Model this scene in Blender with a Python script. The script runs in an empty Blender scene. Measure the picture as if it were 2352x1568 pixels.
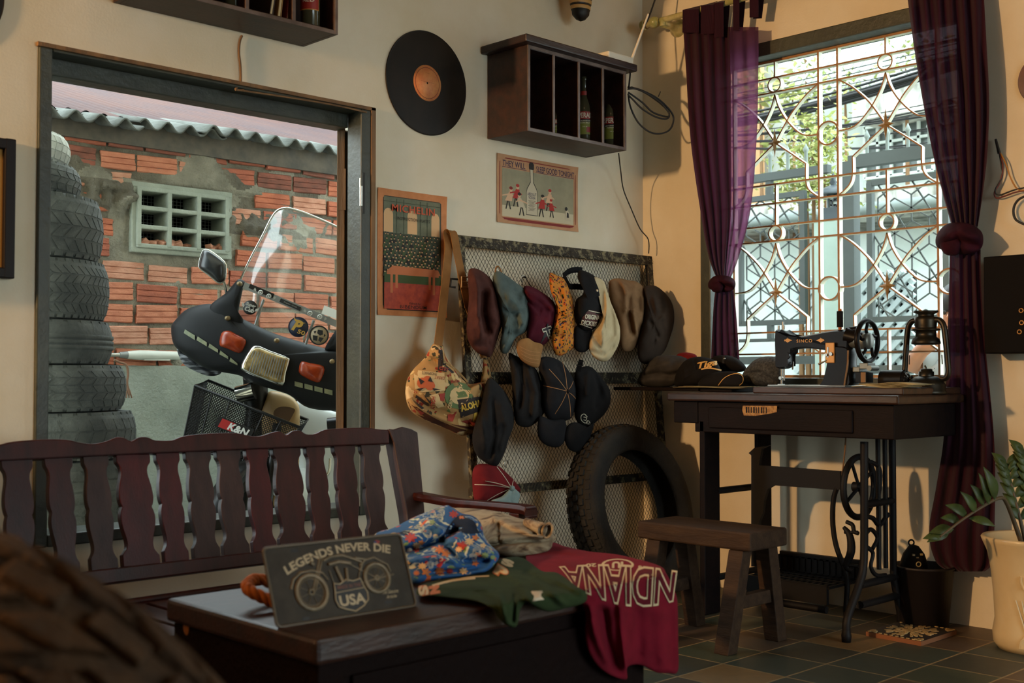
import bpy, math, random
from mathutils import Vector, Matrix, noise
V = Vector
random.seed(7)
SC = bpy.context.scene
COL = SC.collection
R = math.radians
# ---------------------------------------------------------------- camera
FPX, CX, CY, HZ = 2720.0, 1176.0, 784.0, 864.0
H = 0.82
TH = math.atan(2799 / 2720.0)
PITCH = math.atan((HZ - CY) / FPX)
fh = V((math.cos(TH), math.sin(TH), 0)); rt = V((math.sin(TH), -math.cos(TH), 0))
CAM = -(rt * 0.545 + fh * 4.91) + V((0, 0, H))
fw = fh * math.cos(PITCH) + V((0, 0, math.sin(PITCH)))
up = rt.cross(fw)
def ray(px, py): return fw + rt * ((px - CX) / FPX) + up * ((CY - py) / FPX)
def pY(px, py, y): d = ray(px, py); return CAM + d * ((y - CAM.y) / d.y)
def pX(px, py, x): d = ray(px, py); return CAM + d * ((x - CAM.x) / d.x)
def pZ(px, py, z): d = ray(px, py); return CAM + d * ((z - CAM.z) / d.z)
def pD(px, py, t): return CAM + ray(px, py) * t
def pP(px, py, o, n):
    d = ray(px, py); return CAM + d * ((V(o) - CAM).dot(V(n)) / d.dot(V(n)))
cd = bpy.data.cameras.new('camera'); cam = bpy.data.objects.new('camera', cd); COL.objects.link(cam)
cam.location = CAM; cam.rotation_euler = Matrix((rt, up, -fw)).transposed().to_euler()
cd.sensor_width = 36; cd.lens = FPX / 2352 * 36; cd.clip_start = 0.02; cd.clip_end = 200
cd.dof.use_dof = True; cd.dof.focus_distance = 4.4; cd.dof.aperture_fstop = 4.5
SC.camera = cam
# ---------------------------------------------------------------- object helpers
WM = {}
def tag(o, label=None, cat=None, group=None, kind=None):
    for k, v in (('label', label), ('category', cat), ('group', group), ('kind', kind)):
        if v: o[k] = v
    return o
def thing(name, label, cat, loc=(0, 0, 0), group=None):
    o = bpy.data.objects.new(name, None); COL.objects.link(o); o.location = loc
    o.empty_display_size = 0.05
    WM[o.name] = Matrix.Translation(V(loc)); return tag(o, label, cat, group)
def copy_tree(o, parent=None):
    c = o.copy(); COL.objects.link(c); c.parent = parent
    for ch in list(o.children): copy_tree(ch, c)
    return c
# ---------------------------------------------------------------- materials
def lin(c):
    if isinstance(c, str): c = [int(c[i:i + 2], 16) / 255 for i in (0, 2, 4)]
    return [x / 12.92 if x <= 0.04045 else ((x + 0.055) / 1.055) ** 2.4 for x in c] + [1]
MAT = {}
class NT:
    def __init__(s, m): s.t = m.node_tree; s.n = s.t.nodes; s.l = s.t.links
    def new(s, ty, **k):
        n = s.n.new(ty)
        for a, b in k.items(): setattr(n, a, b)
        return n
    def lk(s, a, b): s.l.new(a, b)
    def coord(s, scale=(1, 1, 1), out='Object'):
        c = s.new('ShaderNodeTexCoord'); m = s.new('ShaderNodeMapping'); m.inputs['Scale'].default_value = scale
        s.lk(c.outputs[out], m.inputs[0]); return m.outputs[0]
    def noise(s, vec, scale, detail=4, rough=0.6, dist=0):
        n = s.new('ShaderNodeTexNoise'); n.inputs['Scale'].default_value = scale; n.inputs['Detail'].default_value = detail
        n.inputs['Roughness'].default_value = rough; n.inputs['Distortion'].default_value = dist; s.lk(vec, n.inputs['Vector']); return n
    def ramp(s, fac, stops, interp='LINEAR'):
        r = s.new('ShaderNodeValToRGB'); cr = r.color_ramp; cr.interpolation = interp
        while len(cr.elements) < len(stops): cr.elements.new(0.5)
        for e, (p, c) in zip(cr.elements, stops): e.position = p; e.color = lin(c)
        s.lk(fac, r.inputs[0]); return r.outputs[0]
    def mix(s, fac, a, b, mode='MIX'):
        n = s.new('ShaderNodeMix', data_type='RGBA', blend_type=mode)
        for i, x in ((0, fac), (6, a), (7, b)):
            if hasattr(x, 'links'): s.lk(x, n.inputs[i])
            else: n.inputs[i].default_value = x
        return n.outputs[2]
def newmat(name):
    m = bpy.data.materials.new(name); m.use_nodes = True; MAT[name] = m
    nt = NT(m); b = nt.n['Principled BSDF']; return m, nt, b
def mat(name, c, rough=0.6, metal=0, c2=None, sc=8, bump=0, bsc=60, stretch=(1, 1, 1), spec=0.5, lo=0.35, hi=0.65, sheen=0, emit=0, bd=0.02, trans=0, ior=1.45, alpha=1, detail=5):
    """base colour, optionally mottled to c2 by noise, with a fine bump"""
    m, nt, b = newmat(name)
    b.inputs['Roughness'].default_value = rough; b.inputs['Metallic'].default_value = metal
    b.inputs['Specular IOR Level'].default_value = spec
    b.inputs['Base Color'].default_value = lin(c)
    if trans: b.inputs['Transmission Weight'].default_value = trans; b.inputs['IOR'].default_value = ior
    if sheen: b.inputs['Sheen Weight'].default_value = sheen
    if alpha < 1: b.inputs['Alpha'].default_value = alpha
    if emit: b.inputs['Emission Color'].default_value = lin(c); b.inputs['Emission Strength'].default_value = emit
    if c2 or bump: vec = nt.coord(stretch)
    if c2:
        n = nt.noise(vec, sc, detail); nt.lk(nt.ramp(n.outputs[0], [(lo, c), (hi, c2)]), b.inputs['Base Color'])
    if bump:
        n2 = nt.noise(vec, bsc, 3); bp = nt.new('ShaderNodeBump'); bp.inputs['Strength'].default_value = bump
        bp.inputs['Distance'].default_value = bd; nt.lk(n2.outputs[0], bp.inputs['Height']); nt.lk(bp.outputs[0], b.inputs['Normal'])
    return m
# ---------------------------------------------------------------- mesh builder
def frame_axes(d):
    d = V(d).normalized(); a = V((0, 0, 1)) if abs(d.z) < 0.9 else V((1, 0, 0))
    x = a.cross(d).normalized(); return x, d.cross(x), d
def mtx(o, x, y, z):
    m = Matrix((x, y, z)).transposed().to_4x4(); m.translation = V(o); return m
class MB:
    def __init__(s): s.v = []; s.f = []; s.m = []; s.sm = []; s.cur = 0; s.smooth = False
    def add(s, vs, fs, smooth=None, mi=None):
        k = len(s.v); s.v.extend([V(p) for p in vs])
        for f in fs:
            s.f.append([i + k for i in f]); s.m.append(s.cur if mi is None else mi); s.sm.append(s.smooth if smooth is None else smooth)
        return s
    def box(s, c, size, M=None):
        hx, hy, hz = [q / 2 for q in size]; c = V(c)
        vs = [V((x, y, z)) for z in (-hz, hz) for y in (-hy, hy) for x in (-hx, hx)]
        vs = [c + (M @ p if M else p) for p in vs]
        return s.add(vs, [(0, 2, 3, 1), (4, 5, 7, 6), (0, 1, 5, 4), (2, 6, 7, 3), (0, 4, 6, 2), (1, 3, 7, 5)], False)
    def bb(s, lo, hi):
        lo, hi = V(lo), V(hi); return s.box((lo + hi) / 2, [abs(q) for q in (hi - lo)])
    def hexa(s, p):   # 8 points: bottom ring 4, top ring 4
        return s.add(p, [(3, 2, 1, 0), (4, 5, 6, 7), (0, 1, 5, 4), (1, 2, 6, 5), (2, 3, 7, 6), (3, 0, 4, 7)], False)
    def bar(s, a, b, w, h, upv=(0, 0, 1)):
        a, b = V(a), V(b); d = (b - a); L = d.length; d.normalize(); x = d.cross(V(upv))
        if x.length < 1e-5: x = d.cross(V((1, 0, 0)))
        x.normalize(); y = x.cross(d)
        return s.box((a + b) / 2, (w, L, h), Matrix((x, d, y)).transposed())
    def loft(s, rings, cap=True, closed=False, smooth=True):
        n = len(rings[0]); vs = [p for r in rings for p in r]; fs = []; m = len(rings)
        for i in range(m if closed else m - 1):
            for j in range(n):
                a, b = i * n + j, i * n + (j + 1) % n; c, d = ((i + 1) % m) * n + (j + 1) % n, ((i + 1) % m) * n + j
                fs.append((a, b, c, d))
        s.add(vs, fs, smooth)
        if cap and not closed:
            s.add(rings[0], [list(range(n))[::-1]], False); s.add(rings[-1], [list(range(n))], False)
        return s
    def tube(s, pts, r, n=8, closed=False, cap=True, flat=1.0, upv=None, smooth=True):
        pts = [V(p) for p in pts]; m = len(pts); rs = r if isinstance(r, (list, tuple)) else [r] * m; rings = []; px = None
        for i, p in enumerate(pts):
            a = pts[(i - 1) % m] if (i > 0 or closed) else p; b = pts[(i + 1) % m] if (i < m - 1 or closed) else p
            d = (b - a).normalized()
            if upv is not None: x = d.cross(V(upv)).normalized()
            elif px is None: x = frame_axes(d)[0]
            else:
                x = px - d * px.dot(d); x = x.normalized() if x.length > 1e-6 else frame_axes(d)[0]
            y = d.cross(x).normalized(); px = x
            rings.append([p + x * (math.cos(k * 2 * math.pi / n + (math.pi / 4 if n == 4 else 0)) * rs[i]) + y * (math.sin(k * 2 * math.pi / n + (math.pi / 4 if n == 4 else 0)) * rs[i] * flat) for k in range(n)])
        return s.loft(rings, cap, closed, smooth and n > 4)
    def lathe(s, prof, M=None, n=24, cap=True, arc=2 * math.pi, smooth=True):
        M = M or Matrix(); rings = [[M @ V((r * math.cos(k * 2 * math.pi / n), r * math.sin(k * 2 * math.pi / n), z)) for k in range(n)] for r, z in prof]
        return s.loft(rings, cap, False, smooth)
    def prism(s, poly, M, depth, smooth=False):
        n = len(poly); a = [M @ V((x, y, 0)) for x, y in poly]; b = [M @ V((x, y, depth)) for x, y in poly]
        s.add(a + b, [list(range(n))[::-1], [n + i for i in range(n)]], False)
        return s.add(a + b, [(i, (i + 1) % n, n + (i + 1) % n, n + i) for i in range(n)], smooth)
    def poly(s, pts, mi=None): return s.add(pts, [list(range(len(pts)))], False, mi)
    def grid(s, fn, nu, nv, smooth=True, wu=False):
        vs = [fn(i / nu, j / nv) for i in range(nu + 1) for j in range(nv + 1)]; w = nv + 1
        return s.add(vs, [(i * w + j, (i + 1) * w + j, (i + 1) * w + j + 1, i * w + j + 1) for i in range(nu) for j in range(nv)], smooth)
    def mesh(s, other, M=None):
        k = len(s.v); s.v.extend([(M @ p if M else p.copy()) for p in other.v]); s.f.extend([[i + k for i in f] for f in other.f]); s.m.extend(other.m); s.sm.extend(other.sm); return s
    def build(s, name, mats, parent=None, bevel=0, sub=0, solid=0, wn=False, merge=False):
        me = bpy.data.meshes.new(name); T = WM.get(parent.name) if parent else None
        vs = s.v
        if T is not None:
            Ti = T.inverted(); vs = [Ti @ p for p in vs]
        me.from_pydata([tuple(p) for p in vs], [], s.f)
        ms = mats if isinstance(mats, (list, tuple)) else [mats]
        for q in ms: me.materials.append(MAT[q])
        if len(ms) > 1: me.polygons.foreach_set('material_index', s.m)
        me.polygons.foreach_set('use_smooth', s.sm); me.validate(); me.update()
        if merge:
            import bmesh
            bm = bmesh.new(); bm.from_mesh(me); bmesh.ops.remove_doubles(bm, verts=bm.verts, dist=1e-5); bm.to_mesh(me); bm.free()
        o = bpy.data.objects.new(name, me); COL.objects.link(o)
        if parent: o.parent = parent; WM[o.name] = T if T is not None else Matrix()
        else: WM[o.name] = Matrix()
        if solid: q = o.modifiers.new('s', 'SOLIDIFY'); q.thickness = solid; q.offset = -1
        if bevel: q = o.modifiers.new('b', 'BEVEL'); q.width = bevel; q.segments = 2; q.limit_method = 'ANGLE'; q.angle_limit = R(40)
        if sub: q = o.modifiers.new('u', 'SUBSURF'); q.levels = q.render_levels = sub
        return o
def rebase(o, loc):
    """move a single-mesh thing's origin to its base"""
    loc = V(loc); o.data.transform(Matrix.Translation(-loc)); o.location = loc; return o
def single(mb, name, mats, label, cat, group=None, kind=None, **k):
    o = mb.build(name, mats, None, **k)
    if mb.v:
        lo = [min(p[i] for p in mb.v) for i in range(3)]; hi = [max(p[i] for p in mb.v) for i in range(3)]
        rebase(o, ((lo[0] + hi[0]) / 2, (lo[1] + hi[1]) / 2, lo[2]))
    return tag(o, label, cat, group, kind)
def struct(mb, name, mats, **k): return tag(mb.build(name, mats, None, **k), kind='structure')
def crom(pts, n=6, closed=False):
    pts = [V(p) for p in pts]; m = len(pts); out = []
    for i in range(m if closed else m - 1):
        if closed: a, b, c, d = pts[(i - 1) % m], pts[i], pts[(i + 1) % m], pts[(i + 2) % m]
        else: a, b, c, d = pts[max(i - 1, 0)], pts[i], pts[i + 1], pts[min(i + 2, m - 1)]
        for k in range(n):
            t = k / n; out.append(0.5 * ((2 * b) + (c - a) * t + (2 * a - 5 * b + 4 * c - d) * t * t + (3 * b - a - 3 * c + d) * t ** 3))
    if not closed: out.append(pts[-1].copy())
    return out
def circ(c, x, y, r, n=32, a0=0, a1=2 * math.pi, ry=None):
    k = n if abs(a1 - a0 - 2 * math.pi) < 1e-6 else n + 1; ry = r if ry is None else ry
    return [V(c) + V(x) * (r * math.cos(a0 + (a1 - a0) * i / n)) + V(y) * (ry * math.sin(a0 + (a1 - a0) * i / n)) for i in range(k)]
_tc = {}
def text_mb(txt, size=1.0, bold=0.0, align='CENTER', shear=0, space=1.0, depth=0.0, sx=1.0):
    """lettering as an MB lying in local xy, centred on the origin"""
    c = bpy.data.curves.new('t', 'FONT'); c.body = txt; c.size = size; c.align_x = align; c.align_y = 'CENTER'; c.offset = bold; c.shear = shear
    c.space_character = space; c.extrude = depth; c.resolution_u = 3
    o = bpy.data.objects.new('t', c); me = bpy.data.meshes.new_from_object(o)
    mb = MB(); mb.v = [V((v.co.x * sx, v.co.y, v.co.z)) for v in me.vertices]
    for p in me.polygons: mb.f.append(list(p.vertices)); mb.m.append(0); mb.sm.append(False)
    bpy.data.objects.remove(o); bpy.data.curves.remove(c); bpy.data.meshes.remove(me)
    return mb
def fit_text(txt, w, h=None, **k):
    """lettering scaled to width w (and height h)"""
    mb = text_mb(txt, 1.0, **k); xs = [p.x for p in mb.v]; ys = [p.y for p in mb.v]
    if not xs: return mb
    cx, cy = (min(xs) + max(xs)) / 2, (min(ys) + max(ys)) / 2; fx = w / (max(xs) - min(xs)); fy = fx if h is None else h / (max(ys) - min(ys))
    mb.v = [V(((p.x - cx) * fx, (p.y - cy) * fy, p.z)) for p in mb.v]; return mb
def put(mb, src, M, mi):
    k = len(mb.f); mb.mesh(src, M)
    for i in range(k, len(mb.f)): mb.m[i] = mi
def warp(src, fn):
    o = MB(); o.v = [fn(p) for p in src.v]; o.f = src.f; o.m = src.m; o.sm = src.sm; return o
# ================================================================ materials of the place
def tile_floor():
    m, nt, b = newmat('floor_tile'); T = 0.208
    c = nt.new('ShaderNodeTexCoord'); mp = nt.new('ShaderNodeMapping'); mp.inputs['Location'].default_value = (0.59 / T + 40, 1.325 / T + 40, 0); mp.inputs['Scale'].default_value = (1 / T, 1 / T, 0)
    nt.lk(c.outputs['Object'], mp.inputs[0]); nz = nt.noise(mp.outputs[0], 3, 2)
    fl = nt.new('ShaderNodeVectorMath', operation='FLOOR'); nt.lk(mp.outputs[0], fl.inputs[0])
    fr = nt.new('ShaderNodeVectorMath', operation='FRACTION'); nt.lk(mp.outputs[0], fr.inputs[0])
    wn = nt.new('ShaderNodeTexWhiteNoise'); nt.lk(fl.outputs[0], wn.inputs[0])
    col = nt.ramp(wn.outputs[0], [(0, '4c4f44'), (0.22, '5c4e3d'), (0.42, '535b48'), (0.6, '675443'), (0.78, '4a554c'), (0.955, '9c7c50')], 'CONSTANT')
    n2 = nt.noise(nt.coord((1, 1, 1)), 30, 6, 0.7); col = nt.mix(0.6, col, nt.ramp(n2.outputs[0], [(0.3, '241f1a'), (0.7, '6f6553')]), 'OVERLAY')
    sx = nt.new('ShaderNodeSeparateXYZ'); nt.lk(fr.outputs[0], sx.inputs[0]); ds = []
    for i in (0, 1):
        a = nt.new('ShaderNodeMath', operation='SUBTRACT'); nt.lk(sx.outputs[i], a.inputs[0]); a.inputs[1].default_value = 0.5
        d = nt.new('ShaderNodeMath', operation='ABSOLUTE'); nt.lk(a.outputs[0], d.inputs[0]); ds.append(d)
    mx = nt.new('ShaderNodeMath', operation='MAXIMUM'); nt.lk(ds[0].outputs[0], mx.inputs[0]); nt.lk(ds[1].outputs[0], mx.inputs[1])
    ad = nt.new('ShaderNodeMath', operation='MULTIPLY_ADD'); nt.lk(nz.outputs[0], ad.inputs[0]); ad.inputs[1].default_value = 0.012; nt.lk(mx.outputs[0], ad.inputs[2])
    g = nt.ramp(ad.outputs[0], [(0.489, '000000'), (0.496, 'ffffff')])
    nt.lk(nt.mix(g, col, lin('8a7450')), b.inputs['Base Color'])
    b.inputs['Roughness'].default_value = 0.5
    bp = nt.new('ShaderNodeBump'); bp.inputs['Strength'].default_value = 0.4; bp.inputs['Distance'].default_value = 0.004
    h = nt.mix(0.5, g, n2.outputs[1], 'SUBTRACT'); nt.lk(h, bp.inputs['Height']); bp.invert = True; nt.lk(bp.outputs[0], b.inputs['Normal'])
tile_floor()
mat('plaster', 'd8ceb8', 0.85, c2='cfc2a6', sc=3, bump=0.12, bsc=140, bd=0.004)
mat('ceiling_paint', '6e665a', 0.9); mat('dark_wall', '4a4038', 0.9)
mat('green_paint', '35382c', 0.5, c2='262a22', sc=9, bump=0.35, bsc=45, bd=0.006)
mat('frame_dark', '3a3a30', 0.5, c2='2a2b25', sc=6, bump=0.2, bsc=50, bd=0.004)
mat('raw_wood_edge', '80603e', 0.8, c2='5c4229', sc=12, stretch=(1, 1, 0.15), bump=0.2)
mat('mortar', '8d8878', 0.95, c2='6c685c', sc=7, bump=0.7, bsc=55, bd=0.02)
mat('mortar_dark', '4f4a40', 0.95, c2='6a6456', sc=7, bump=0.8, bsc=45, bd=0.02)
for i, (a, c) in enumerate((('b4694c', '9a563e'), ('c07d60', 'a8654c'), ('a45c45', '854a38'), ('c39078', 'a87058'), ('8a5040', '664034'))):
    mat('brick%d' % i, a, 0.9, c2=c, sc=14, stretch=(1, 1, 2.5), bump=0.5, bsc=60, bd=0.008)
mat('concrete', '9aa093', 0.95, c2='80867b', sc=4, bump=0.5, bsc=70, bd=0.008)
mat('concrete_ground', '8a8a80', 0.9, c2='74756d', sc=3, bump=0.3)
mat('fibre_cement', '656863', 0.9, c2='4a4b46', spec=.2, sc=11, stretch=(1, 0.3, 1), bump=0.3)
mat('fibre_edge', '4a4640', 0.9, c2='5f574c', sc=14)
mat('rust_roof', '523c37', 0.9, spec=.15, c2='46393a', sc=2.5, bump=0.2)
mat('white_plank', '8f9492', 0.85, c2='7c817f', sc=7, stretch=(1, 1, 0.1))
mat('pink_block', 'b4726a', 0.9)
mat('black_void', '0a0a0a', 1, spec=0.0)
mat('gate_grey', '3f4644', 0.6, c2='373d3b', sc=5)
mat('gate_light', '78827e', 0.6)
mat('grille_cream', 'd4d2bd', 0.5, c2='bdb8a0', sc=12)
mat('grille_edge', '8f6334', 0.55, c2='a67a48', sc=20)
mat('star_gold', '9b7440', 0.45, 0.2)
mat('house_white', 'b4bdb8', 0.9, c2='a4aea8', sc=3)
mat('house_peach', 'd9a578', 0.9)
mat('trellis_white', 'bcc5bf', 0.8)
mat('breeze_grey', 'a9b4b4', 0.85, c2='8f9a9b', sc=5)
mat('pillar_grey', '9db0a8', 0.85, c2='93a59e', sc=4)
mat('weather_slab', 'c9c9c0', 0.9, c2='6d6c64', sc=9, stretch=(1, 1, 0.35))
mat('leaf_light', '9aa05a', 0.8, c2='6f7c3c', sc=10)
mat('leaf_pale', 'b4b07c', 0.8, c2='8a8f50', sc=10)
mat('cable_black', '141414', 0.6)
mat('window_dark', '5a625f', 0.4)
mat('paving', '9a9d97', 0.9, c2='8a8d86', sc=3)
# ================================================================ the room shell
WT = 0.13
X0, Y0, ZC = -6.0, -5.6, 2.9
# left opening (px 110..823 on the wall plane)
oxL = pY(112, 600, 0).x; oxR = pY(824, 600, 0).x; ozT = pY(440, 192, 0).z + 0.012; ozB = pY(440, 1196, 0).z
oxLo = pY(82, 560, 0).x; oxRo = pY(846, 600, 0).x; oxRe = pY(857, 600, 0).x; ozTo = pY(440, 176, 0).z; ozBo = pY(440, 1222, 0).z
# right window
wyL = pX(1636, 700, 0).y; wyLo = pX(1613, 700, 0).y; wyR = -1.36; wyRo = -1.42
wzT = pX(1742, 133, 0).z; wzTo = pX(1781, 92, 0).z; wzB = pX(1900, 868, 0).z; wzBo = pX(1900, 892, 0).z
mb = MB(); mb.bb((X0, Y0, -0.1), (WT, WT, 0)); struct(mb, 'floor', 'floor_tile')
mb = MB(); mb.bb((X0 - WT, Y0 - WT, ZC), (WT + 0.05, WT + 0.05, ZC + 0.15)); struct(mb, 'ceiling', 'ceiling_paint')
mb = MB()
mb.bb((X0, 0, 0), (oxLo, WT, ZC)); mb.bb((oxRo, 0, 0), (0, WT, ZC)); mb.bb((oxLo, 0, ozTo), (oxRo, WT, ZC)); mb.bb((oxLo, 0, 0), (oxRo, WT, ozBo))
struct(mb, 'wall_left', 'plaster')
mb = MB()
mb.bb((0, wyLo, 0), (WT, WT, ZC)); mb.bb((0, Y0, 0), (WT, wyRo, ZC)); mb.bb((0, wyRo, wzTo), (WT, wyLo, ZC)); mb.bb((0, wyRo, 0), (WT, wyLo, wzBo))
struct(mb, 'wall_right', 'plaster')
mb = MB(); mb.bb((X0 - WT, Y0 - WT, -0.1), (X0, WT, ZC)); struct(mb, 'wall_back', 'dark_wall')
mb = MB(); dx0, dx1, dzt = -2.3, -.3, 2.2  # doorway added in the unseen front wall to let daylight in
mb.bb((X0, Y0 - WT, -0.1), (dx0, Y0, ZC)); mb.bb((dx1, Y0 - WT, -0.1), (WT, Y0, ZC)); mb.bb((dx0, Y0 - WT, dzt), (dx1, Y0, ZC)); struct(mb, 'wall_front', 'dark_wall')
mb = MB(); mb.bb((dx0 - .06, Y0 - WT, 0), (dx0, Y0 + .015, dzt)); mb.bb((dx1, Y0 - WT, 0), (dx1 + .06, Y0 + .015, dzt)); mb.bb((dx0 - .06, Y0 - WT, dzt), (dx1 + .06, Y0 + .015, dzt + .06)); struct(mb, 'trim_2', 'frame_dark')
mb = MB(); mb.bb((-9, -14, -0.12), (WT, Y0 - WT, -0.02)); struct(mb, 'ground_front', 'concrete_ground')
# left window frame
mb = MB(); mb.bb((-4.35, -1.1, 0), (-4.2, 0, 1.3)); struct(mb, 'added_lamp_block', 'dark_wall')  # unseen block added to shade chest and bench from the wall lamp
w1 = MB()
w1.bb((oxLo, -0.012, ozBo), (oxL, WT, ozTo)); w1.bb((oxR, -0.012, ozBo), (oxRo, 0.066, ozTo)); w1.bb((oxL, -0.012, ozT), (oxR, 0.06, ozTo)); w1.bb((oxL, -0.012, ozBo), (oxR, WT, ozB))
w1.bb((oxL, 0.06, ozT - 0.045), (oxR, WT, ozTo))
win1 = struct(w1, 'window_1', 'green_paint', bevel=0.004)
e = MB(); e.bb((oxRo, -0.014, ozBo - 0.02), (oxRe, 0.0, ozTo + 0.012)); e.bb((oxLo - 0.006, -0.014, ozTo), (oxRe, 0, ozTo + 0.012))
struct(e, 'trim_1', 'raw_wood_edge', bevel=0.002)
# the shutter leaf folded back outside the right jamb
lf = thing('window_shutter', 'dark green wooden window shutter folded outward with its bare wooden edge showing', 'shutter', (oxR, WT, ozB))
hx, hy = oxR - 0.004, WT + 0.0; dv = V((0.67, 0.742, 0)); nv = V((-dv.y, dv.x, 0))
def leafbox(m, a0, a1, n0, n1, z0, z1):
    o = V((pY(773, 600, 0.125).x, 0.125, 0)); P = lambda a, n, z: o + dv * a + nv * (-n) + V((0, 0, z))
    m.hexa([P(a0, n0, z0), P(a1, n0, z0), P(a1, n1, z0), P(a0, n1, z0), P(a0, n0, z1), P(a1, n0, z1), P(a1, n1, z1), P(a0, n1, z1)])
pb = pY(773, 290, 0.1).z
m_ = MB(); leafbox(m_, 0.0, 0.36, 0.0, 0.026, ozB + 0.01, pb); m_.build('leaf_panel', 'raw_wood_edge', lf, bevel=0.002)
m_ = MB(); leafbox(m_, 0.0, 0.36, 0.036, 0.052, ozB + 0.01, pb + 0.03); m_.build('leaf_panel', 'raw_wood_edge', lf, bevel=0.002)
m_ = MB(); leafbox(m_, 0.012, 0.36, 0.024, 0.038, ozB + 0.01, pb - 0.01); m_.build('leaf_core', 'green_paint', lf)
hz_ = pY(835, 440, 0).z
m_ = MB(); leafbox(m_, -0.003, 0.0, 0.004, 0.03, hz_ - 0.05, hz_ + 0.09); m_.build('hinge', 'raw_wood_edge', lf)
mat('steel', 'b9b9b0', 0.3, 0.9); mat('dark_metal', '24221f', 0.45, 0.6)
hb = thing('slide_bolt', 'small steel bolt on the dark green window jamb', 'bolt', (oxRo - 0.02, -0.012, hz_))
m_ = MB(); m_.bb((oxR + 0.004, -0.016, hz_ - 0.075), (oxR + 0.012, -0.012, hz_ + 0.06)); m_.build('plate', 'dark_metal', hb)
bx = pY(829, 440, -0.02).x
m_ = MB(); m_.tube([(bx, -0.02, pY(829, 475, 0).z), (bx, -0.02, pY(829, 430, 0).z)], 0.0055); m_.tube([(bx - 0.003, -0.02, pY(829, 432, 0).z), (bx - 0.003, -0.02, pY(829, 412, 0).z)], 0.003); m_.build('rod', 'steel', hb)
# right window frame
w2 = MB(); A, B = -0.012, WT
w2.bb((A, wyL, wzBo), (B, wyLo, wzTo)); w2.bb((A, wyRo, wzBo), (B, wyR, wzTo)); w2.bb((A + .001, wyR, wzT), (B - .001, wyL, wzTo)); w2.bb((A + .001, wyR, wzBo), (B - .001, wyL, wzB))
struct(w2, 'window_2', 'green_paint', bevel=0.004)
# ---------------------------------------------------------------- window grille
GX = 0.075
def strap(m, pts, th, dp, ax=(1, 0, 0), closed=False, split=True):
    """flat bar following pts, th thick in plane, dp deep along ax; the room-side edge is material 1"""
    pts = [V(p) for p in pts]; n = len(pts); ax = V(ax); rings = []
    for i, p in enumerate(pts):
        a = pts[(i - 1) % n] if (i or closed) else p; b = pts[(i + 1) % n] if (i < n - 1 or closed) else p
        d = (b - a).normalized(); nn = d.cross(ax).normalized() * th / 2
        rings.append([p - ax * dp / 2 - nn, p - ax * dp / 2 + nn, p + ax * dp / 2 + nn, p + ax * dp / 2 - nn])
    k = len(m.f); m.loft(rings, True, closed, False)
    if split:
        q = n if closed else n - 1
        for i in range(q): m.m[k + i * 4] = 1
gz = lambda py, px=1882: pX(px, py, GX).z
rails = [gz(158), gz(192.5), gz(410), gz(455), gz(508), gz(544), gz(760), gz(811)]
gyV1, gyV2 = pX(1884, 330, GX).y, pX(1928, 330, GX).y; gyV3 = pX(2157, 450, GX).y
gap = gyV1 - gyV2; unit = gyV2 - gyV3
gr = thing('window_grille', 'cream painted iron window grille with gold stars and rings in the window opening', 'grille', (GX, (wyL + wyR) / 2, wzB))
fr_ = MB()
for z in rails: strap(fr_, [(GX, wyL, z), (GX, wyR, z)], 0.006, 0.022)
for y in (gyV1, gyV2, gyV3, gyV3 - gap, gyV1 + unit): 
    if wyR < y < wyL: strap(fr_, [(GX, y, wzB), (GX, y, wzT)], 0.008, 0.024)
for z in (wzB + 0.006, wzT - 0.004): strap(fr_, [(GX, wyL, z), (GX, wyR, z)], 0.01, 0.022)
fr_.build('bars', ['grille_cream', 'grille_edge'], gr)
stars = []
crossc = [(-1, 0), (-.74, .072), (-.47, .18), (-.28, .278), (0, .458)]
ogive = [(0, .02), (-.09, .142), (-.28, .278), (-.55, .40), (-.76, .44), (-1, .443)]
lowerc = [(0, .458), (-.35, .57), (-.70, .685)]
foot = [(-.70, .685), (-.70, .83), (-.77, .92), (-1, 1.0)]
for yc in ((gyV2 + gyV3) / 2, gyV1 + unit / 2, gyV3 - gap - unit / 2):
    sc_ = MB()
    for zt, zb in ((rails[1], rails[3]), (rails[5], rails[7])):
        for sg in (1, -1):
            for cv in (crossc, ogive, lowerc, foot):
                P = [V((GX, yc - u * sg * unit / 2, zt + (zb - zt) * v)) for u, v in cv]
                if cv is not lowerc: P = crom(P, 5)
                P = [p for p in P if wyR - 0.02 < p.y < wyL + 0.02]
                if len(P) > 1: strap(sc_, P, 0.005, 0.02)
        if wyR < yc < wyL: stars.append((yc, zt + (zb - zt) * .458))
    for z0, z1 in ((rails[1], rails[0]), (rails[5], rails[4])):
        if wyR < yc < wyL: strap(sc_, circ((GX, yc, (z0 + z1) / 2), (0, 1, 0), (0, 0, 1), abs(z1 - z0) / 2 * .985, 24), 0.005, 0.0265, closed=True)
    if wyR < yc < wyL:
        for z0, z1 in ((rails[0], wzT), (rails[4], rails[2]), (wzB, rails[6])): strap(sc_, [(GX, yc, z0), (GX, yc, z1)], 0.006, 0.02)
    if sc_.v: sc_.build('scrollwork', ['grille_cream', 'grille_edge'], gr)
for yc in ((gyV1 + gyV2) / 2, gyV3 - gap / 2):
    for zt, zb in ((rails[1], rails[3]), (rails[5], rails[7])):
        sc_ = MB(); strap(sc_, circ((GX, yc, zt + (zb - zt) * .45), (0, 1, 0), (0, 0, 1), gap / 2 * 1.08, 28), 0.006, 0.0285, closed=True); sc_.build('ring', ['grille_cream', 'grille_edge'], gr)
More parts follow.
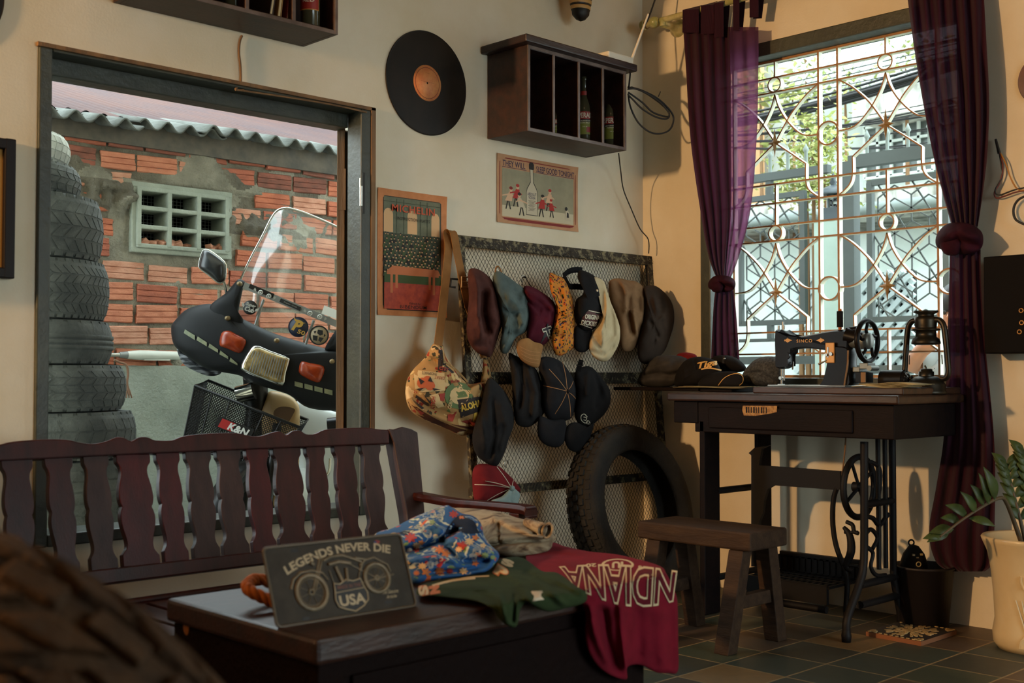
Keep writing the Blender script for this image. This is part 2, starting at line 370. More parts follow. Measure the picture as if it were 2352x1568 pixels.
for yc, z in stars:
    s_ = MB(); P = []
    for k in range(8):
        a = k * math.pi / 4; r = (0.05 if k % 4 == 2 else 0.032) if k % 2 == 0 else 0.011
        P.append(V((GX - 0.012, yc + r * math.cos(a), z + r * math.sin(a) * 1.15)))
    c0, c1 = V((GX - 0.022, yc, z)), V((GX - 0.006, yc, z))
    s_.add(P + [c0, c1], [(k, (k + 1) % 8, 8) for k in range(8)] + [((k + 1) % 8, k, 9) for k in range(8)], False)
    s_.build('star', 'star_gold', gr)
# ================================================================ the alley beyond the left window
BY = 1.6
mb = MB(); mb.bb((-7, WT, -0.12), (9, 9, -0.02)); struct(mb, 'ground_alley', 'concrete_ground')
vx0, vx1 = pY(312, 505, BY).x, pY(514, 505, BY).x; vz0, vz1 = pY(410, 572, BY).z, pY(410, 445, BY).z
bx0, bx1, bz0, bz1 = -2.5, 0.75, 0.86, 1.80
bw = MB(); rnd = random.Random(3); rp = 0.0925; nrow = int((bz1 - bz0) / rp) + 1
for j in range(nrow):
    z = bz0 + j * rp; x = bx0 - rnd.random() * 0.18
    while x < bx1:
        L = rnd.choice((0.182, 0.186, 0.178, 0.15 if rnd.random() < .3 else 0.185)); gx = 0.012 + rnd.random() * 0.012
        if not (x + L > vx0 - 0.02 and x < vx1 + 0.02 and z + rp > vz0 - 0.02 and z < vz1 + 0.02):
            h = rp - 0.014 - rnd.random() * 0.006; yo = BY - 0.008 - rnd.random() * 0.014; dz = (rnd.random() - .5) * 0.008
            tl = (rnd.random() - .5) * 0.016; prof = []
            for q, dy in ((0, .006), (.05, 0), (.30, 0), (.33, .005), (.36, 0), (.63, 0), (.66, .005), (.69, 0), (.95, 0), (1, .006)): prof.append((q * h, dy))
            ringA = [V((x + (rnd.random() - .5) * .006, yo + dy, z + dz + q)) for q, dy in prof] + [V((x, yo + .06, z + dz + h)), V((x, yo + .06, z + dz))]
            ringB = [V((x + L + (rnd.random() - .5) * .006, yo + dy, z + dz + q + tl)) for q, dy in prof] + [V((x + L, yo + .06, z + dz + h + tl)), V((x + L, yo + .06, z + dz + tl))]
            n3 = noise.noise(V((x * 1.3, z * 2.2, 4)))
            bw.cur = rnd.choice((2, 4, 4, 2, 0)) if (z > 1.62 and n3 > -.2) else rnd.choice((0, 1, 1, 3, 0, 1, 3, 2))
            bw.loft([ringA, ringB], True, False, False)
        x += L + gx
NB = 5
def mort(u, v):
    x = bx0 + (bx1 - bx0) * u; z = bz0 - 0.02 + (bz1 - bz0 + 0.03) * v
    n1 = noise.noise(V((x * 9, z * 9, 1))); n2 = noise.noise(V((x * 30, z * 30, 2))); n3 = noise.noise(V((x * 2.1, z * 3.3, 7)))
    m = max(0, 1 - abs(z - 1.545 - 0.05 * math.sin(x * 2.5)) / 0.1); drip = max(0, noise.noise(V((x * 16, z * 5, 3)))) * m
    o = -.004 + n1 * 0.009 + n2 * 0.005 + max(0, n3 - 0.22) * 0.05 + m * (0.013 + n1 * 0.045 + n2 * 0.03 - .035 * abs(noise.noise(V((x * 13, z * 11, 8))))) + drip * 0.06
    if z > 1.66: o += max(0, noise.noise(V((x * 4, z * 5, 11)))) * 0.04
    return V((x, BY - 0.004 - o, z))
mg = MB(); mg.grid(mort, 260, 110)
keep = []
for f in mg.f:
    c = sum((mg.v[i] for i in f), V((0, 0, 0))) / 4
    if not (vx0 < c.x < vx1 and vz0 < c.z < vz1): keep.append(f)
mg.f = keep; mg.m = []; mg.sm = [True] * len(keep)
for f in keep:
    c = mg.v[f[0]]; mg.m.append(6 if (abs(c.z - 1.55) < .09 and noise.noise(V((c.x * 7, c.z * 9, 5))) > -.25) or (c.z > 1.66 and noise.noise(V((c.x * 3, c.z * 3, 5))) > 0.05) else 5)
bw.mesh(mg)
bw.cur = 5
for a, b in (((bx0, BY + .02, 0), (vx0, BY + .14, bz1)), ((vx1, BY + .02, 0), (bx1, BY + .14, bz1)), ((vx0, BY + .02, 0), (vx1, BY + .14, vz0)), ((vx0, BY + .02, vz1), (vx1, BY + .14, bz1))): bw.bb(a, b)
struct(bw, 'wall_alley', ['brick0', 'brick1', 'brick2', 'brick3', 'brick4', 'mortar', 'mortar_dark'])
cb = MB()
cb.grid(lambda u, v: V((bx0 + (bx1 - bx0) * u, BY - 0.07 + 0.006 * noise.noise(V((u * 14, v * 5, 0))), 0.885 * v - 0.02)), 60, 14)
cb.grid(lambda u, v: V((bx0 + (bx1 - bx0) * u, BY - 0.07 + 0.1 * v, 0.865 + 0.012 * noise.noise(V((u * 20, v * 3, 3))))), 80, 3)
struct(cb, 'trim_plinth', 'concrete')
# ventilation block
vb = MB(); d0, d1 = BY - 0.035, BY + 0.1; bt = 0.02
for i in range(4):
    x = vx0 + (vx1 - vx0) * i / 3; vb.bb((x - bt / 2, d0, vz0), (x + bt / 2, d1, vz1))
    z = vz0 + (vz1 - vz0) * i / 3; vb.bb((vx0 - .009, d0 + .003, z - bt / 2 + .0006), (vx1 + .009, d1 - .002, z + bt / 2 - .0006))
for a, b in (((vx0 - .03, d0 + .012, vz0 - .03), (vx1 + .03, d0 + .05, vz0 - .005)), ((vx0 - .03, d0 + .012, vz1 + .005), (vx1 + .03, d0 + .05, vz1 + .03)), ((vx0 - .029, d0 + .0135, vz0 - .029), (vx0 - .005, d0 + .049, vz1 + .029)), ((vx1 + .005, d0 + .0135, vz0 - .029), (vx1 + .029, d0 + .049, vz1 + .029))): vb.bb(a, b)
vt = thing('ventilation_block', 'concrete ventilation block of nine square holes in the brick wall', 'vent', ((vx0 + vx1) / 2, BY, vz0))
vb.build('lattice', 'concrete', vt, bevel=0.004)
v2 = MB(); v2.bb((vx0, d1, vz0), (vx1, d1 + .01, vz1)); v2.build('recess_shade_sheet', 'black_void', vt)  # black sheet stands in for the shade behind the holes
v3 = MB()
for i in range(24): x = vx0 + (vx1 - vx0) * (i + .5) / 24; v3.tube([(x, d1 - .012, vz0), (x, d1 - .012, vz1)], .0008, 4)
for i in range(16): z = vz0 + (vz1 - vz0) * (i + .5) / 16; v3.tube([(vx0, d1 - .012, z), (vx1, d1 - .012, z)], .0008, 4)
v3.build('wire_mesh', 'gate_light', vt)
v4 = MB(); rnd = random.Random(8)
for i in range(26):
    x = vx0 + (vx1 - vx0) * rnd.random(); v4.box((x, d0 + .03 + rnd.random() * .06, vz0 + .012 + rnd.random() * .012), (.03 + rnd.random() * .03, .03, .02), Matrix.Rotation(rnd.random() * 3, 3, 'X') @ Matrix.Rotation(rnd.random(), 3, 'Z'))
v4.build('brick_rubble', 'brick3', vt, bevel=.004)
# corrugated roofs
def corr(x0, x1, y0, y1, z0, z1, per, amp, th, nx, droop=0):
    m = MB(); nx = int((x1 - x0) / per * 10)
    def f(u, v):
        x = x0 + (x1 - x0) * u; return V((x, y0 + (y1 - y0) * v, z0 + (z1 - z0) * v + amp * math.cos(2 * math.pi * x / per) + 0.012 * noise.noise(V((x * 1.5, v, 2))) - droop * u))
    m.grid(f, nx, 6); return m
rz = pY(440, 292, BY - .12).z
for k, (pa, pb2, yo, dz) in enumerate(((40, 330, -.16, .02), (320, 520, -.12, .0), (470, 700, -.14, .0), (640, 900, -.10, .0))):
    xa, xb = pY(pa, 300, BY + yo).x, pY(pb2, 300, BY + yo).x
    za = pY((pa + pb2) / 2, {0: 270, 1: 300, 2: 318, 3: 350}[k] - 5, BY + yo).z
    m_ = corr(xa, xb, BY + yo, BY + .35, za, za + .11, .105, .02, .006, 0)
    struct(m_, 'roof_sheet' if k == 0 else 'roof_sheet.%03d' % k, ['fibre_cement'], solid=.007)
m_ = corr(-3.4, 1.6, BY + .0, 4.15, 1.915, 2.70, .076, .009, .002, 0)
struct(m_, 'roof_rusty', ['rust_roof'])
m_ = MB(); m_.bb((-2.4, BY - .03, 1.80), (.8, BY + .1, 1.9)); struct(m_, 'trim_roof_beam', 'fibre_edge')
bd = thing('plank_building', 'pale weathered plank building above the rusty roof', 'building', (-.2, 4.2, 0))
m_ = MB(); rnd = random.Random(4)
xx = pY(455, 255, 4.2).x
while xx < pY(750, 300, 4.2).x: m_.bb((xx, 4.2, 1.2), (xx + .155, 4.24, 3.9)); xx += .172
m_.build('plank_wall', 'white_plank', bd, bevel=.004)
m_ = MB(); m_.bb((pY(760, 300, 4.25).x, 4.25, .5), (3.0, 4.4, 3.9)); m_.build('block_wall', 'pink_block', bd)
m_ = MB(); m_.bb((pY(455, 255, 4.3).x, 4.26, .5), (3.0, 4.3, 3.9)); m_.build('backing', 'black_void', bd)
# ================================================================ the street beyond the right window
mb = MB(); mb.bb((WT, -9, -0.12), (12, WT, -0.02)); struct(mb, 'ground_street', 'paving')
FX = 1.35
def seg(m, x, a, b, w, d=.03): m.bar(pX(a[0], a[1], x), pX(b[0], b[1], x), d, w, (0, 0, 1)) if abs(a[0] - b[0]) > abs(a[1] - b[1]) else m.bar(pX(a[0], a[1], x), pX(b[0], b[1], x), w, d, (1, 0, 0))
def hexfill(m, x, y0, y1, z0, z1, px_=.12, r=.006):
    nc = int(abs(y1 - y0) / (px_ / 2)) + 2; hv = px_ * .72; hd = px_ * .62
    def cl(a, b):
        if min(a[0], b[0]) > y1 or max(a[0], b[0]) < y0: return
        if not (y0 <= a[0] <= y1 and y0 <= b[0] <= y1): return
        if max(a[1], b[1]) > z1 or min(a[1], b[1]) < z0: return
        m.tube([(x, a[0], a[1]), (x, b[0], b[1])], r, 4)
    for i in range(-1, nc):
        for j in range(-1, int((z1 - z0) / (hv + hd)) + 2):
            y = y0 + i * px_ / 2; z = z0 + j * (hv + hd) * 1.0 + (0 if i % 2 == 0 else (hv + hd) / 2 * 1.0)
            cl((y, z), (y, z + hv)); cl((y, z + hv), (y + px_ / 2, z + hv + hd / 2)); cl((y, z + hv), (y - px_ / 2, z + hv + hd / 2)); cl((y, z), (y + px_ / 2, z - hd / 2)); cl((y, z), (y - px_ / 2, z - hd / 2))
def panel(t, pxa, pya, pxb, pyb):
    a, b = pX(pxa, pya, FX), pX(pxb, pyb, FX); yL_, yR_ = a.y, b.y; zt, zb = a.z, b.z; w = .028; m = MB()
    for y in (yL_, yR_): m.bb((FX - .015, y - w / 2, zb), (FX + .015, y + w / 2, zt))
    for z in (zt, zb): m.bb((FX - .0138, yR_ - w / 2 + .001, z - w / 2 + .001), (FX + .0138, yL_ + w / 2 - .001, z + w / 2 - .001))
    m.build('panel_frame', 'gate_grey', t); m = MB(); hexfill(m, FX, yR_, yL_, zb, zt, .17, .0042)
    for i in range(4):   # long diagonals
        y = yR_ + (yL_ - yR_) * (i / 2.2 - .6); q = []
        for k in range(2):
            yy = y + k * (zt - zb) * .62
            q.append((yy, zb + k * (zt - zb)))
        (ya, za), (yb, zb2) = q
        t0 = max(0, (yR_ - ya) / (yb - ya)); t1 = min(1, (yL_ - ya) / (yb - ya))
        if t1 > t0: m.tube([(FX + .012, ya + (yb - ya) * t0, za + (zb2 - za) * t0), (FX + .012, ya + (yb - ya) * t1, za + (zb2 - za) * t1)], .005, 4)
    m.build('hexagon_infill', 'gate_grey', t)
g1 = thing('street_fence', 'dark grey iron fence with spear tips left of the pillar outside the window', 'fence', pX(1800, 850, FX))
panel(g1, 1700, 462, 1847, 738)
m = MB(); zr = pX(1835, 397, FX).z; ya, yb = pX(1560, 400, FX).y, pX(1905, 400, FX).y
m.bb((FX - .02, yb, zr - .02), (FX + .02, ya, zr + .02)); m.build('rail', 'gate_grey', g1); m = MB(); z2 = pX(1800, 780, FX).z; m.bb((FX - .012, yb, z2 - .008), (FX + .012, ya, z2 + .008)); m.build('rail', 'gate_grey', g1); m = MB(); z3 = pX(1800, 827, FX).z; m.bb((FX - .012, yb, z3 - .02), (FX + .012, ya, z3 + .02))
m.build('rail', 'gate_grey', g1); m = MB()
for px in (1768, 1660): y = pX(px, 430, FX).y; m.bb((FX - .014, y - .014, pX(px, 740, FX).z), (FX + .014, y + .014, z2)); m.bb((FX - .014, y - .014, pX(px, 455, FX).z), (FX + .014, y + .014, zr))
m.build('rail', 'gate_grey', g1)
for i in range(8):
    y = ya - .06 - i * .105
    if y > yb: m = MB(); m.lathe([(.009, 0), (.009, .085), (.016, .095), (.0, .13)], Matrix.Translation((FX, y, zr + .015)), 6); m.build('spear_tip', 'gate_light', g1)
g2 = thing('street_gate', 'dark grey iron gate with hexagon bars right of the pillar outside the window', 'gate', pX(2060, 850, FX))
panel(g2, 1999, 421, 2177, 728)
m = MB(); y = pX(1954, 500, FX).y; w = pX(1940, 500, FX).y - pX(1968, 500, FX).y; zt = pX(1954, 372, FX).z
m.bb((FX - .03, y - w / 2, -.02), (FX + .03, y + w / 2, zt)); zr2 = pX(2050, 360, FX).z; m.bb((FX - .025, pX(2330, 300, FX).y, zr2 - .03), (FX + .025, y, zr2 + .03))
m.build('post', 'gate_grey', g2)
m = MB(); yr = pX(2330, 300, FX).y
for py, h in ((776, .008), (808, .008), (848, .02)):
    z = pX(2050, py, FX).z; m = MB(); m.bb((FX - .012, yr, z - h), (FX + .012, y, z + h))
    if py < 848: m.build('rail', 'gate_grey', g2)
m.build('rail', 'gate_grey', g2); m = MB(); y2 = pX(2260, 500, FX).y; m.bb((FX - .02, y2 - .02, -.02), (FX + .02, y2 + .02, zr2)); m.build('post', 'gate_grey', g2)
for i in range(9):
    yy = y - .09 - i * .105; m = MB(); m.lathe([(.008, 0), (.008, .085), (.015, .095), (.0, .13)], Matrix.Translation((FX, yy, zr2 + .02)), 6); m.build('spear_tip', 'gate_light', g2)
# pillar with a lantern cap
pl = thing('gate_pillar', 'grey plastered gate pillar with a dark lantern on its top', 'pillar', pX(1904, 850, FX))
pyc = pX(1903, 600, FX).y; pw = pX(1874, 600, FX).y - pX(1932, 600, FX).y; pzt = pX(1903, 508, FX).z
m = MB(); m.bb((FX - .02, pyc - pw / 2, -.02), (FX + pw - .02, pyc + pw / 2, pzt)); m.build('shaft', 'pillar_grey', pl, bevel=.004)
mat('lantern_dark', '2f3a40', 0.5); mat('lantern_pane', 'b9c6c6', 0.4)
def pbx(m, px0, py0, px1, py1, dx=0):
    a, b = pX(px0, py0, FX), pX(px1, py1, FX); h = abs(a.y - b.y) / 2; cx = FX - .02 + pw / 2; m.bb((cx - h - dx, b.y, b.z), (cx + h + dx, a.y, a.z))
m = MB(); pbx(m, 1884, 492, 1938, 503); pbx(m, 1890, 478, 1934, 493); m.build('lantern_base', 'lantern_dark', pl)
m = MB(); pbx(m, 1896, 446, 1930, 480); m.build('lantern_pane', 'lantern_pane', pl)
m = MB()
a_, b_ = pX(1895, 446, FX - .02), pX(1931, 480, FX - .02); xx = FX - .02 + pw / 2 - abs(a_.y - b_.y) / 2 - .004
for (u0, v0, u1, v1) in ((0, 0, 1, .12), (0, .88, 1, 1), (0, 0, .1, 1), (.9, 0, 1, 1), (.42, 0, .56, .4), (.2, .33, .8, .44), (.2, .33, .3, .7), (.7, .33, .8, .7), (.2, .62, .8, .72), (.42, .62, .56, 1)):
    m.bb((xx - .004, a_.y + (b_.y - a_.y) * u0, a_.z + (b_.z - a_.z) * v0), (xx + .002, a_.y + (b_.y - a_.y) * u1, a_.z + (b_.z - a_.z) * v1))
m.build('lantern_fretwork', 'lantern_dark', pl)
m = MB(); cx = FX - .02 + pw / 2; zc = pX(1912, 447, FX).z
m.lathe([(.12, 0), (.12, .008), (.05, .04), (.03, .05), (.012, .055), (.02, .07), (.012, .082), (.014, .095), (0, .12)], Matrix.Translation((cx, pyc, zc)) @ Matrix.Rotation(R(45), 4, 'Z'), 8); m.build('lantern_roof', 'lantern_dark', pl)
# breeze block lattice wall further back
LX = 2.1
def lattice(t, x, pxa, pya, pxb, pyb, pitch, w, matn, th=.03, back=None):
    a, b = pX(pxa, pya, x), pX(pxb, pyb, x); m = MB(); yl, yr, zt, zb = a.y, b.y, a.z, b.z
    n = int(((yl - yr) + (zt - zb)) / pitch) + 2
    for sg in (1, -1):
        for i in range(n):
            c = i * pitch; P = []
            # line: (y - yr) + sg*(z - zb) = c (shifted for the falling family)
            off = c if sg == 1 else c - (zt - zb) * 1.0
            for z in (zb, zt):
                P.append((yr + c - (z - zb), z) if sg == 1 else (yr + c - (zt - zb) + (z - zb), z))
            (ya, za), (yb_, zb_) = P; d = yb_ - ya
            t0, t1 = 0.0, 1.0
            if abs(d) > 1e-9:
                q0, q1 = (yr - ya) / d, (yl - ya) / d; t0 = max(t0, min(q0, q1)); t1 = min(t1, max(q0, q1))
            if t1 - t0 > .02: m.bar((x + (0 if sg == 1 else th * .4), ya + d * t0, za + (zb_ - za) * t0), (x + (0 if sg == 1 else th * .4), ya + d * t1, za + (zb_ - za) * t1), w, th, (1, 0, 0))
    m.build('diagonal_strips', matn, t)
    if back:
        m = MB(); m.bb((x - .01, yr - .02, -.02), (x + th + .04, yl + .02, zb)); m.build('base_wall', 'house_white', t)
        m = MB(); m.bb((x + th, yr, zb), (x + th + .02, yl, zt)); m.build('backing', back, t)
mat('lattice_hole_shade', '1c1f1e', 0.9)  # near-black backing paints the shade inside the lattice holes
l1 = thing('lattice_panel', 'pale grey diamond lattice panel low beside the pillar outside the window', 'lattice', pX(1850, 850, LX), 'diamond lattices outside'); l1['label'] = 'narrow pale grey diamond lattice panel left of the gate pillar outside'
lattice(l1, LX, 1827, 640, 1900, 860, .071, .027, 'breeze_grey', .03, 'lattice_hole_shade')
l2 = thing('lattice_panel', 'wide pale grey diamond lattice panel behind the street gate', 'lattice', pX(2040, 850, LX), 'diamond lattices outside')
lattice(l2, LX, 1976, 628, 2098, 870, .071, .027, 'breeze_grey', .03, 'lattice_hole_shade')
hs = thing('white_house', 'white house with barred windows and white trellis across the street', 'building', (3.2, -.9, 0))
HXX = 3.0
m = MB(); a = pX(1560, 540, HXX); b = pX(2330, 880, HXX); m.bb((HXX, b.y, -.02), (HXX + .1, a.y, pX(1900, 545, HXX).z)); m.build('lower_wall', 'house_white', hs)
m = MB(); m.bb((HXX - .25, b.y, pX(1900, 520, HXX).z), (HXX + .6, a.y, pX(1900, 462, HXX).z)); m.build('canopy_slab', 'weather_slab', hs)
m = MB(); m.tube([(HXX - .3, a.y, pX(1900, 505, HXX).z), (HXX - .3, b.y, pX(1900, 505, HXX).z)], .035); m.build('drain_pipe', 'gate_light', hs)
m = MB(); m.bb((HXX + .7, b.y - 1.5, 0), (HXX + .8, a.y + .1, 4.6)); m.build('upper_wall', 'house_white', hs)
UX = HXX + .68
for pa in ((1992, 258, 2150, 392), (1838, 258, 1876, 330)):
    m = MB(); a, b = pX(pa[0], pa[1], UX), pX(pa[2], pa[3], UX); m.bb((UX - .01, b.y, b.z), (UX + .02, a.y, a.z)); wn = m.build('window', 'window_dark', hs); m = MB()
    n = max(2, int((a.y - b.y) / .085))
    for i in range(n + 1): y = a.y + (b.y - a.y) * i / n; m.bb((UX - .05, y - .009, b.z), (UX - .03, y + .009, a.z))
    n = max(2, int((a.z - b.z) / .11))
    for i in range(n + 1): z = a.z + (b.z - a.z) * i / n; m.bb((UX - .05, b.y, z - .009), (UX - .03, a.y, z + .009))
    m.build('window_bars', 'trellis_white', hs)
m = MB(); a, b = pX(1983, 228, UX - .2), pX(2200, 250, UX - .2); m.bb((UX - .35, b.y, b.z), (UX, a.y, a.z)); m.build('awning_slab', 'weather_slab', hs)
m = MB(); a, b = pX(1650, 100, UX - .1), pX(1757, 520, UX - .1); m.bb((UX - .4, b.y, -.02), (UX - .1, a.y + .6, 4.0)); m.build('peach_wall', 'house_peach', hs)
for nm, pa in (('left', (1822, 70, 1878, 215)), ('mid', (1926, 150, 1985, 190)), ('right', (1984, 60, 2034, 190)), ('end', (2044, 40, 2170, 165)), ('low', (1880, 90, 1925, 215))):
    t = MB(); lattice(hs, UX - .45, *pa, .075, .013, 'trellis_white', .012)
# cables over the street
rnd = random.Random(5)
def cable(px0, py0, px1, py1, x, r, sag):
    m = MB(); a, b = pX(px0, py0, x), pX(px1, py1, x); n = 12
    m.tube([a.lerp(b, i / n) - V((0, 0, sag * 4 * (i / n) * (1 - i / n))) for i in range(n + 1)], r, 5); return m
cb_ = thing('hanging_cables', 'thick bundle of black overhead cables crossing outside the window', 'cable', (2.4, -.8, 0))
for i in range(16):
    o = rnd.uniform(-14, 14); cable(1560, 300 + o * .8, 2350, 90 + o * 1.3, 2.4 + rnd.uniform(-.1, .1), rnd.uniform(.006, .012), .04 + rnd.random() * .05).build('cable', 'cable_black', cb_)
for i in range(12):
    o = rnd.uniform(0, 75); cable(1560, 308 + o * .3, 2350, 180 + o * 1.9, 2.5 + rnd.uniform(-.1, .1), rnd.uniform(.003, .006), .03 + rnd.random() * .06).build('cable', 'cable_black', cb_)
for i in range(4):
    cable(1560, 240 + i * 9, 2350, 60 + i * 14, 2.2, .003, .02).build('cable', 'cable_black', cb_)
# trees and creepers outside
def foliage(name, label, blobs, x, n, matn, size=.05, seed=1):
    m = MB(); rnd = random.Random(seed)
    for (px, py, rx, rz_) in blobs:
        c = pX(px, py, x)
        for i in range(n):
            p = c + V((rnd.gauss(0, .12), rnd.gauss(0, rx), rnd.gauss(0, rz_))); s = size * rnd.uniform(.6, 1.3)
            a = V((rnd.gauss(0, 1), rnd.gauss(0, 1), rnd.gauss(0, .6))).normalized(); b_ = a.cross(V((rnd.gauss(0, 1), rnd.gauss(0, 1), rnd.gauss(0, 1)))).normalized()
            m.add([p - a * s, p + b_ * s * .35 , p + a * s, p - b_ * s * .35 + a.cross(b_) * s * .2], [(0, 1, 2), (0, 2, 3)], True, rnd.choice((0, 0, 1)))
    st = MB()
    for (px, py, rx, rz_) in blobs: c = pX(px, py, x); st.tube([c + V((.05, .02, -1.2)), c + V((.03, .01, -.3)), c + V((0, 0, rz_))], [.018, .012, .005], 6)
    c = pX(blobs[0][0], blobs[0][1], x); t = thing(name, label, 'plant', (c.x, c.y, 0))
    m.build('foliage', ['leaf_light', 'leaf_pale'], t); st.build('stem', 'raw_wood_edge', t); return t
foliage('street_shrub', 'sunlit yellow green shrub rising beyond the fence outside the window', [(1850, 385, .07, .10), (1882, 310, .05, .09), (1835, 425, .08, .05), (1895, 430, .07, .05), (1865, 350, .08, .1)], 1.78, 260, 0, .024, 1)
foliage('balcony_plant', 'leafy plant behind the white trellis high outside the window', [(1850, 130, .08, .14), (1940, 190, .12, .05), (2080, 120, .16, .1)], 3.45, 80, 0, .045, 2)
foliage('wall_creeper', 'creeper hanging on the peach wall at the left edge of the window', [(1745, 210, .08, .16), (1820, 225, .1, .07)], 3.1, 130, 0, .05, 3)
# ================================================================ soft shapes from outlines
def Z(pts, x0, y0, s): return [(x0 + x * s, y0 + y * s) for x, y in pts]
def tplane(a, b, c):
    n = (V(b) - V(a)).cross(V(c) - V(a)); a = V(a)
    return lambda px, py: (a - CAM).dot(n) / ray(px, py).dot(n)
def subdiv(mb, lim):
    o = MB(); o.v = [p.copy() for p in mb.v]; st = []
    for f, mi in zip(mb.f, mb.m):
        for i in range(1, len(f) - 1): st.append(((f[0], f[i], f[i + 1]), mi))
    cache = {}
    def mid(a, b):
        k = (min(a, b), max(a, b))
        if k not in cache: o.v.append((o.v[a] + o.v[b]) / 2); cache[k] = len(o.v) - 1
        return cache[k]
    while st:
        (a, b, c), mi = st.pop(); L = [((o.v[x] - o.v[y]).length, x, y, z) for x, y, z in ((a, b, c), (b, c, a), (c, a, b))]; q = max(L)
        if q[0] > lim: x, y, z = q[1:]; w = mid(x, y); st += [((x, w, z), mi), ((w, y, z), mi)]
        else: o.f.append([a, b, c]); o.m.append(mi); o.sm.append(False)
    return o
class Blob:
    """a stuffed or draped fabric body: an outline at its own distance, with real thickness front and back, and folds"""
    def __init__(s, outline, t, Tf, Tb=None, folds=(), nz=0.003, nf=18, e=0.55, c=None, seed=0, sm=5):
        o = crom([V((x, y, 0)) for x, y in outline], sm, True); s.o = o
        s.c = V((c[0], c[1], 0)) if c else sum(o, V((0, 0, 0))) / len(o)
        s.t = t if callable(t) else (lambda px, py: t); s.Tf = Tf; s.Tb = Tf * .45 if Tb is None else Tb; s.folds = folds; s.nz = nz; s.nf = nf; s.e = e; s.seed = seed
        s.ang = []
        for i in range(len(o)): a, b = o[i] - s.c, o[(i + 1) % len(o)] - s.c; s.ang.append((a, b))
    def rr(s, px, py):
        d = V((px, py, 0)) - s.c
        if d.length < 1e-6: return 0.0
        best = 1e9; dn = d.normalized()
        for a, b in s.ang:
            den = dn.x * (b.y - a.y) - dn.y * (b.x - a.x)
            if abs(den) < 1e-9: continue
            k = (a.x * (b.y - a.y) - a.y * (b.x - a.x)) / den; u = (a.x * dn.y - a.y * dn.x) / den
            if k > 0 and -1e-6 <= u <= 1 + 1e-6: best = min(best, k)
        return min(1.0, d.length / best) if best < 1e8 else 1.0
    def h(s, px, py, r=None):
        r = s.rr(px, py) if r is None else r
        f = max(0, 1 - r ** 2.2) ** s.e; h = s.Tf * f; sc = s.t(px, py) / FPX
        w = min(1, (1 - r) * 5)
        for pts, wd, am in s.folds:
            d = 1e9
            for i in range(len(pts) - 1):
                ax, ay = pts[i]; bx, by = pts[i + 1]; l2 = (bx - ax) ** 2 + (by - ay) ** 2 + 1e-9
                k = max(0, min(1, ((px - ax) * (bx - ax) + (py - ay) * (by - ay)) / l2))
                d = min(d, (px - ax - k * (bx - ax)) ** 2 + (py - ay - k * (by - ay)) ** 2)
            h += 1.5 * am * math.exp(-d / (wd * wd)) * w
        p = V((px * s.nf / 1000, py * s.nf / 1000, s.seed * 3.1))
        return h + s.nz * (noise.noise(p) + .5 * noise.noise(p * 2.3) + 1.6 * (.22 - abs(noise.noise(p * 1.15 + V((7, 3, 1)))))) * w
    def S(s, px, py, off=0.0015, r=None): return pD(px, py, s.t(px, py) - s.h(px, py, r) - off)
    def mesh(s, nr=12):
        mb = MB(); n = len(s.o); rings = []; rs = [math.sin((k + 1) / nr * math.pi / 2) for k in range(nr)]
        mb.v.append(s.S(s.c.x, s.c.y, 0, 0.0))
        for r in rs:
            for p in s.o: q = s.c + (p - s.c) * r; mb.v.append(s.S(q.x, q.y, 0, r))
        k0 = len(mb.v)
        for r in rs[:-1][::-1]:
            for p in s.o:
                q = s.c + (p - s.c) * r; mb.v.append(pD(q.x, q.y, s.t(q.x, q.y) + s.Tb * max(0, 1 - r ** 2.2) ** s.e))
        mb.v.append(pD(s.c.x, s.c.y, s.t(s.c.x, s.c.y) + s.Tb))
        F = []
        for j in range(n): F.append([0, 1 + (j + 1) % n, 1 + j])
        L = 2 * nr - 1
        for i in range(L - 1):
            for j in range(n): a = 1 + i * n + j; b = 1 + i * n + (j + 1) % n; F.append([a, b, b + n, a + n])
        e = len(mb.v) - 1; a0 = 1 + (L - 1) * n
        for j in range(n): F.append([a0 + j, a0 + (j + 1) % n, e])
        mb.f = F; mb.m = [0] * len(F); mb.sm = [True] * len(F); return mb
    def decal(s, mb, poly, mi=0, off=.002, k=3, cm=False):
        o = [V((x, y, 0)) for x, y in poly]
        if cm: o = crom(o, 4, True)
        q = []
        for i in range(len(o)):
            a, b = o[i], o[(i + 1) % len(o)]; m = max(1, int((b - a).length / 12))
            q += [a.lerp(b, j / m) for j in range(m)]
        c = sum(q, V((0, 0, 0))) / len(q); n = len(q); b0 = len(mb.v); mb.v.append(s.S(c.x, c.y, off))
        for r in range(1, k + 1):
            for p in q: w = c + (p - c) * (r / k); mb.v.append(s.S(w.x, w.y, off))
        fs = [[b0, b0 + 1 + (j + 1) % n, b0 + 1 + j] for j in range(n)]
        for r in range(k - 1):
            for j in range(n): a = b0 + 1 + r * n + j; b = b0 + 1 + r * n + (j + 1) % n; fs.append([a, b, b + n, a + n])
        mb.f += fs; mb.m += [mi] * len(fs); mb.sm += [True] * len(fs)
    def line(s, mb, pts, w, mi=0, off=.002, cm=True):
        q = crom([V((x, y, 0)) for x, y in pts], 5) if cm else [V((x, y, 0)) for x, y in pts]; b0 = len(mb.v); n = len(q)
        for i, p in enumerate(q):
            d = (q[min(i + 1, n - 1)] - q[max(i - 1, 0)]).normalized(); nn = V((-d.y, d.x, 0)) * w / 2
            for sg in (1, -1): a = p + nn * sg; mb.v.append(s.S(a.x, a.y, off))
        for i in range(n - 1): a = b0 + 2 * i; mb.f.append([a, a + 1, a + 3, a + 2]); mb.m.append(mi); mb.sm.append(True)
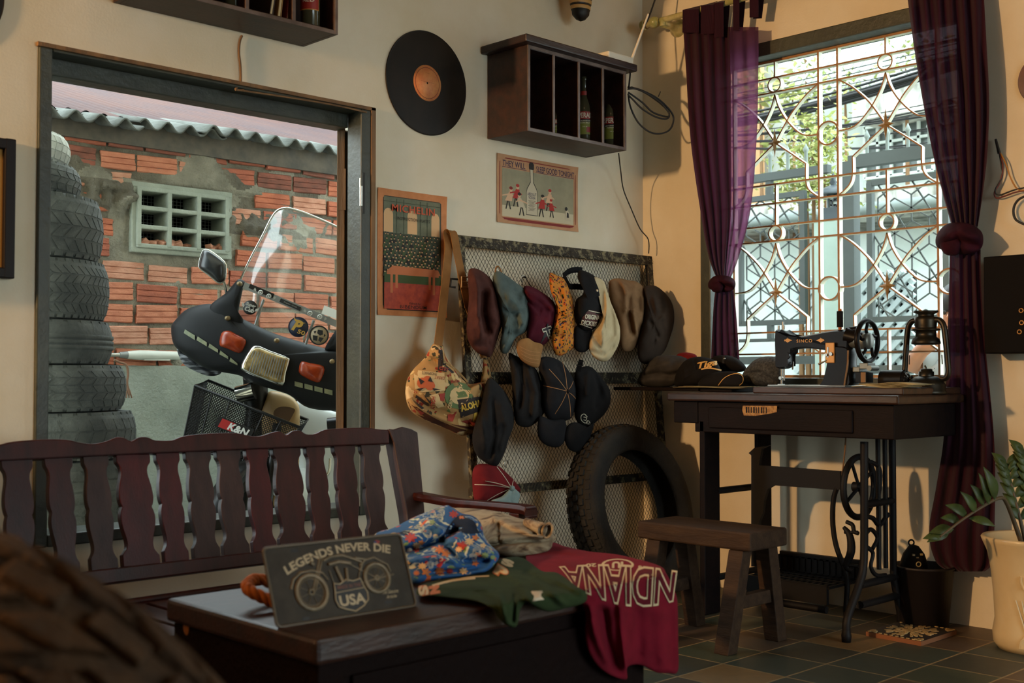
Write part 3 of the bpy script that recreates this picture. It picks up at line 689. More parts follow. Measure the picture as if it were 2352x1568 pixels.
    def text(s, mb, txt, x, y, w, h=None, ang=0, mi=0, off=.0025, **k):
        src = subdiv(fit_text(txt, w, h, **k), 6); ca, sa = math.cos(R(ang)), math.sin(R(ang))
        src.v = [s.S(x + p.x * ca + p.y * sa, y + p.x * sa - p.y * ca, off) for p in src.v]
        put(mb, src, None, mi)
def ribbon(m, pts, w, th=.002, ax=None):
    """flat band along world points; w width along ax"""
    pts = [V(p) for p in pts]; ax = V(ax).normalized(); rings = []
    for i, p in enumerate(pts):
        d = (pts[min(i + 1, len(pts) - 1)] - pts[max(i - 1, 0)]).normalized(); b = (ax - d * ax.dot(d)).normalized() * w / 2; nn = d.cross(b).normalized() * th / 2
        rings.append([p - b - nn, p + b - nn, p + b + nn, p - b + nn])
    return m.loft(rings, True, False, False)
# ================================================================ things on the left wall
mat('dark_wood', '2e1712', 0.45, c2='1b0d0b', sc=10, stretch=(1, 1, 6), bump=0.15, bsc=40)
mat('box_wood', '35190f', 0.5, c2='1d0e0a', sc=7, stretch=(1, 4, 4), bump=0.2, bsc=40, bd=.004)
mat('box_edge', '6d5a50', 0.5, c2='4a372c', sc=14)
mat('glass_bottle', '4a4632', 0.1, trans=0.25, ior=1.45)
mat('label_red', '8e2018', 0.5); mat('label_white', 'd8cfb8', 0.6); mat('label_green', '76782c', 0.6); mat('label_black', '1a1614', 0.6); mat('label_gold', 'b98b3c', 0.5)
mat('white_plastic', 'ded6c4', 0.5); mat('black_plastic', '141212', 0.4)
def wallM(px, py, off, plane='Y'):
    """frame on the wall: x along the wall to the right, y up, z out of the wall into the room"""
    if plane == 'Y': return mtx(pY(px, py, -off), (1, 0, 0), (0, 0, 1), (0, -1, 0))
    return mtx(pX(px, py, -off), (0, -1, 0), (0, 0, 1), (-1, 0, 0))
# ---- bottle
def bottle(name, label, loc, hgt, rad, rot, txt, style=0):
    t = thing(name, label, 'bottle', loc); T = Matrix.Translation(V(loc)); s = hgt
    m = MB(); m.lathe([(rad * .85, 0), (rad, .02 * s), (rad, .5 * s), (rad * .93, .57 * s), (rad * .55, .68 * s), (rad * .42, .76 * s), (rad * .38, .93 * s), (rad * .46, .94 * s), (rad * .46, .985 * s), (rad * .3, s)], T, 20); m.build('glass', 'glass_bottle', t)
    def band(z0, z1, rr, a0, a1, mi, m):
        n = 14; m.grid(lambda u, v: T @ V((rr * math.cos(a0 + (a1 - a0) * u), rr * math.sin(a0 + (a1 - a0) * u), z0 + (z1 - z0) * v)), n, 1)
        for i in range(len(m.f) - n, len(m.f)): m.m[i] = mi
    a = rot; m = MB()
    if style == 0:
        band(.14 * s, .32 * s, rad * 1.012, a - 1.25, a + 1.25, 2, m); band(.32 * s, .40 * s, rad * 1.012, a - 1.25, a + 1.25, 3, m); band(.36 * s, .47 * s, rad * 1.02, a - 1.25, a + 1.25, 0, m); nk = MB(); band(.72 * s, .78 * s, rad * .5, a - 1.3, a + 1.3, 0, nk); nk.build('neck_label', ['label_red', 'label_white'], t)
        def ct(tx, z, w, h, mi, sx=1):
            src = fit_text(tx, w, h, bold=.02); src = warp(src, lambda p: T @ V((rad * 1.04 * math.cos(a + p.x / rad), rad * 1.04 * math.sin(a + p.x / rad), z + p.y))); put(m, src, None, mi)
        ct(txt, .415 * s, rad * 3.3, .075 * s, 1); ct('BEER BLENDED WITH', .335 * s, rad * 1.6, .016 * s, 1); ct('VODKA MALT', .305 * s, rad * 1.2, .016 * s, 1); ct('33 cl', .25 * s, rad * .5, .014 * s, 1)
        band(.17 * s, .25 * s, rad * 1.03, a + .2, a + .8, 0, m)
    else:
        band(.22 * s, .46 * s, rad * 1.012, a - 1.2, a + 1.2, 4, m); band(.23 * s, .45 * s, rad * 1.02, a - 1.15, a + 1.15, 0, m)
        src = fit_text(txt, rad * 1.2, .06 * s, bold=.01); put(m, warp(src, lambda p: T @ V((rad * 1.04 * math.cos(a + p.x / rad), rad * 1.04 * math.sin(a + p.x / rad), .35 * s + p.y))), None, 1)
    m.build('label', ['label_red', 'label_white', 'label_green', 'label_black', 'label_gold'], t); return t
CAMROT = math.atan2(-fh.y, -fh.x)
# ---- vinyl record
mat('vinyl', '15110d', 0.5, spec=.2, c2='231b14', sc=9, lo=.45, hi=.8); mat('record_label', 'b8683a', 0.6, c2='c98850', sc=30); mat('record_print', '6b2a1a', 0.7)
def record(name, label, M, r):
    t = thing(name, label, 'record', M.translation); m = MB()
    prof = [(.003, .0012)] + [(r * .33, .0012)]
    k = .34
    while k < .985: prof += [(r * k, .0012), (r * (k + .012), .00132)]; k += .02
    prof += [(r * .99, .0022), (r, .0012), (r, -.0012), (.003, -.0012)]
    m.lathe(prof, M, 72, False); m.build('disc', 'vinyl', t)
    m = MB(); m.lathe([(.0035, .0013), (r * .345, .0013), (r * .345, .0016), (.0035, .0016)], M, 48, False); m.cur = 1
    m.lathe([(r * .29, .0017), (r * .30, .0017)], M, 48, False)
    for tx, y, w in (('* * *', .19, .1), ('R E C O', .10, .2), ('_________', .02, .34), ('33', -.06, .08), ('SIDE 1', -.13, .16), ('STEREO', -.2, .14)):
        if tx in ('* * *', '_________'): m.box(M @ V((0, r * y, .0017)), (r * w, .0002, r * .01), M.to_3x3() @ Matrix.Rotation(R(0), 3, 'X'))
    m.build('paper_label', ['record_label', 'record_print'], t); return t
RM = wallM(981, 191, .004)
record('vinyl_record', 'black vinyl record with an orange label hanging whole on the cream wall', RM, pY(981, 100, 0).z - pY(981, 202, 0).z + .026)
record('vinyl_record', 'dark disc cut off by the top left corner of the photo', wallM(-128, -30, .004), .15)
mat('red_disc', '3a1210', .4, c2='571c16', sc=6)
rm = wallM(2400, 180, .004, 'X'); t_ = record('vinyl_record', 'dark red disc on the right wall cut off at the photo edge', rm, .085)
t_.children[0].data.materials[0] = MAT['red_disc']
# ---- wall boxes
ZB = dict()
def wallbox(name, label, Xa, Xb, D, za, zb, top, ndiv, cord=None):
    t = thing(name, label, 'shelf', ((Xa + Xb) / 2, 0, za)); th = .014; m = MB()
    m.bb((Xa, -D, za), (Xa + th, -.002, zb)); m.bb((Xb - th, -D, za), (Xb, -.002, zb)); m.bb((Xa + th, -D, za + .0003), (Xb - th, -.002, za + th)); m.bb((Xa + th, -.012, za + th), (Xb - th, -.002, zb - th)); m.bb((Xa + th, -D, zb - th), (Xb - th, -.002, zb - .0003))
    m.build('carcass', 'box_wood', t, bevel=.0015)
    if top: m = MB(); m.bb((Xa - .035, -D - .03, zb), (Xb + .035, -.002, zb + .028)); m.build('top_board', 'dark_wood', t, bevel=.005)
    for i in range(1, ndiv): x = Xa + (Xb - Xa) * i / ndiv; m = MB(); m.bb((x - .005, -D + .001, za + th), (x + .005, -.012, zb - th)); m.build('divider', 'box_wood', t)
    m = MB(); f = -D - .002
    for a, b in (((Xa, f, za), (Xb, -D + .001, za + .012)), ((Xa, f, zb - .012), (Xb, -D + .001, zb)), ((Xa + .0005, f - .0006, za + .0005), (Xa + .012, -D + .0004, zb - .0005)), ((Xb - .012, f - .0006, za + .0005), (Xb - .0005, -D + .0004, zb - .0005))): m.bb(a, b)
    for i in range(1, ndiv): x = Xa + (Xb - Xa) * i / ndiv; m.bb((x - .006, f + .0006, za + .001), (x + .006, -D + .0006, zb - .001))
    m.build('front_edge', 'box_edge', t, bevel=.001); return t
# shelf with bottles: back-left bottom (1117,315), front-left bottom (1209,303), front-right bottom (1438,350)
D2 = .205
Xl = pY(1119, 300, 0).x; zb0 = pY(1119, 318, 0).z
f0 = pY(1209, 303, -D2); 
D2 = None
for k in range(200):   # depth at which the front-left edge lands on the photo's column
    d = .05 + k * .002; q = (V((Xl, -d, zb0)) - CAM); 
    if CX + FPX * q.dot(rt) / q.dot(fw) > 1211: D2 = d; break
Xr = pY(1438, 340, -D2).x; zt2 = pY(1215, 103, -D2).z; zb0 = pY(1212, 300, -D2).z
wallbox('bottle_shelf', 'dark wooden box shelf with three beer bottles above the small poster', Xl, Xr, D2, zb0, zt2, True, 4)
bw_ = (Xr - Xl) / 4
for px, by, tp, lab in ((1277, 312, 218, 'brown beer bottle mostly hidden by the first divider of the wall shelf'), (1342, 326, 176, 'beer bottle standing in the third compartment of the wall shelf'), (1404, 336, 190, 'beer bottle standing in the rightmost compartment of the wall shelf')):
    dd = {1277: .4, 1342: .55, 1404: .62}[px] * D2; p = pY(px, by, -dd)
    top = pY(px, tp, -dd).z; hh = top - zb0 - .015
    bottle('beer_bottle', lab, (p.x, p.y, zb0 + .0145), hh, hh * .125, CAMROT, 'DESPERADOS')
# upper left shelf, cut by the top of the photo
Xr3 = pY(779, 60, 0).x
for k in range(200):
    d = .05 + k * .002; q = V((Xr3, -d, 1.9)) - CAM
    if CX + FPX * q.dot(rt) / q.dot(fw) > 776: break
zb3 = pY(697, 108, 0).z; D3 = .2
fl3 = pY(325, 18, -.0); Xl3 = pY(352, 25, -D3).x
q = pY(700, 106, 0)
Xr3 = pY(697, 100, 0).x
D3 = None
for k in range(300):
    d = .03 + k * .002; q = V((Xr3, -d, zb3)) - CAM
    if CX + FPX * q.dot(rt) / q.dot(fw) > 775: D3 = d; break
zb3 = pY(697, 108, -0.0).z
# front bottom edge runs (352,22)..(776,80)
zb3 = pY(697, 107, -.0).z; zf = pY(776, 82, -D3).z; zb3 = (zb3 + zf) / 2
Xl3 = pY(330, 20, -D3).x
wallbox('bottle_shelf', 'dark wooden box shelf with bottle and books above the left window', Xl3, Xr3, D3, zb3, zb3 + .36, True, 4)
p = pY(712, 52, -D3 * .72); bottle('beer_bottle', 'dark bottle with a red and gold label in the upper left wall shelf', (p.x, p.y, zb3 + .0145), .24, .03, CAMROT, 'RED', 1)
p = pY(535, 4, -D3 * .6); bottle('beer_bottle', 'bottle in the upper left wall shelf of which only the foot shows', (p.x, p.y, zb3 + .0145), .24, .03, CAMROT, 'RED', 1)
mat('book_red', '6b1a17', .6); mat('book_tan', 'a08050', .7); mat('paper_edge', 'c9b68c', .8); mat('book_dark', '3a2a22', .6)
for i, (px, cvr, lab) in enumerate(((628, 'book_dark', 'dark thin book leaning leftmost in the upper left wall shelf'), (644, 'book_tan', 'tan thin book leaning between two others in the upper left shelf'), (664, 'book_red', 'red covered book with pale pages leaning in the upper left shelf'))):
    p = pY(px, 34, -D3 * .8); bk = thing('book', lab, 'book', (p.x, p.y, zb3 + .0145), 'books in the upper left shelf'); th = .016 if i == 2 else .01
    Rm = Matrix.Rotation(R(9 - 2 * i), 3, 'Y') ; c = V((p.x, p.y + .05, zb3 + .0145 + .112))
    for sg in (1, -1):
        m = MB(); m.box(c + Rm @ V((sg * th / 2, 0, 0)), (.002, .13, .215), Rm); m.build('cover', cvr, bk)
    m = MB(); m.box(c, (th - .002, .124, .208), Rm); m.build('pages', 'paper_edge', bk)
# cord from that shelf down to the window frame
m = MB(); cp = [(556, 82), (551, 95), (549, 120), (552, 150), (553, 185), (548, 197), (541, 206), (560, 207)]
m.tube(crom([pY(x, y, -.006) for x, y in cp], 5), .0035, 6)
m.tube(crom([pY(541, 206, -.018), pY(650, 222, -.018), pY(760, 240, -.018), pY(842, 258, -.018)], 4), .003, 6)
single(m, 'hanging_string', 'raw_wood_edge', 'thin brown cord hanging from the upper left shelf to the window frame', 'string')
# left picture
pa, pb_ = pY(38, 320, -.03), pY(33, 640, -.03); px1 = pa.x; pw_ = .34
t = thing('picture_frame', 'black picture frame with ochre mount cut off by the left photo edge', 'picture', (px1 - pw_ / 2, 0, pb_.z)); m = MB()
z0, z1 = pb_.z, pa.z; fw_ = .028
for a, b in (((px1 - fw_, -.0304, z0), (px1, -.003, z1)), ((px1 - pw_, -.0304, z0), (px1 - pw_ + fw_, -.003, z1)), ((px1 - pw_ + .001, -.03, z0 + .001), (px1 - .001, -.003, z0 + fw_)), ((px1 - pw_ + .001, -.03, z1 - fw_), (px1 - .001, -.003, z1 - .001))): m.bb(a, b)
mat('frame_black', '17110f', .5, spec=.15); mat('ochre', 'a87a35', .8); m.build('moulding', 'frame_black', t, bevel=.003)
m = MB(); m.bb((px1 - pw_ + .01, -.014, z0 + .01), (px1 - .01, -.004, z1 - .01)); m.build('mount', 'ochre', t)
# mask / carving at the top
mat('mask_wood', '7a5630', .5, c2='5c3c20', sc=9); mat('mask_black', '15100c', .5); mat('mask_cream', 'b08a52', .5)
t = thing('carved_mask', 'carved wooden mask whose black and tan striped snout points down above the shelf', 'carving', pY(1338, 40, -.1))
cx_ = pY(1338, 20, -.1); m = MB(); zq = pY(1338, 48, -.1).z; r0 = abs(pY(1362, 20, -.1).x - pY(1314, 20, -.1).x) / 2
prof = [(0, 0), (.35, .008), (.62, .025), (.66, .042), (.7, .043), (.74, .056), (.7, .057), (.78, .064), (.82, .078), (.78, .079), (.86, .09), (.9, .1), (1.0, .13), (1.5, .2), (2.1, .3), (2.0, .4), (.9, .46)]
k = 0
for i in range(len(prof) - 1):
    (ra, za), (rb, zb) = prof[i], prof[i + 1]; m.cur = 1 if za < .042 else (2 if .043 <= za < .056 else (1 if za < .064 else (2 if za < .078 else (1 if za < .09 else 0))))
    T = Matrix.Translation((cx_.x, -.09, zq)) @ Matrix.Diagonal((1, .8, 1, 1))
    m.lathe([(r0 * ra + 1e-4, za), (r0 * rb + 1e-4, zb)], T, 20, False)
m.build('face', ['mask_wood', 'mask_black', 'mask_cream'], t, merge=True)
for sg in (-1, 1):
    m = MB(); m.tube(crom([(cx_.x + sg * .05, -.08, zq + .36), (cx_.x + sg * .15, -.09, zq + .4), (cx_.x + sg * .25, -.09, zq + .36), (cx_.x + sg * .31, -.1, zq + .24 + (.04 if sg > 0 else 0))], 6), [.035 - .0015 * i for i in range(19)], 10); m.build('horn', 'mask_wood', t)
# router on the shelf
zt = zt2 + .0285; t = thing('wifi_router', 'white plastic router with raised antenna on top of the bottle shelf', 'router', (pZ(1405, 135, zt).x, -.08, zt))
c_ = pZ(1452, 140, zt); xr = Xr + .03; m = MB(); ya_ = -D2 - .012; xa_ = pY(1398, 120, ya_).x; xr = pY(1456, 130, ya_).x; m.bb((xa_, ya_, zt), (xr, ya_ + .13, zt + .03)); m.build('case', 'white_plastic', t, bevel=.006)
m = MB(); a = V((xr + .004, ya_ + .02, zt + .015)); b = pD(1490, 30, (a - CAM).dot(fw)); m.tube([a, a.lerp(b, .98)], [.006, .0035], 8); m.build('antenna', 'white_plastic', t)
# cables by the corner
m = MB(); cps = [(1511, -20), (1490, 40), (1472, 75), (1458, 115), (1450, 140), (1447, 175), (1444, 205)]
tt = [4.72, 4.7, 4.66, 4.62, 4.6, 4.58, 4.56]
m.tube(crom([pD(x, y, t0) for (x, y), t0 in zip(cps, tt)], 5), .0035, 6)
lp = [[(1442, 205), (1460, 204), (1490, 217), (1520, 238), (1537, 262), (1530, 273), (1505, 268), (1475, 250), (1455, 230), (1443, 218)], [(1442, 200), (1470, 206), (1510, 226), (1540, 255), (1547, 275), (1538, 298), (1515, 307), (1490, 302), (1465, 280), (1448, 245), (1443, 215)], [(1443, 212), (1475, 235), (1500, 258), (1532, 268), (1536, 258), (1515, 236), (1480, 212), (1450, 200)]]
for k, L in enumerate(lp): m.tube(crom([pD(x, y, 4.56 + .06 * (x - 1442) / 100 + .01 * k) for x, y in L], 5), .0035, 6)
m.tube([pD(1517, 210, 4.6), pD(1512, 222, 4.6)], .002, 5)
single(m, 'cable_coil', 'cable_black', 'coiled black cable dangling from the right end of the bottle shelf', 'cable')
m = MB(); m.tube(crom([pD(x, y, t0) for x, y, t0 in ((1421, 352, 4.62), (1426, 395, 4.72), (1432, 435, 4.76), (1450, 480, 4.80), (1470, 525, 4.82), (1489, 550, 4.83), (1490, 582, 4.83))], 5), .0025, 6)
single(m, 'wall_wire', 'cable_black', 'thin black wire running from the bottle shelf down to the rack corner', 'wire')
# ---- posters
def poster(name, label, px0, py0, px1, py1, mats, draw):
    a, b = pY(px0, py0, -.002), pY(px1, py1, -.002); w, h = b.x - a.x, a.z - b.z
    M = mtx((a.x, -.0015, b.z), (1, 0, 0), (0, 0, 1), (0, -1, 0)); t = thing(name, label, 'poster', (a.x, 0, b.z)); m = MB()
    m.grid(lambda u, v: M @ V((w * u, h * v, .001 + .004 * max(0, (abs(u - .5) * 2) ** 6 * (abs(v - .5) * 2) ** 6))), 12, 12); k = [0]
    def rect(x0, y0, x1, y1, mi): k[0] += 1; z = .0016 + k[0] * .00003; m.poly([M @ V((w * x, h * y, z)) for x, y in ((x0, y0), (x1, y0), (x1, y1), (x0, y1))], mi)
    def pg(pts, mi): k[0] += .25; z = .0016 + k[0] * .00003; m.poly([M @ V((w * x, h * y, z)) for x, y in pts], mi)
    def el(x, y, rx, ry, mi, n=14): pg([(x + rx * math.cos(i * 2 * math.pi / n), y + ry * math.sin(i * 2 * math.pi / n)) for i in range(n)], mi)
    def tx(s, x, y, ww, hh, mi, **kw): k[0] += 1; put(m, fit_text(s, ww * w, hh * h, **kw), M @ Matrix.Translation((x * w, y * h, .0016 + k[0] * .00003)), mi)
    def frame(x0, y0, x1, y1, tk, mi):
        ty = tk * w / h
        for q in ((x0, y0, x1, y0 + ty), (x0, y1 - ty, x1, y1), (x0, y0, x0 + tk, y1), (x1 - tk, y0, x1, y1)): rect(*q, mi)
    draw(rect, pg, el, tx, frame); m.build('paper', mats, t); return t
mat('po_border', 'c8824f', .8, c2='b5713f', sc=20); mat('po_hall', '6e7058', .8, c2='5d614c', sc=30); mat('po_red', 'b0492f', .8, c2='93382a', sc=50); mat('po_text', 'c2512f', .8); mat('po_black', '1d1712', .8)
mat('po_arch', 'd3a878', .8); mat('po_crowd', '2c3320', .8, c2='48503a', sc=60); mat('po_face', 'b89066', .8); mat('po_table', 'b5693f', .8); mat('po_green', '3a4a24', .8)
def dr1(rect, pg, el, tx, frame):
    rect(.075, .045, .915, .945, 4); rect(.085, .052, .905, .94, 1)
    for x, w_ in ((.085, .13), (.42, .14), (.77, .12)): rect(x, .66, x + w_, .80, 5); el(x + w_ / 2, .80, w_ / 2, .05, 5)
    for x in (.26, .36, .6, .7): rect(x, .64, x + .012, .93, 2 + 4)
    rect(.085, .9, .905, .905, 6); rect(.085, .30, .905, .655, 6)
    rnd = random.Random(2)
    for j in range(11):
        for i in range(15):
            x = .10 + i * .054 + (.027 if j % 2 else 0) + rnd.uniform(-.012, .012); y = .64 - j * .03 + rnd.uniform(-.008, .008)
            if x < .88: el(x, y, .009 + .005 * (j / 9), .009 + .004 * j / 9, 7, 8); el(x, y + .007, .010 + .004 * j / 9, .006, 4, 8); pg([(x - .03, y - .035), (x + .03, y - .035), (x + .016, y - .01), (x - .016, y - .01)], 6 if rnd.random() < .6 else (9 if rnd.random() < .7 else 4))
    rect(.085, .30, .905, .34, 9); rect(.085, .052, .905, .26, 2); rect(.085, .26, .905, .30, 9)
    pg([(.12, .35), (.9, .34), (.96 - .1, .385), (.2, .395)], 8); rect(.12, .325, .87, .35, 8)
    for x in (.17, .78, .24, .72): rect(x, .18 if x in (.17, .78) else .22, x + .035, .33, 8)
    tx('MICHELIN', .5, .855, .62, .058, 3, bold=.014, space=1.1); tx('INSTRUCTION  PLATES', .5, .775, .47, .024, 4, bold=.004, space=1.1)
    tx('Edited by', .52, .10, .17, .022, 4, shear=.3, bold=.004); tx('BIBENDUM', .5, .073, .38, .026, 4, bold=.004, space=1.15)
poster('wall_poster', 'tall orange bordered poster headed MICHELIN of a hall with a table', 867, 430, 1025, 730, ['po_border', 'po_hall', 'po_red', 'po_text', 'po_black', 'po_arch', 'po_crowd', 'po_face', 'po_table', 'po_green'], dr1)
mat('p2_border', 'b98a63', .8, c2='a97a55', sc=15); mat('p2_field', '9a9275', .8, c2='8a846a', sc=14); mat('p2_line', '7d2620', .8); mat('p2_blue', '2b2748', .8); mat('p2_bottle', 'b9ab8e', .6); mat('p2_red', 'a22a22', .8); mat('p2_skin', 'cda582', .8); mat('p2_ground', 'c0b394', .8); mat('p2_ink', '24201c', .8)
def dr2(rect, pg, el, tx, frame):
    frame(.03, .045, .97, .955, .008, 2); rect(.06, .1, .94, .80, 1); rect(.06, .1, .94, .26, 7)
    rect(.05, .055, .95, .085, 2)
    tx('THEY WILL', .2, .875, .27, .085, 3, bold=.005); tx('SLEEP GOOD TONIGHT', .71, .865, .48, .085, 3, bold=.005); rect(.06, .815, .35, .822, 3); rect(.46, .808, .95, .815, 3)
    pg([(.345, .16), (.485, .16), (.485, .50), (.475, .56), (.435, .66), (.43, .84), (.44, .85), (.44, .92), (.425, .95), (.395, .95), (.38, .92), (.38, .85), (.39, .84), (.395, .66), (.355, .56), (.345, .50)], 8)
    pg([(.35, .17), (.48, .17), (.48, .50), (.47, .55), (.43, .65), (.425, .84), (.395, .84), (.40, .65), (.36, .55), (.35, .50)], 4)
    tx('ABSOLUT', .415, .475, .11, .045, 3, bold=.012); tx('VODKA', .415, .425, .085, .045, 3, bold=.012)
    for i in range(9): rect(.37 + .012 * (i % 2), .375 - i * .018, .46 - .012 * (i % 3), .38 - i * .018, 8)
    rnd = random.Random(6)
    def kid(x, y, s, col, lean):
        el(x + lean * .05 * s, y + .155 * s, .017 * s, .032 * s, 6, 10); el(x + lean * .05 * s, y + .175 * s, .019 * s, .022 * s, rnd.choice((5, 8, 2)), 10)
        pg([(x - .035 * s, y), (x + .04 * s, y), (x + lean * .05 * s + .02 * s, y + .125 * s), (x + lean * .05 * s - .02 * s, y + .125 * s)], col)
        for sg in (-1, 1):
            pg([(x + sg * .012 * s, y), (x + sg * .03 * s, y - .11 * s), (x + sg * .018 * s, y - .11 * s), (x, y)], 8); pg([(x + lean * .05 * s, y + .11 * s), (x + sg * .065 * s, y + .07 * s), (x + sg * .065 * s, y + .055 * s), (x + lean * .05 * s, y + .085 * s)], 5 if col == 5 else 6)
    for x, y, s, c, l in ((.13, .33, 1.1, 6, .6), (.22, .38, 1.1, 5, .4), (.29, .26, 1.1, 4, -.5), (.53, .28, 1.1, 5, .3), (.62, .38, 1.1, 6, .3), (.66, .27, .9, 5, -.2)): kid(x, y, s, c, l)
    pg([(.83, .15), (.91, .15), (.88, .28), (.86, .33), (.835, .30)], 4); el(.845, .33, .018, .03, 8); pg([(.85, .2), (.88, .2), (.875, .27), (.855, .28)], 8)
poster('wall_poster', 'landscape vintage advertising poster below the bottle shelf with dancing children round a bottle', 1141, 351, 1327, 533, ['p2_border', 'p2_field', 'p2_line', 'p2_blue', 'p2_bottle', 'p2_red', 'p2_skin', 'p2_ground', 'p2_ink'], dr2)
# ---- hat rack
mat('rack_iron', '2c2418', .85, c2='7a6f52', sc=45, lo=.5, hi=.62, bump=.6, bsc=90, bd=.006); mat('rack_mesh', '2c2b26', .6, .4); mat('rust', '5a3a22', .85)
zr = pY(1045, 540, -.035).z; RP = V((0, -.035, zr)); RB = V((0, -.15, 0)); RD = (RP - RB).normalized(); RN = V((1, 0, 0)).cross(RD)
rk = lambda x, y, off=0: pP(x, y, RP + RN * (-off if RN.y > 0 else off), RN)
rxl, rxr = rk(1052, 640).x, rk(1503, 700).x
if RN.y > 0: RN = -RN
def rpt(x, z, o=0): return RB + RD * (z / RD.z) + V((x, 0, 0)) + RN * o
ra = thing('hat_rack', 'rusty mesh panel rack full of hanging hats leaning on the wall', 'rack', ((rxl + rxr) / 2, -.15, 0))
W_ = .038
def rb(x0, x1, z0, z1, nm, o0=-.004, o1=.012, mt='rack_iron'):
    m = MB(); m.hexa([rpt(x0, z0, o0), rpt(x1, z0, o0), rpt(x1, z0, o1), rpt(x0, z0, o1), rpt(x0, z1, o0), rpt(x1, z1, o0), rpt(x1, z1, o1), rpt(x0, z1, o1)]); m.build(nm, mt, ra, bevel=.002)
rb(rxl, rxl + .03, 0, zr, 'side_rail'); rb(rxr - W_, rxr, 0, zr, 'side_rail'); rb(rxl, rxr, zr - W_, zr, 'top_rail')
zm1 = rk(1200, 868).z; zm2 = rk(1250, 1116).z
rb(rxl, rxr, zm1 - .022, zm1 + .022, 'cross_rail', -.012, -.002); rb(rxl, rxr, zm2 - .016, zm2 + .016, 'cross_rail', -.012, -.002); rb(rxl, rxr, .02, .055, 'bottom_rail')
m = MB(); pit = .0172; ns = int((rxr - rxl) / (pit / 2)); hz = .0132; nz_ = int(zr / hz)
for i in range(ns):
    x = rxl + .01 + i * pit / 2 + pit / 4; vs = []
    sg = 1 if i % 2 else -1; rings = []
    for k in range(nz_ + 1):
        z = k * hz; xx = x + sg * (1 if k % 2 else -1) * pit / 4
        c = rpt(xx, z, .004); rings.append([c + V((-.001, 0, 0)), c + RN * .0014, c + V((.001, 0, 0))])
    m.loft(rings, False, False, False)
m.build('wire_mesh', 'rack_mesh', ra)
# loose bristles of flaking paint on the rails
m = MB(); rnd = random.Random(11)
for i in range(700):
    if i < 330: x = rnd.uniform(rxl, rxr); z = rnd.uniform(zr - W_, zr - .004)
    elif i < 480: x = rnd.uniform(rxr - W_, rxr); z = rnd.uniform(.35, zr)
    elif i < 600: x = rnd.uniform(rxl, rxl + .03); z = rnd.uniform(.3, zr)
    else: x = rnd.uniform(rxl, rxr); z = rnd.uniform(zm1 - .02, zm1 + .02)
    p = rpt(x, z, .011); q = rpt(x + rnd.uniform(-.012, .016), z - rnd.uniform(.004, .02), .014 + rnd.random() * .008); d = (q - p).cross(RN).normalized() * .0018; m.add([p - d, p + d, q], [(0, 1, 2)], False, rnd.choice((0, 0, 1)))
mat('flake_pale', '7c7760', .8); tag(m.build('flaking_paint', ['rack_iron', 'flake_pale'], ra), kind='stuff')
# little hooks on the left rail and a wire end on the right
m = MB(); h0 = rk(1036, 640, .01); m.tube([h0 + V((.03, 0, .0)), h0, h0 + V((-.004, -.0, -.028)), h0 + V((.012, -.01, -.03))], .004, 6); m.build('hook', 'dark_metal', ra)
m = MB(); a = rk(1496, 592, .005); m.tube([a, pD(1525, 579, (a - CAM).dot(fw) - .03)], .002, 6); m.build('wire_end', 'dark_metal', ra)
for (hx, hy) in ((1145, 615), (1202, 640), (1270, 628), (1032 + 110, 1060), (1163, 1065)):
    m = MB(); c = rk(hx, hy, .012); m.tube(circ(c, (1, 0, 0), (0, 0, 1), .012, 12, 0, 4.6), .0016, 5); m.build('wire_hook', 'steel', ra)
# ---- hats
def rackt(off):
    a = rpt(0, 0, off); b = rpt(1, 0, off); c = rpt(0, 1, off); return tplane(a, b, c)
def fabric(name, c, c2=None, sc=14, bump=.25, bsc=400, sheen=0, **k): return mat(name, c, .95, c2=c2, sc=sc, bump=bump, bsc=bsc, sheen=sheen, bd=.002, spec=.15, **k)
fabric('wool_brown', '4e2c25', '3b201b'); fabric('denim_grey', '55605c', '454f4d'); fabric('maroon', '4c1320', '3d0e19'); fabric('suede_tan', '8f673d', '7d5833'); fabric('black_cloth', '171515', '100f10'); fabric('black_wool', '22201f', '191718'); fabric('cream_cloth', 'b8a582', 'a6926e'); fabric('khaki_cloth', '806042', '6c4f35'); fabric('leather_dark', '33271e', '251c16', sheen=0, sc=8); fabric('charcoal', '1d1c1e', '161517'); fabric('red_mesh', '6a1b1e', '581518'); fabric('pale_blue', '8fa09c', '7d8e8b'); fabric('strap_tan', '8a6239', '7a5530')
mat('thread_white', 'c9bfa6', .8); mat('thread_tan', '9c6a3c', .8); mat('patch_maroon', '47201c', .8); mat('patch_black', '121214', .7)
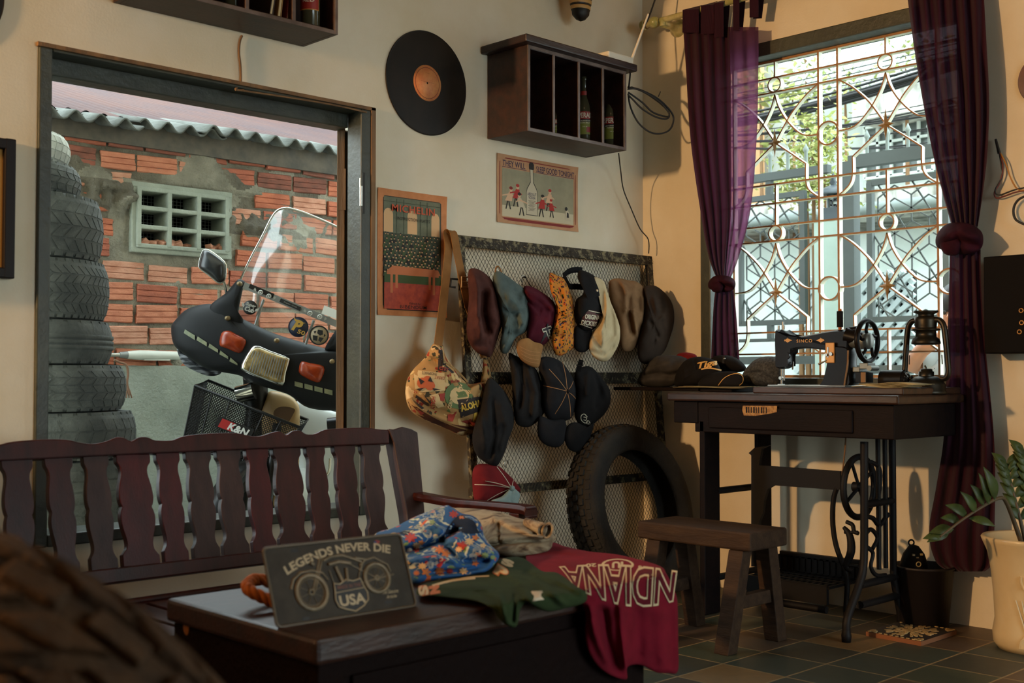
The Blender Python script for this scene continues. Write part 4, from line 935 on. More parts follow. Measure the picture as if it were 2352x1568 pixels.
def print_cloth(name, base, cols, sc=22, thr=.42, line=None, seed=0):
    m, nt, b = newmat(name); vec = nt.coord((1, 1, 1)); nz_ = nt.noise(vec, 9, 3); ad = nt.new('ShaderNodeMixRGB'); ad.inputs[0].default_value = .08; nt.lk(vec, ad.inputs[1]); nt.lk(nz_.outputs[1], ad.inputs[2])
    col = None; cur = nt.new('ShaderNodeRGB'); cur.outputs[0].default_value = lin(base); cur = cur.outputs[0]
    for i, (c, s, th) in enumerate(cols):
        v = nt.new('ShaderNodeTexVoronoi'); v.inputs['Scale'].default_value = s; mp = nt.new('ShaderNodeMapping'); mp.inputs['Location'].default_value = (i * 3.3 + seed, i * 1.7, i * 2.1); nt.lk(ad.outputs[0], mp.inputs[0])
        n = nt.noise(mp.outputs[0], s * 2.2, 2); dd = nt.new('ShaderNodeMath', operation='MULTIPLY_ADD'); dd.inputs[1].default_value = .5; nt.lk(n.outputs[0], dd.inputs[0]); nt.lk(v.outputs['Distance'], dd.inputs[2]); nt.lk(mp.outputs[0], v.inputs[0])
        f = nt.ramp(dd.outputs[0], [(th, 'ffffff'), (th + .02, '000000')]); cur = nt.mix(f, cur, lin(c))
    if line:
        w = nt.new('ShaderNodeTexWave'); w.inputs['Scale'].default_value = line[1]; w.inputs['Distortion'].default_value = 14; w.inputs['Detail Scale'].default_value = 1.2; nt.lk(ad.outputs[0], w.inputs[0])
        n = nt.noise(vec, 12, 1); f = nt.mix(1, nt.ramp(w.outputs[1], [(.86, '000000'), (.9, 'ffffff')]), nt.ramp(n.outputs[0], [(.5, '000000'), (.54, 'ffffff')]), 'MULTIPLY'); cur = nt.mix(f, cur, lin(line[0]))
    nt.lk(cur, b.inputs['Base Color']); b.inputs['Roughness'].default_value = .85; b.inputs['Specular IOR Level'].default_value = .2; return m
print_cloth('yellow_print', 'b9742a', [('2c2a4a', 62, .50), ('a03a1e', 58, .5), ('2a1a12', 70, .55), ('4b5a22', 66, .46)])
RT = rackt(.075)
SX, SY, SS = 1020, 520, .3444
def hat(name, label, cat, outline, t, Tf, mt, folds=(), grp='hats hanging on the rack', nz=.0065, ox=SX, oy=SY, s=SS, **k):
    b = Blob(Z(outline, ox, oy, s), t, Tf, folds=[(Z(p, ox, oy, s), w * s, a) for p, w, a in folds], nz=nz, **k)
    cpt = pD(b.c.x, b.c.y, b.t(b.c.x, b.c.y)); ys = max(p.y for p in b.o); tt = thing(name, label, cat, pD(b.c.x, ys, b.t(b.c.x, ys)), grp)
    b.mesh().build('crown', mt, tt); return tt, b
h1, b1 = hat('newsboy_cap', 'brown wool newsboy cap hanging first from the left on the rack', 'hat', [(165, 290), (215, 280), (270, 310), (320, 360), (355, 440), (370, 540), (388, 640), (365, 720), (340, 800), (310, 868), (270, 862), (220, 840), (170, 780), (150, 700), (155, 600), (165, 480), (160, 380)], rackt(.07), .075, 'wool_brown', [([(262, 450), (258, 560), (280, 690)], 28, -.035), ([(225, 440), (222, 580), (250, 720)], 16, .02), ([(320, 430), (345, 620)], 20, .01), ([(200, 330), (230, 420)], 16, .012), ([(180, 800), (300, 780)], 18, -.012), ([(330, 700), (370, 640)], 14, .012)])
h2, b2 = hat('newsboy_cap', 'grey blue denim cap hanging by a loop, second from the left on the rack', 'hat', [(335, 310), (370, 300), (420, 330), (480, 375), (550, 430), (578, 520), (575, 620), (545, 700), (480, 740), (450, 800), (420, 845), (385, 840), (370, 790), (385, 700), (380, 600), (350, 450), (325, 370)], rackt(.08), .07, 'denim_grey', [([(430, 470), (500, 540), (520, 640)], 18, .02), ([(400, 560), (470, 590), (530, 560)], 14, -.016), ([(470, 420), (540, 520)], 16, -.012), ([(380, 700), (470, 720)], 16, -.016), ([(400, 800), (440, 760)], 12, .01), ([(520, 470), (545, 600), (500, 690)], 14, .014)])
m = MB(); L = [pD(SX + x * SS, SY + y * SS, rackt(.07)(SX + x * SS, SY + y * SS)) for x, y in ((340, 315), (345, 280), (357, 264), (372, 280), (385, 312))]; m.tube(crom(L, 4), .0025, 6); m.build('hanging_loop', 'strap_tan', h2)
h3, b3 = hat('baseball_cap', 'maroon baseball cap with tan suede peak hanging on the rack', 'hat', [(530, 405), (580, 400), (640, 430), (720, 490), (755, 560), (742, 650), (715, 700), (690, 770), (645, 795), (590, 775), (550, 745), (560, 600), (545, 500)], rackt(.085), .065, 'maroon', [([(540, 430), (640, 470), (730, 560)], 14, .016), ([(560, 500), (640, 560)], 14, -.012), ([(720, 520), (690, 640)], 12, .008)])
bb_ = Blob(Z([(485, 775), (550, 742), (600, 768), (658, 790), (648, 860), (630, 938), (570, 928), (500, 872)], SX, SY, SS), rackt(.12), .018, .004); bb_.mesh(6).build('peak', 'suede_tan', h3)
m = MB()
for k in range(4): bb_.line(m, Z([(505 + k * 4, 800 + k * 24), (570, 830 + k * 24), (640 - k * 3, 840 + k * 24)], SX, SY, SS), 1.2, 0, .0012)
m.build('stitching', 'thread_tan', h3)
m = MB(); b3.decal(m, Z([(690, 648), (745, 645), (715, 740), (690, 770), (645, 778)], SX, SY, SS), 0, .002); b3.text(m, 'T', SX + 697 * SS, SY + 712 * SS, 22, 30, -20, 1, .004, bold=.09); b3.text(m, 'T', SX + 697 * SS, SY + 712 * SS, 19, 27, -20, 0, .005, bold=.03); m.build('letter_patch', ['patch_black', 'thread_white'], h3)
m = MB(); ribbon(m, crom([pD(SX + x * SS, SY + y * SS, RT(SX + x * SS, SY + y * SS) - .01) for x, y in ((522, 400), (520, 350), (540, 338), (560, 370), (585, 405))], 4), .018, .002, fh); m.build('back_strap', 'black_cloth', h3)
h4, b4 = hat('print_cap', 'yellow cap with busy dark floral print hanging on the rack', 'hat', [(705, 312), (760, 330), (800, 350), (835, 420), (860, 500), (875, 600), (870, 700), (872, 800), (830, 832), (780, 862), (735, 840), (720, 740), (735, 640), (745, 520), (708, 420)], rackt(.1), .055, 'yellow_print', [([(740, 420), (800, 470)], 12, -.012), ([(760, 560), (850, 600)], 12, .01), ([(740, 700), (850, 740)], 12, -.01), ([(800, 380), (820, 560), (800, 780)], 14, .012)])
m = MB(); m.tube([pD(SX + 712 * SS, SY + 330 * SS, 4.36), pD(SX + 712 * SS, SY + 308 * SS, 4.36)], .006, 6); m.build('toggle', 'black_cloth', h4)
h5, b5 = hat('trucker_cap', 'black cap with maroon ORIGINAL patch and open back strap on the rack', 'hat', [(905, 292), (960, 305), (1020, 345), (1060, 420), (1080, 500), (1072, 570), (1040, 640), (990, 690), (930, 700), (885, 650), (870, 570), (880, 490), (925, 450), (925, 400), (890, 340)], rackt(.11), .07, 'black_cloth', [([(960, 320), (1030, 420), (1045, 560)], 10, .006), ([(1020, 470), (1060, 560)], 8, -.008)])
m = MB(); Blob(Z([(885, 660), (950, 690), (985, 690), (975, 800), (925, 840), (870, 812), (866, 720)], SX, SY, SS), rackt(.11), .03, .01).mesh(6).build('peak', 'black_cloth', h5)
m = MB()
for L in ([(795, 330), (830, 300), (880, 288), (920, 292)], [(795, 335), (830, 395), (880, 400), (930, 405)]): ribbon(m, crom([pD(SX + x * SS, SY + y * SS, RT(SX + x * SS, SY + y * SS) - .02) for x, y in L], 5), .022, .003, V((0, 0, 1)) + rt * .3)
m.build('back_strap', 'black_cloth', h5)
m = MB(); b5.decal(m, Z([(965, 555), (1060, 575), (1045, 625), (985, 685), (885, 655), (920, 610)], SX, SY, SS), 0, .002)
b5.text(m, 'ORIGINAL', SX + 995 * SS, SY + 605 * SS, 38, 11, 6, 1, .004, bold=.03); b5.text(m, 'DICKIES', SX + 968 * SS, SY + 645 * SS, 36, 11, 8, 1, .004, bold=.03)
b5.line(m, Z([(965, 560), (1055, 580)], SX, SY, SS), 1.5, 1, .004); b5.line(m, Z([(905, 650), (985, 678)], SX, SY, SS), 1.5, 1, .004); m.build('patch', ['patch_maroon', 'thread_white'], h5)
m = MB(); c = b5.S(SX + 1020 * SS, SY + 428 * SS, .002); m.lathe([(0, .003), (.004, .002), (.005, 0)], mtx(c, rt, up, -fw), 10); m.build('snap_button', 'thread_white', h5)
h6, b6 = hat('flat_cap', 'cream white cap hanging folded between the black and tan caps', 'hat', [(1000, 337), (1060, 360), (1085, 420), (1110, 500), (1150, 600), (1173, 680), (1168, 770), (1130, 850), (1090, 895), (1040, 897), (985, 855), (963, 800), (985, 720), (1030, 640), (1060, 560), (1066, 490), (1045, 410)], rackt(.12), .055, 'cream_cloth', [([(1085, 430), (1090, 560), (1050, 700), (1060, 780)], 16, .02), ([(1120, 560), (1130, 720), (1070, 790)], 16, -.016), ([(980, 830), (1060, 860), (1130, 800)], 10, -.014), ([(1000, 740), (1040, 800)], 16, -.012)], c=(SX + 1080 * SS, SY + 680 * SS))
h7, b7 = hat('flat_cap', 'tan khaki cap hanging next to the cream one on the rack', 'hat', [(1105, 362), (1160, 345), (1230, 358), (1290, 370), (1340, 420), (1357, 500), (1350, 600), (1320, 700), (1290, 790), (1240, 832), (1190, 822), (1165, 740), (1150, 600), (1110, 500), (1098, 420)], rackt(.085), .07, 'khaki_cloth', [([(1180, 360), (1215, 440), (1215, 560)], 18, .02), ([(1230, 480), (1230, 600), (1250, 700)], 18, -.022), ([(1260, 560), (1285, 720)], 10, .016), ([(1290, 420), (1310, 560)], 14, -.012), ([(1325, 480), (1320, 640)], 14, .012)])
h8, b8 = hat('leather_cap', 'dark brown leather cap hanging last at the right end of the rack', 'hat', [(1335, 405), (1400, 393), (1460, 430), (1510, 490), (1535, 570), (1530, 660), (1500, 760), (1470, 830), (1420, 880), (1350, 918), (1300, 890), (1290, 800), (1310, 700), (1330, 600), (1335, 480)], rackt(.10), .08, 'leather_dark', [([(1400, 480), (1420, 560), (1450, 600)], 16, .018), ([(1440, 460), (1460, 560)], 14, -.014), ([(1470, 560), (1480, 680)], 14, .012), ([(1380, 640), (1420, 720)], 16, -.012), ([(1420, 760), (1460, 700)], 12, .01)])
h9, b9 = hat('newsboy_cap', 'black wool cap hanging first in the lower row beside the bag', 'hat', [(430, 850), (480, 862), (560, 900), (620, 960), (650, 1040), (690, 1130), (685, 1200), (650, 1270), (590, 1325), (540, 1338), (480, 1310), (460, 1200), (450, 1000)], rackt(.07), .06, 'black_wool', [([(500, 900), (520, 1040), (500, 1200)], 16, -.016), ([(560, 950), (610, 1100), (590, 1260)], 16, .018), ([(460, 1000), (480, 1150)], 12, .01), ([(640, 1080), (650, 1200)], 12, -.01)], grp='hats hanging on the rack')
h10, b10 = hat('baseball_cap', 'charcoal baseball cap with rust stitched seams and top button in the lower row', 'hat', [(640, 880), (700, 868), (780, 900), (830, 960), (870, 1030), (884, 1110), (875, 1200), (850, 1275), (780, 1300), (700, 1290), (655, 1200), (650, 1040), (630, 950)], rackt(.085), .075, 'charcoal', [([(760, 920), (800, 1000)], 10, -.008)])
m = MB(); bt_ = (822, 1098)
for e in ((790, 900), (862, 1030), (880, 1150), (845, 1270), (740, 1250), (660, 1060), (700, 950)): b10.line(m, Z([bt_, ((bt_[0] + e[0]) / 2 + 6, (bt_[1] + e[1]) / 2), e], SX, SY, SS), 1.2, 0, .002)
m.build('stitching', 'thread_tan', h10)
m = MB(); c = b10.S(SX + bt_[0] * SS, SY + bt_[1] * SS, .001); m.lathe([(0, .006), (.006, .004), (.009, 0)], mtx(c, rt, up, -fw), 12); m.build('top_button', 'charcoal', h10)
Blob(Z([(640, 1265), (720, 1290), (805, 1290), (812, 1400), (770, 1468), (690, 1462), (632, 1412), (622, 1330)], SX, SY, SS), rackt(.1), .03, .01).mesh(6).build('peak', 'charcoal', h10)
h11, b11 = hat('baseball_cap', 'black baseball cap with small script logo and buckled strap, rightmost of the lower row', 'hat', [(880, 960), (950, 930), (1000, 950), (1050, 1010), (1100, 1080), (1112, 1160), (1085, 1230), (1030, 1290), (960, 1335), (900, 1320), (868, 1240), (880, 1110), (870, 1030)], rackt(.08), .075, 'black_cloth', [([(1060, 1040), (1080, 1140)], 14, .012), ([(1010, 990), (1040, 1100), (1010, 1200)], 14, -.012), ([(960, 980), (950, 1120)], 14, .008)])
Blob(Z([(880, 1305), (960, 1335), (1000, 1310), (965, 1420), (900, 1500), (830, 1482), (800, 1400), (825, 1325)], SX, SY, SS), rackt(.1), .03, .01).mesh(6).build('peak', 'black_cloth', h11)
m = MB(); b11.line(m, Z([(955, 1270), (935, 1250), (915, 1262), (916, 1290), (940, 1310), (960, 1300)], SX, SY, SS), 1.6, 0, .002); b11.line(m, Z([(930, 1270), (950, 1275), (945, 1292), (930, 1288)], SX, SY, SS), 1.4, 0, .002); b11.text(m, 'Ch', SX + 962 * SS, SY + 1306 * SS, 10, 9, 15, 0, .002); m.build('script_logo', 'thread_white', h11)
m = MB(); ribbon(m, [pD(SX + x * SS, SY + y * SS, RT(SX + x * SS, SY + y * SS) - .03) for x, y in ((885, 1035), (895, 960), (915, 890))], .018, .003, rt); m.build('strap', 'black_cloth', h11)
m = MB(); c = pD(SX + 905 * SS, SY + 915 * SS, RT(SX + 905 * SS, SY + 915 * SS) - .035); strap(m, [c + rt * .011 + up * .007, c + rt * .011 - up * .007, c - rt * .011 - up * .007, c - rt * .011 + up * .007], .003, .003, fh, True, False); m.build('buckle', 'dark_metal', h11)
h12, b12 = hat('bucket_hat', 'dark grey soft hat hanging low beneath the patterned bag', 'hat', [(1125, 868), (1160, 900), (1178, 940), (1180, 975), (1168, 1010), (1158, 1040), (1141, 1070), (1115, 1062), (1092, 1040), (1085, 1000), (1098, 950), (1110, 900)], rackt(.075), .07, 'black_wool', [([(1150, 930), (1165, 980), (1150, 1030)], 5, .014), ([(1130, 920), (1135, 1000), (1125, 1050)], 6, -.014), ([(1105, 960), (1115, 1030)], 5, .012)], ox=0, oy=0, s=1)
OX, OY, OS = 1000, 960, .2721
h13, b13 = hat('trucker_cap', 'maroon mesh trucker cap with pale blue front hanging lowest on the rack', 'hat', [(320, 430), (380, 385), (520, 400), (590, 450), (660, 520), (718, 600), (690, 630), (560, 668), (420, 715), (335, 705), (312, 560)], rackt(.07), .06, 'red_mesh', [([(420, 520), (520, 560), (640, 590)], 14, .008)], ox=OX, oy=OY, s=OS)
Blob(Z([(470, 700), (560, 660), (640, 588), (690, 610), (715, 645), (703, 700), (690, 748), (590, 745)], OX, OY, OS), rackt(.11), .02, .02, folds=[(Z([(645, 620), (640, 740)], OX, OY, OS), 4, -.008), (Z([(680, 640), (665, 740)], OX, OY, OS), 4, -.006)]).mesh(6).build('front_panel', 'pale_blue', h13)
m = MB(); bz = (645, 590)
for e in ((520, 410), (660, 525), (420, 530), (330, 560), (430, 700)): b13.line(m, Z([bz, ((bz[0] + e[0]) / 2, (bz[1] + e[1]) / 2 - 8), e], OX, OY, OS), 1.2, 0, .002)
m.build('stitching', 'thread_white', h13)
m = MB(); c = pD(OX + 648 * OS, OY + 592 * OS, rackt(.14)(OX + 648 * OS, OY + 592 * OS)); m.lathe([(0, .01), (.008, .007), (.01, 0)], mtx(c, rt, up, -fw), 12); m.build('top_button', 'pale_blue', h13)
# ---- the patterned shoulder bag
BX, BYY, BS = 860, 420, .3828
print_cloth('bag_print', 'a37c4c', [('7a2a18', 26, .46), ('c9a878', 18, .55), ('3a3524', 30, .48), ('963a24', 24, .44), ('c7a56c', 16, .42), ('55663a', 34, .40)], seed=2)
fabric('bag_trim', 'a07c50', '8a6840')
fabric('bag_gusset', '5d3422', '3c2118')
bag = thing('shoulder_bag', 'slouchy shoulder bag in vintage label print hanging by a tan strap beside the rack', 'bag', pD(1010, 1003, 4.08))
bt = tplane(V((0, -.10, 0)), V((1, -.10, 0)), V((0, -.10, 1)))
ob = [(355, 962), (405, 965), (425, 1030), (470, 1100), (520, 1170), (570, 1205), (640, 1195), (690, 1190), (712, 1270), (712, 1380), (680, 1475), (600, 1500), (520, 1515), (420, 1470), (300, 1420), (222, 1370), (190, 1300), (190, 1200), (232, 1120), (300, 1050)]
bb = Blob(Z(ob, BX, BYY, BS), lambda x, y: bt(x, y) - .01, .085, .06, folds=[(Z([(330, 1050), (480, 1120), (560, 1220)], BX, BYY, BS), 7, -.014), (Z([(380, 1000), (420, 1100), (520, 1230)], BX, BYY, BS), 9, .012), (Z([(210, 1250), (330, 1350), (560, 1440)], BX, BYY, BS), 7, -.016), (Z([(600, 1230), (560, 1330), (640, 1420)], BX, BYY, BS), 12, .012)], c=(BX + 450 * BS, BYY + 1290 * BS), nz=.004, e=.5)
bb.mesh(14).build('body', 'bag_print', bag)
m = MB(); bb.decal(m, Z([(200, 1310), (260, 1370), (400, 1440), (540, 1480), (670, 1478), (600, 1502), (520, 1514), (420, 1468), (300, 1418), (224, 1368)], BX, BYY, BS), 0, .003); m.build('gusset', 'bag_gusset', bag)
m = MB(); bb.line(m, Z([(215, 1290), (262, 1345), (400, 1425), (540, 1475), (668, 1482), (706, 1380), (708, 1270), (690, 1200)], BX, BYY, BS), 3, 0, .004); bb.line(m, Z([(330, 1040), (420, 1070), (490, 1120), (560, 1195)], BX, BYY, BS), 4, 0, .004); m.build('piping', 'bag_trim', bag)
mat('bag_cream', 'c4a572', .85); mat('bag_blk', '241a16', .85); mat('bag_red', '8f2f20', .85); mat('bag_green', '55663a', .85); mat('bag_orange', 'b5562c', .85); mat('bag_yel', 'c9a23c', .85)
m = MB(); zz = lambda L: Z(L, BX, BYY, BS)
bb.decal(m, zz([(235, 1120), (420, 1140), (425, 1245), (245, 1258)]), 0, .003); bb.text(m, 'GREAT', BX + 392 * BS, BYY + 1168 * BS, 24, 7, 186, 2, .006); bb.text(m, 'PHOSPHATE', BX + 330 * BS, BYY + 1142 * BS, 34, 7, 186, 1, .006)
for x, y, r in ((290, 1200, 34), (335, 1215, 30), (318, 1182, 26)): bb.decal(m, [(BX + (x + r * math.cos(a * .5)) * BS, BYY + (y + r * math.sin(a * .5)) * BS) for a in range(12)], 4, .005)
for L in ([(262, 1165), (300, 1190), (278, 1210)], [(335, 1160), (352, 1195), (322, 1188)], [(250, 1235), (300, 1228), (270, 1248)], [(350, 1230), (400, 1238), (360, 1246)]): bb.decal(m, zz(L), 1, .007, 2)
bb.decal(m, zz([(385, 1000), (408, 1000), (410, 1100), (480, 1135), (470, 1142), (380, 1122)]), 1, .004); bb.text(m, 'CITY', BX + 418 * BS, BYY + 1115 * BS, 22, 8, 12, 2, .006, bold=.04)
bb.decal(m, zz([(496, 1300), (640, 1280), (655, 1360), (520, 1410)]), 1, .005); bb.text(m, 'ALOHA', BX + 580 * BS, BYY + 1335 * BS, 50, 16, -16, 5, .008, bold=.04)
L = [(505 + 85 * math.cos(a / 12 * 6.283), 1275 + 82 * math.sin(a / 12 * 6.283)) for a in range(12)]; bb.decal(m, zz(L), 3, .0035); L = [(510 + 58 * math.cos(a / 12 * 6.283), 1275 + 54 * math.sin(a / 12 * 6.283)) for a in range(12)]; bb.decal(m, zz(L), 0, .0045); bb.decal(m, zz([(490, 1250), (540, 1240), (560, 1280), (500, 1290)]), 3, .0055)
bb.text(m, 'CONTE', BX + 458 * BS, BYY + 1320 * BS, 26, 9, -72, 0, .006, bold=.03); bb.text(m, 'HOTEL', BX + 558 * BS, BYY + 1245 * BS, 22, 8, 60, 0, .006, bold=.03); bb.text(m, 'HOLLY', BX + 352 * BS, BYY + 1320 * BS, 30, 10, 96, 2, .006, bold=.03); bb.text(m, 'Monica', BX + 485 * BS, BYY + 1188 * BS, 20, 8, -8, 2, .006, bold=.02)
for L in ([(250, 1270), (330, 1330), (322, 1342), (246, 1288)], [(290, 1262), (345, 1320), (335, 1330)], [(232, 1300), (300, 1350), (285, 1358)]): bb.decal(m, zz(L), 1, .005, 2)
for L in ([(390, 1265), (425, 1260), (418, 1310), (396, 1306)], [(440, 1390), (495, 1370), (470, 1432), (440, 1425)], [(560, 1422), (610, 1440), (600, 1462), (520, 1430)], [(640, 1420), (665, 1410), (655, 1468), (632, 1474)], [(255, 1360), (300, 1380), (280, 1395)]): bb.decal(m, zz(L), 2, .005, 2)
bb.decal(m, zz([(330, 1275), (380, 1262), (420, 1340), (380, 1350)]), 0, .004); bb.decal(m, zz([(600, 1380), (655, 1365), (660, 1410), (590, 1430)]), 5, .0045)
L = [(680 + 30 * math.cos(a / 12 * 6.283), 1340 + 62 * math.sin(a / 12 * 6.283)) for a in range(12)]; bb.decal(m, zz(L), 3, .004); bb.text(m, 'HOTEL', BX + 682 * BS, BYY + 1360 * BS, 26, 8, -68, 0, .007, bold=.03)
m.build('label_print', ['bag_cream', 'bag_blk', 'bag_red', 'bag_green', 'bag_orange', 'bag_yel'], bag)
rb_ = Blob(Z([(636, 1205), (648, 1130), (656, 1052), (676, 1062), (692, 1110), (704, 1215), (670, 1235)], BX, BYY, BS), lambda x, y: bt(x, y) + .0, .03, .03); rb_.mesh(6).build('strap_tip', 'bag_print', bag)
def rib2(pl, w0, ax): 
    m = MB(); ribbon(m, crom(pl, 5), w0, .0025, ax); return m
top = rk(1036, 537, .02); P = lambda x, y, o: pY(x, y, -o)
m = rib2([P(1006, 792, .13), P(1014, 730, .11), P(1024, 640, .08), P(1030, 570, .06), rpt(top.x, zr + .004, .0), rpt(top.x + .012, zr + .004, .018), rk(1050, 580, .03), rk(1062, 640, .035), rk(1076, 705, .03)], .034, (1, 0, 0)); m.build('strap', 'strap_tan', bag)
m = rib2([rk(1076, 705, .03), rk(1095, 760, .02), P(1112, 822, .10)], .03, (1, 0, 0)); m.build('strap', 'strap_tan', bag)
m = MB(); c = rk(1070, 648, .042); strap(m, [c + V((.02, 0, .018)), c + V((.02, 0, -.018)), c + V((-.02, 0, -.018)), c + V((-.02, 0, .018))], .006, .006, (0, 1, 0), True, False); m.bar(c + V((-.02, 0, 0)), c + V((.02, 0, 0)), .006, .006); mat('buckle_tan', '8e7048', .4); m.build('slide_buckle', 'buckle_tan', bag, bevel=.002)
# ---- motorcycle tyre leaning on the rack
mat('rubber', '1d1b1a', .85, c2='28251f', sc=12, bump=.3, bsc=60, spec=.3)
def tyre(R0, W, hole, nb, M, rows=4, bh=.008, depth=None, style='knob', seed=0, prof=None):
    """tyre with axis local z centred at the origin; returns carcass and tread meshes"""
    c = MB(); prof = prof or [(hole, -W * .36), (hole + .012, -W * .40), (hole + (R0 - hole) * .45, -W * .5), (R0 - (R0 - hole) * .22, -W * .5), (R0 - .012, -W * .42), (R0 - .004, -W * .25), (R0, 0), (R0 - .004, W * .25), (R0 - .012, W * .42), (R0 - (R0 - hole) * .22, W * .5), (hole + (R0 - hole) * .45, W * .5), (hole + .012, W * .40), (hole, W * .36), (hole + .016, W * .28), (R0 - .035, W * .3), (R0 - .03, 0), (R0 - .035, -W * .3), (hole + .016, -W * .28), (hole, -W * .36)]
    c.lathe(prof, M, 56, False); tr = MB(); rnd = random.Random(seed)
    def rad(z): a = abs(z) / (W * .5); return R0 - .004 * min(1, a * 2) - (.012 * max(0, a - .5) * 2)
    def blk(a0, a1, z0, z1, sk=0, ex=0):
        ring = []
        for q in (0, 1):
            o = -.004 if q == 0 else bh
            for a, z in ((a0, z0), (a1, z0), (a1, z1), (a0, z1)):
                r = rad(z) + o - (.0 if q == 0 else ex); aa = a + sk * (z - (z0 + z1) / 2); ins = 0
                ring.append(M @ V((r * math.cos(aa), r * math.sin(aa), z)))
        tr.hexa(ring)
    for k in range(nb):
        a = k * 2 * math.pi / nb; d = 2 * math.pi / nb
        if style == 'knob':
            for r in range(rows):
                z0 = -W * .46 + W * .92 * r / rows; z1 = z0 + W * .92 / rows * .72; o = d * .5 if r % 2 else 0
                blk(a + o, a + o + d * .62, z0, z1, 0, .004 if r in (0, rows - 1) else 0)
        elif style == 'rib':
            for r in range(rows):
                z0 = -W * .40 + W * .80 * r / rows; blk(a, a + d * .82, z0, z0 + W * .80 / rows * .84, (3.0 if r % 2 else -3.0) * (1 if rows > 3 else .4))
            for sg in (-1, 1): blk(a + d * .1, a + d * .8, sg * W * .49 if sg < 0 else W * .41, -W * .41 if sg < 0 else W * .49, 0, .003)
        elif style == 'shoulder':
            for sg in (-1, 1): blk(a, a + d * .7, -W * .48 if sg < 0 else W * .26, -W * .26 if sg < 0 else W * .48, 0, .002)
    if style == 'shoulder':
        for z in (-.12, .12, -.0): tr.lathe([(R0 - .002, W * z - W * .045), (R0 + bh * .9, W * z - W * .04), (R0 + bh * .9, W * z + W * .04), (R0 - .002, W * z + W * .045)], M, 56, False)
    return c, tr
def put_tyre(name, label, M, R0, W, hole, nb, rows=4, bh=.008, style='knob', grp=None, matn='rubber', base=None):
    t = thing(name, label, 'tyre', base if base is not None else M.translation, grp); c, tr = tyre(R0, W, hole, nb, M, rows, bh, style=style); c.build('carcass', matn, t); tr.build('tread', matn, t, bevel=.0015 if style == 'knob' else 0); return t
# wheel-less motorcycle tyre: outer left edge at px 1310, right edge 1600, top 980
ctr = pY(1452, 1128, -.27); Rt = .315
ax = V((.05, -.93, .22)).normalized(); x_ = V((1, 0, 0)); x_ = (x_ - ax * ax.dot(x_)).normalized(); y_ = ax.cross(x_)
ctr.z = Rt * y_.z + .055 * abs(ax.z) + .005
put_tyre('motorcycle_tyre', 'knobbly black motorcycle tyre leaning against the hat rack near the corner', mtx(ctr, x_, y_, ax), Rt, .13, .215, 54, 5, .008, base=(ctr.x, ctr.y, 0))
# ================================================================ the window wall: table, machine, curtains
mat('table_wood', '150b09', .6, spec=.1, c2='0d0707', sc=9, stretch=(5, 1, 5), bump=.15, bsc=40, bd=.004)
mat('table_top_wood', '3a2214', .4, spec=.4, c2='1d100b', sc=8, stretch=(5, 1, 5), bump=.12, bsc=40, bd=.003)
mat('iron_black', '100d0d', .6, spec=.2); mat('worn_label', 'a87f4a', .8, c2='8a6236', sc=90, lo=.45, hi=.55)
ZT0, ZT1, ZT2 = .735, .763, .785
tyL, tyR = pX(1531, 915, -.52).y, pX(2063, 915, -.52).y; txF, txB = -.52, -.06
tb = thing('sewing_table', 'dark treadle sewing table with iron legs and a worn barcode label below the window', 'table', ((txF + txB) / 2, (tyL + tyR) / 2, 0))
m = MB(); m.bb((txF, tyR, ZT0), (txB, tyL, ZT1)); m.build('table_top', 'table_top_wood', tb, bevel=.006)
m = MB(); lyL = -.104; m.bb((-.31, lyL, .766), (-.07, tyL + .02, .779)); m.bb((-.30, tyL + .02, ZT1 + .0005), (-.07, tyL - .12, .779)); m.build('extension_leaf', 'table_wood', tb, bevel=.002)
m = MB(); q = pX(1742, 890, -.47).y; m.bb((-.475, pX(2076, 890, -.47).y, ZT1 + .0003), (-.08, q + .02, ZT2)); m.build('machine_bed_board', 'table_top_wood', tb, bevel=.004)
za = .628
m = MB(); m.bb((txF + .03, tyR + .03, za), (txB - .02, tyL - .1, ZT0 - .0005)); m.build('apron', 'table_wood', tb, bevel=.003)
m = MB(); m.bb((txF + .025, tyL - .115, za + .03), (txB - .04, tyL - .012, ZT0 - .0005)); m.build('drawer', 'table_wood', tb, bevel=.003)
m = MB(); ya, yb = pX(1630, 960, txF + .03).y, pX(1960, 960, txF + .03).y; m.bb((txF + .022, yb, za + .015), (txF + .031, ya, ZT0 - .02)); m.build('front_panel', 'table_wood', tb, bevel=.004)
m = MB(); a, b = pX(1706, 930, txF + .02), pX(1785, 956, txF + .02); X_ = txF + .0205
m.poly([(X_, a.y, a.z - .002), (X_, b.y, a.z), (X_, b.y + .002, b.z + .014), (X_, b.y + .03, b.z + .008), (X_, a.y - .05, b.z), (X_, a.y - .004, b.z), (X_, a.y + .003, (a.z + b.z) / 2)], 0)
for i in range(9): y = a.y - .012 - i * .0098; m.poly([(X_ - .0006, y, b.z + .009), (X_ - .0006, y, a.z - .006), (X_ - .0006, y - .004 - .002 * (i % 3 == 0), a.z - .006), (X_ - .0006, y - .004 - .002 * (i % 3 == 0), b.z + .009)], 1)
m.build('worn_barcode_label', ['worn_label', 'iron_black'], tb)
FY = -1.22   # right iron side frame
def pth(L, plane, val, n=4): f = pY if plane == 'Y' else pX; return crom([f(x, y, val) for x, y in L], n)
def iron(nm, L, plane, val, r=.011, n=4): m = MB(); m.tube(pth(L, plane, val, n), r, 8); return m.build(nm, 'iron_black', tb)
m = MB(); m.tube(pth([(1985, 1014), (1985, 1150), (1984, 1290), (1974, 1340), (1956, 1390), (1945, 1425), (1944, 1452)], 'Y', FY), [.013] * 25, 8); q = pY(1944, 1462, FY); m.lathe([(.0, .0), (.014, .0), (.016, .02), (.012, .04)], Matrix.Translation((q.x, q.y, 0)), 10); m.build('leg', 'iron_black', tb)
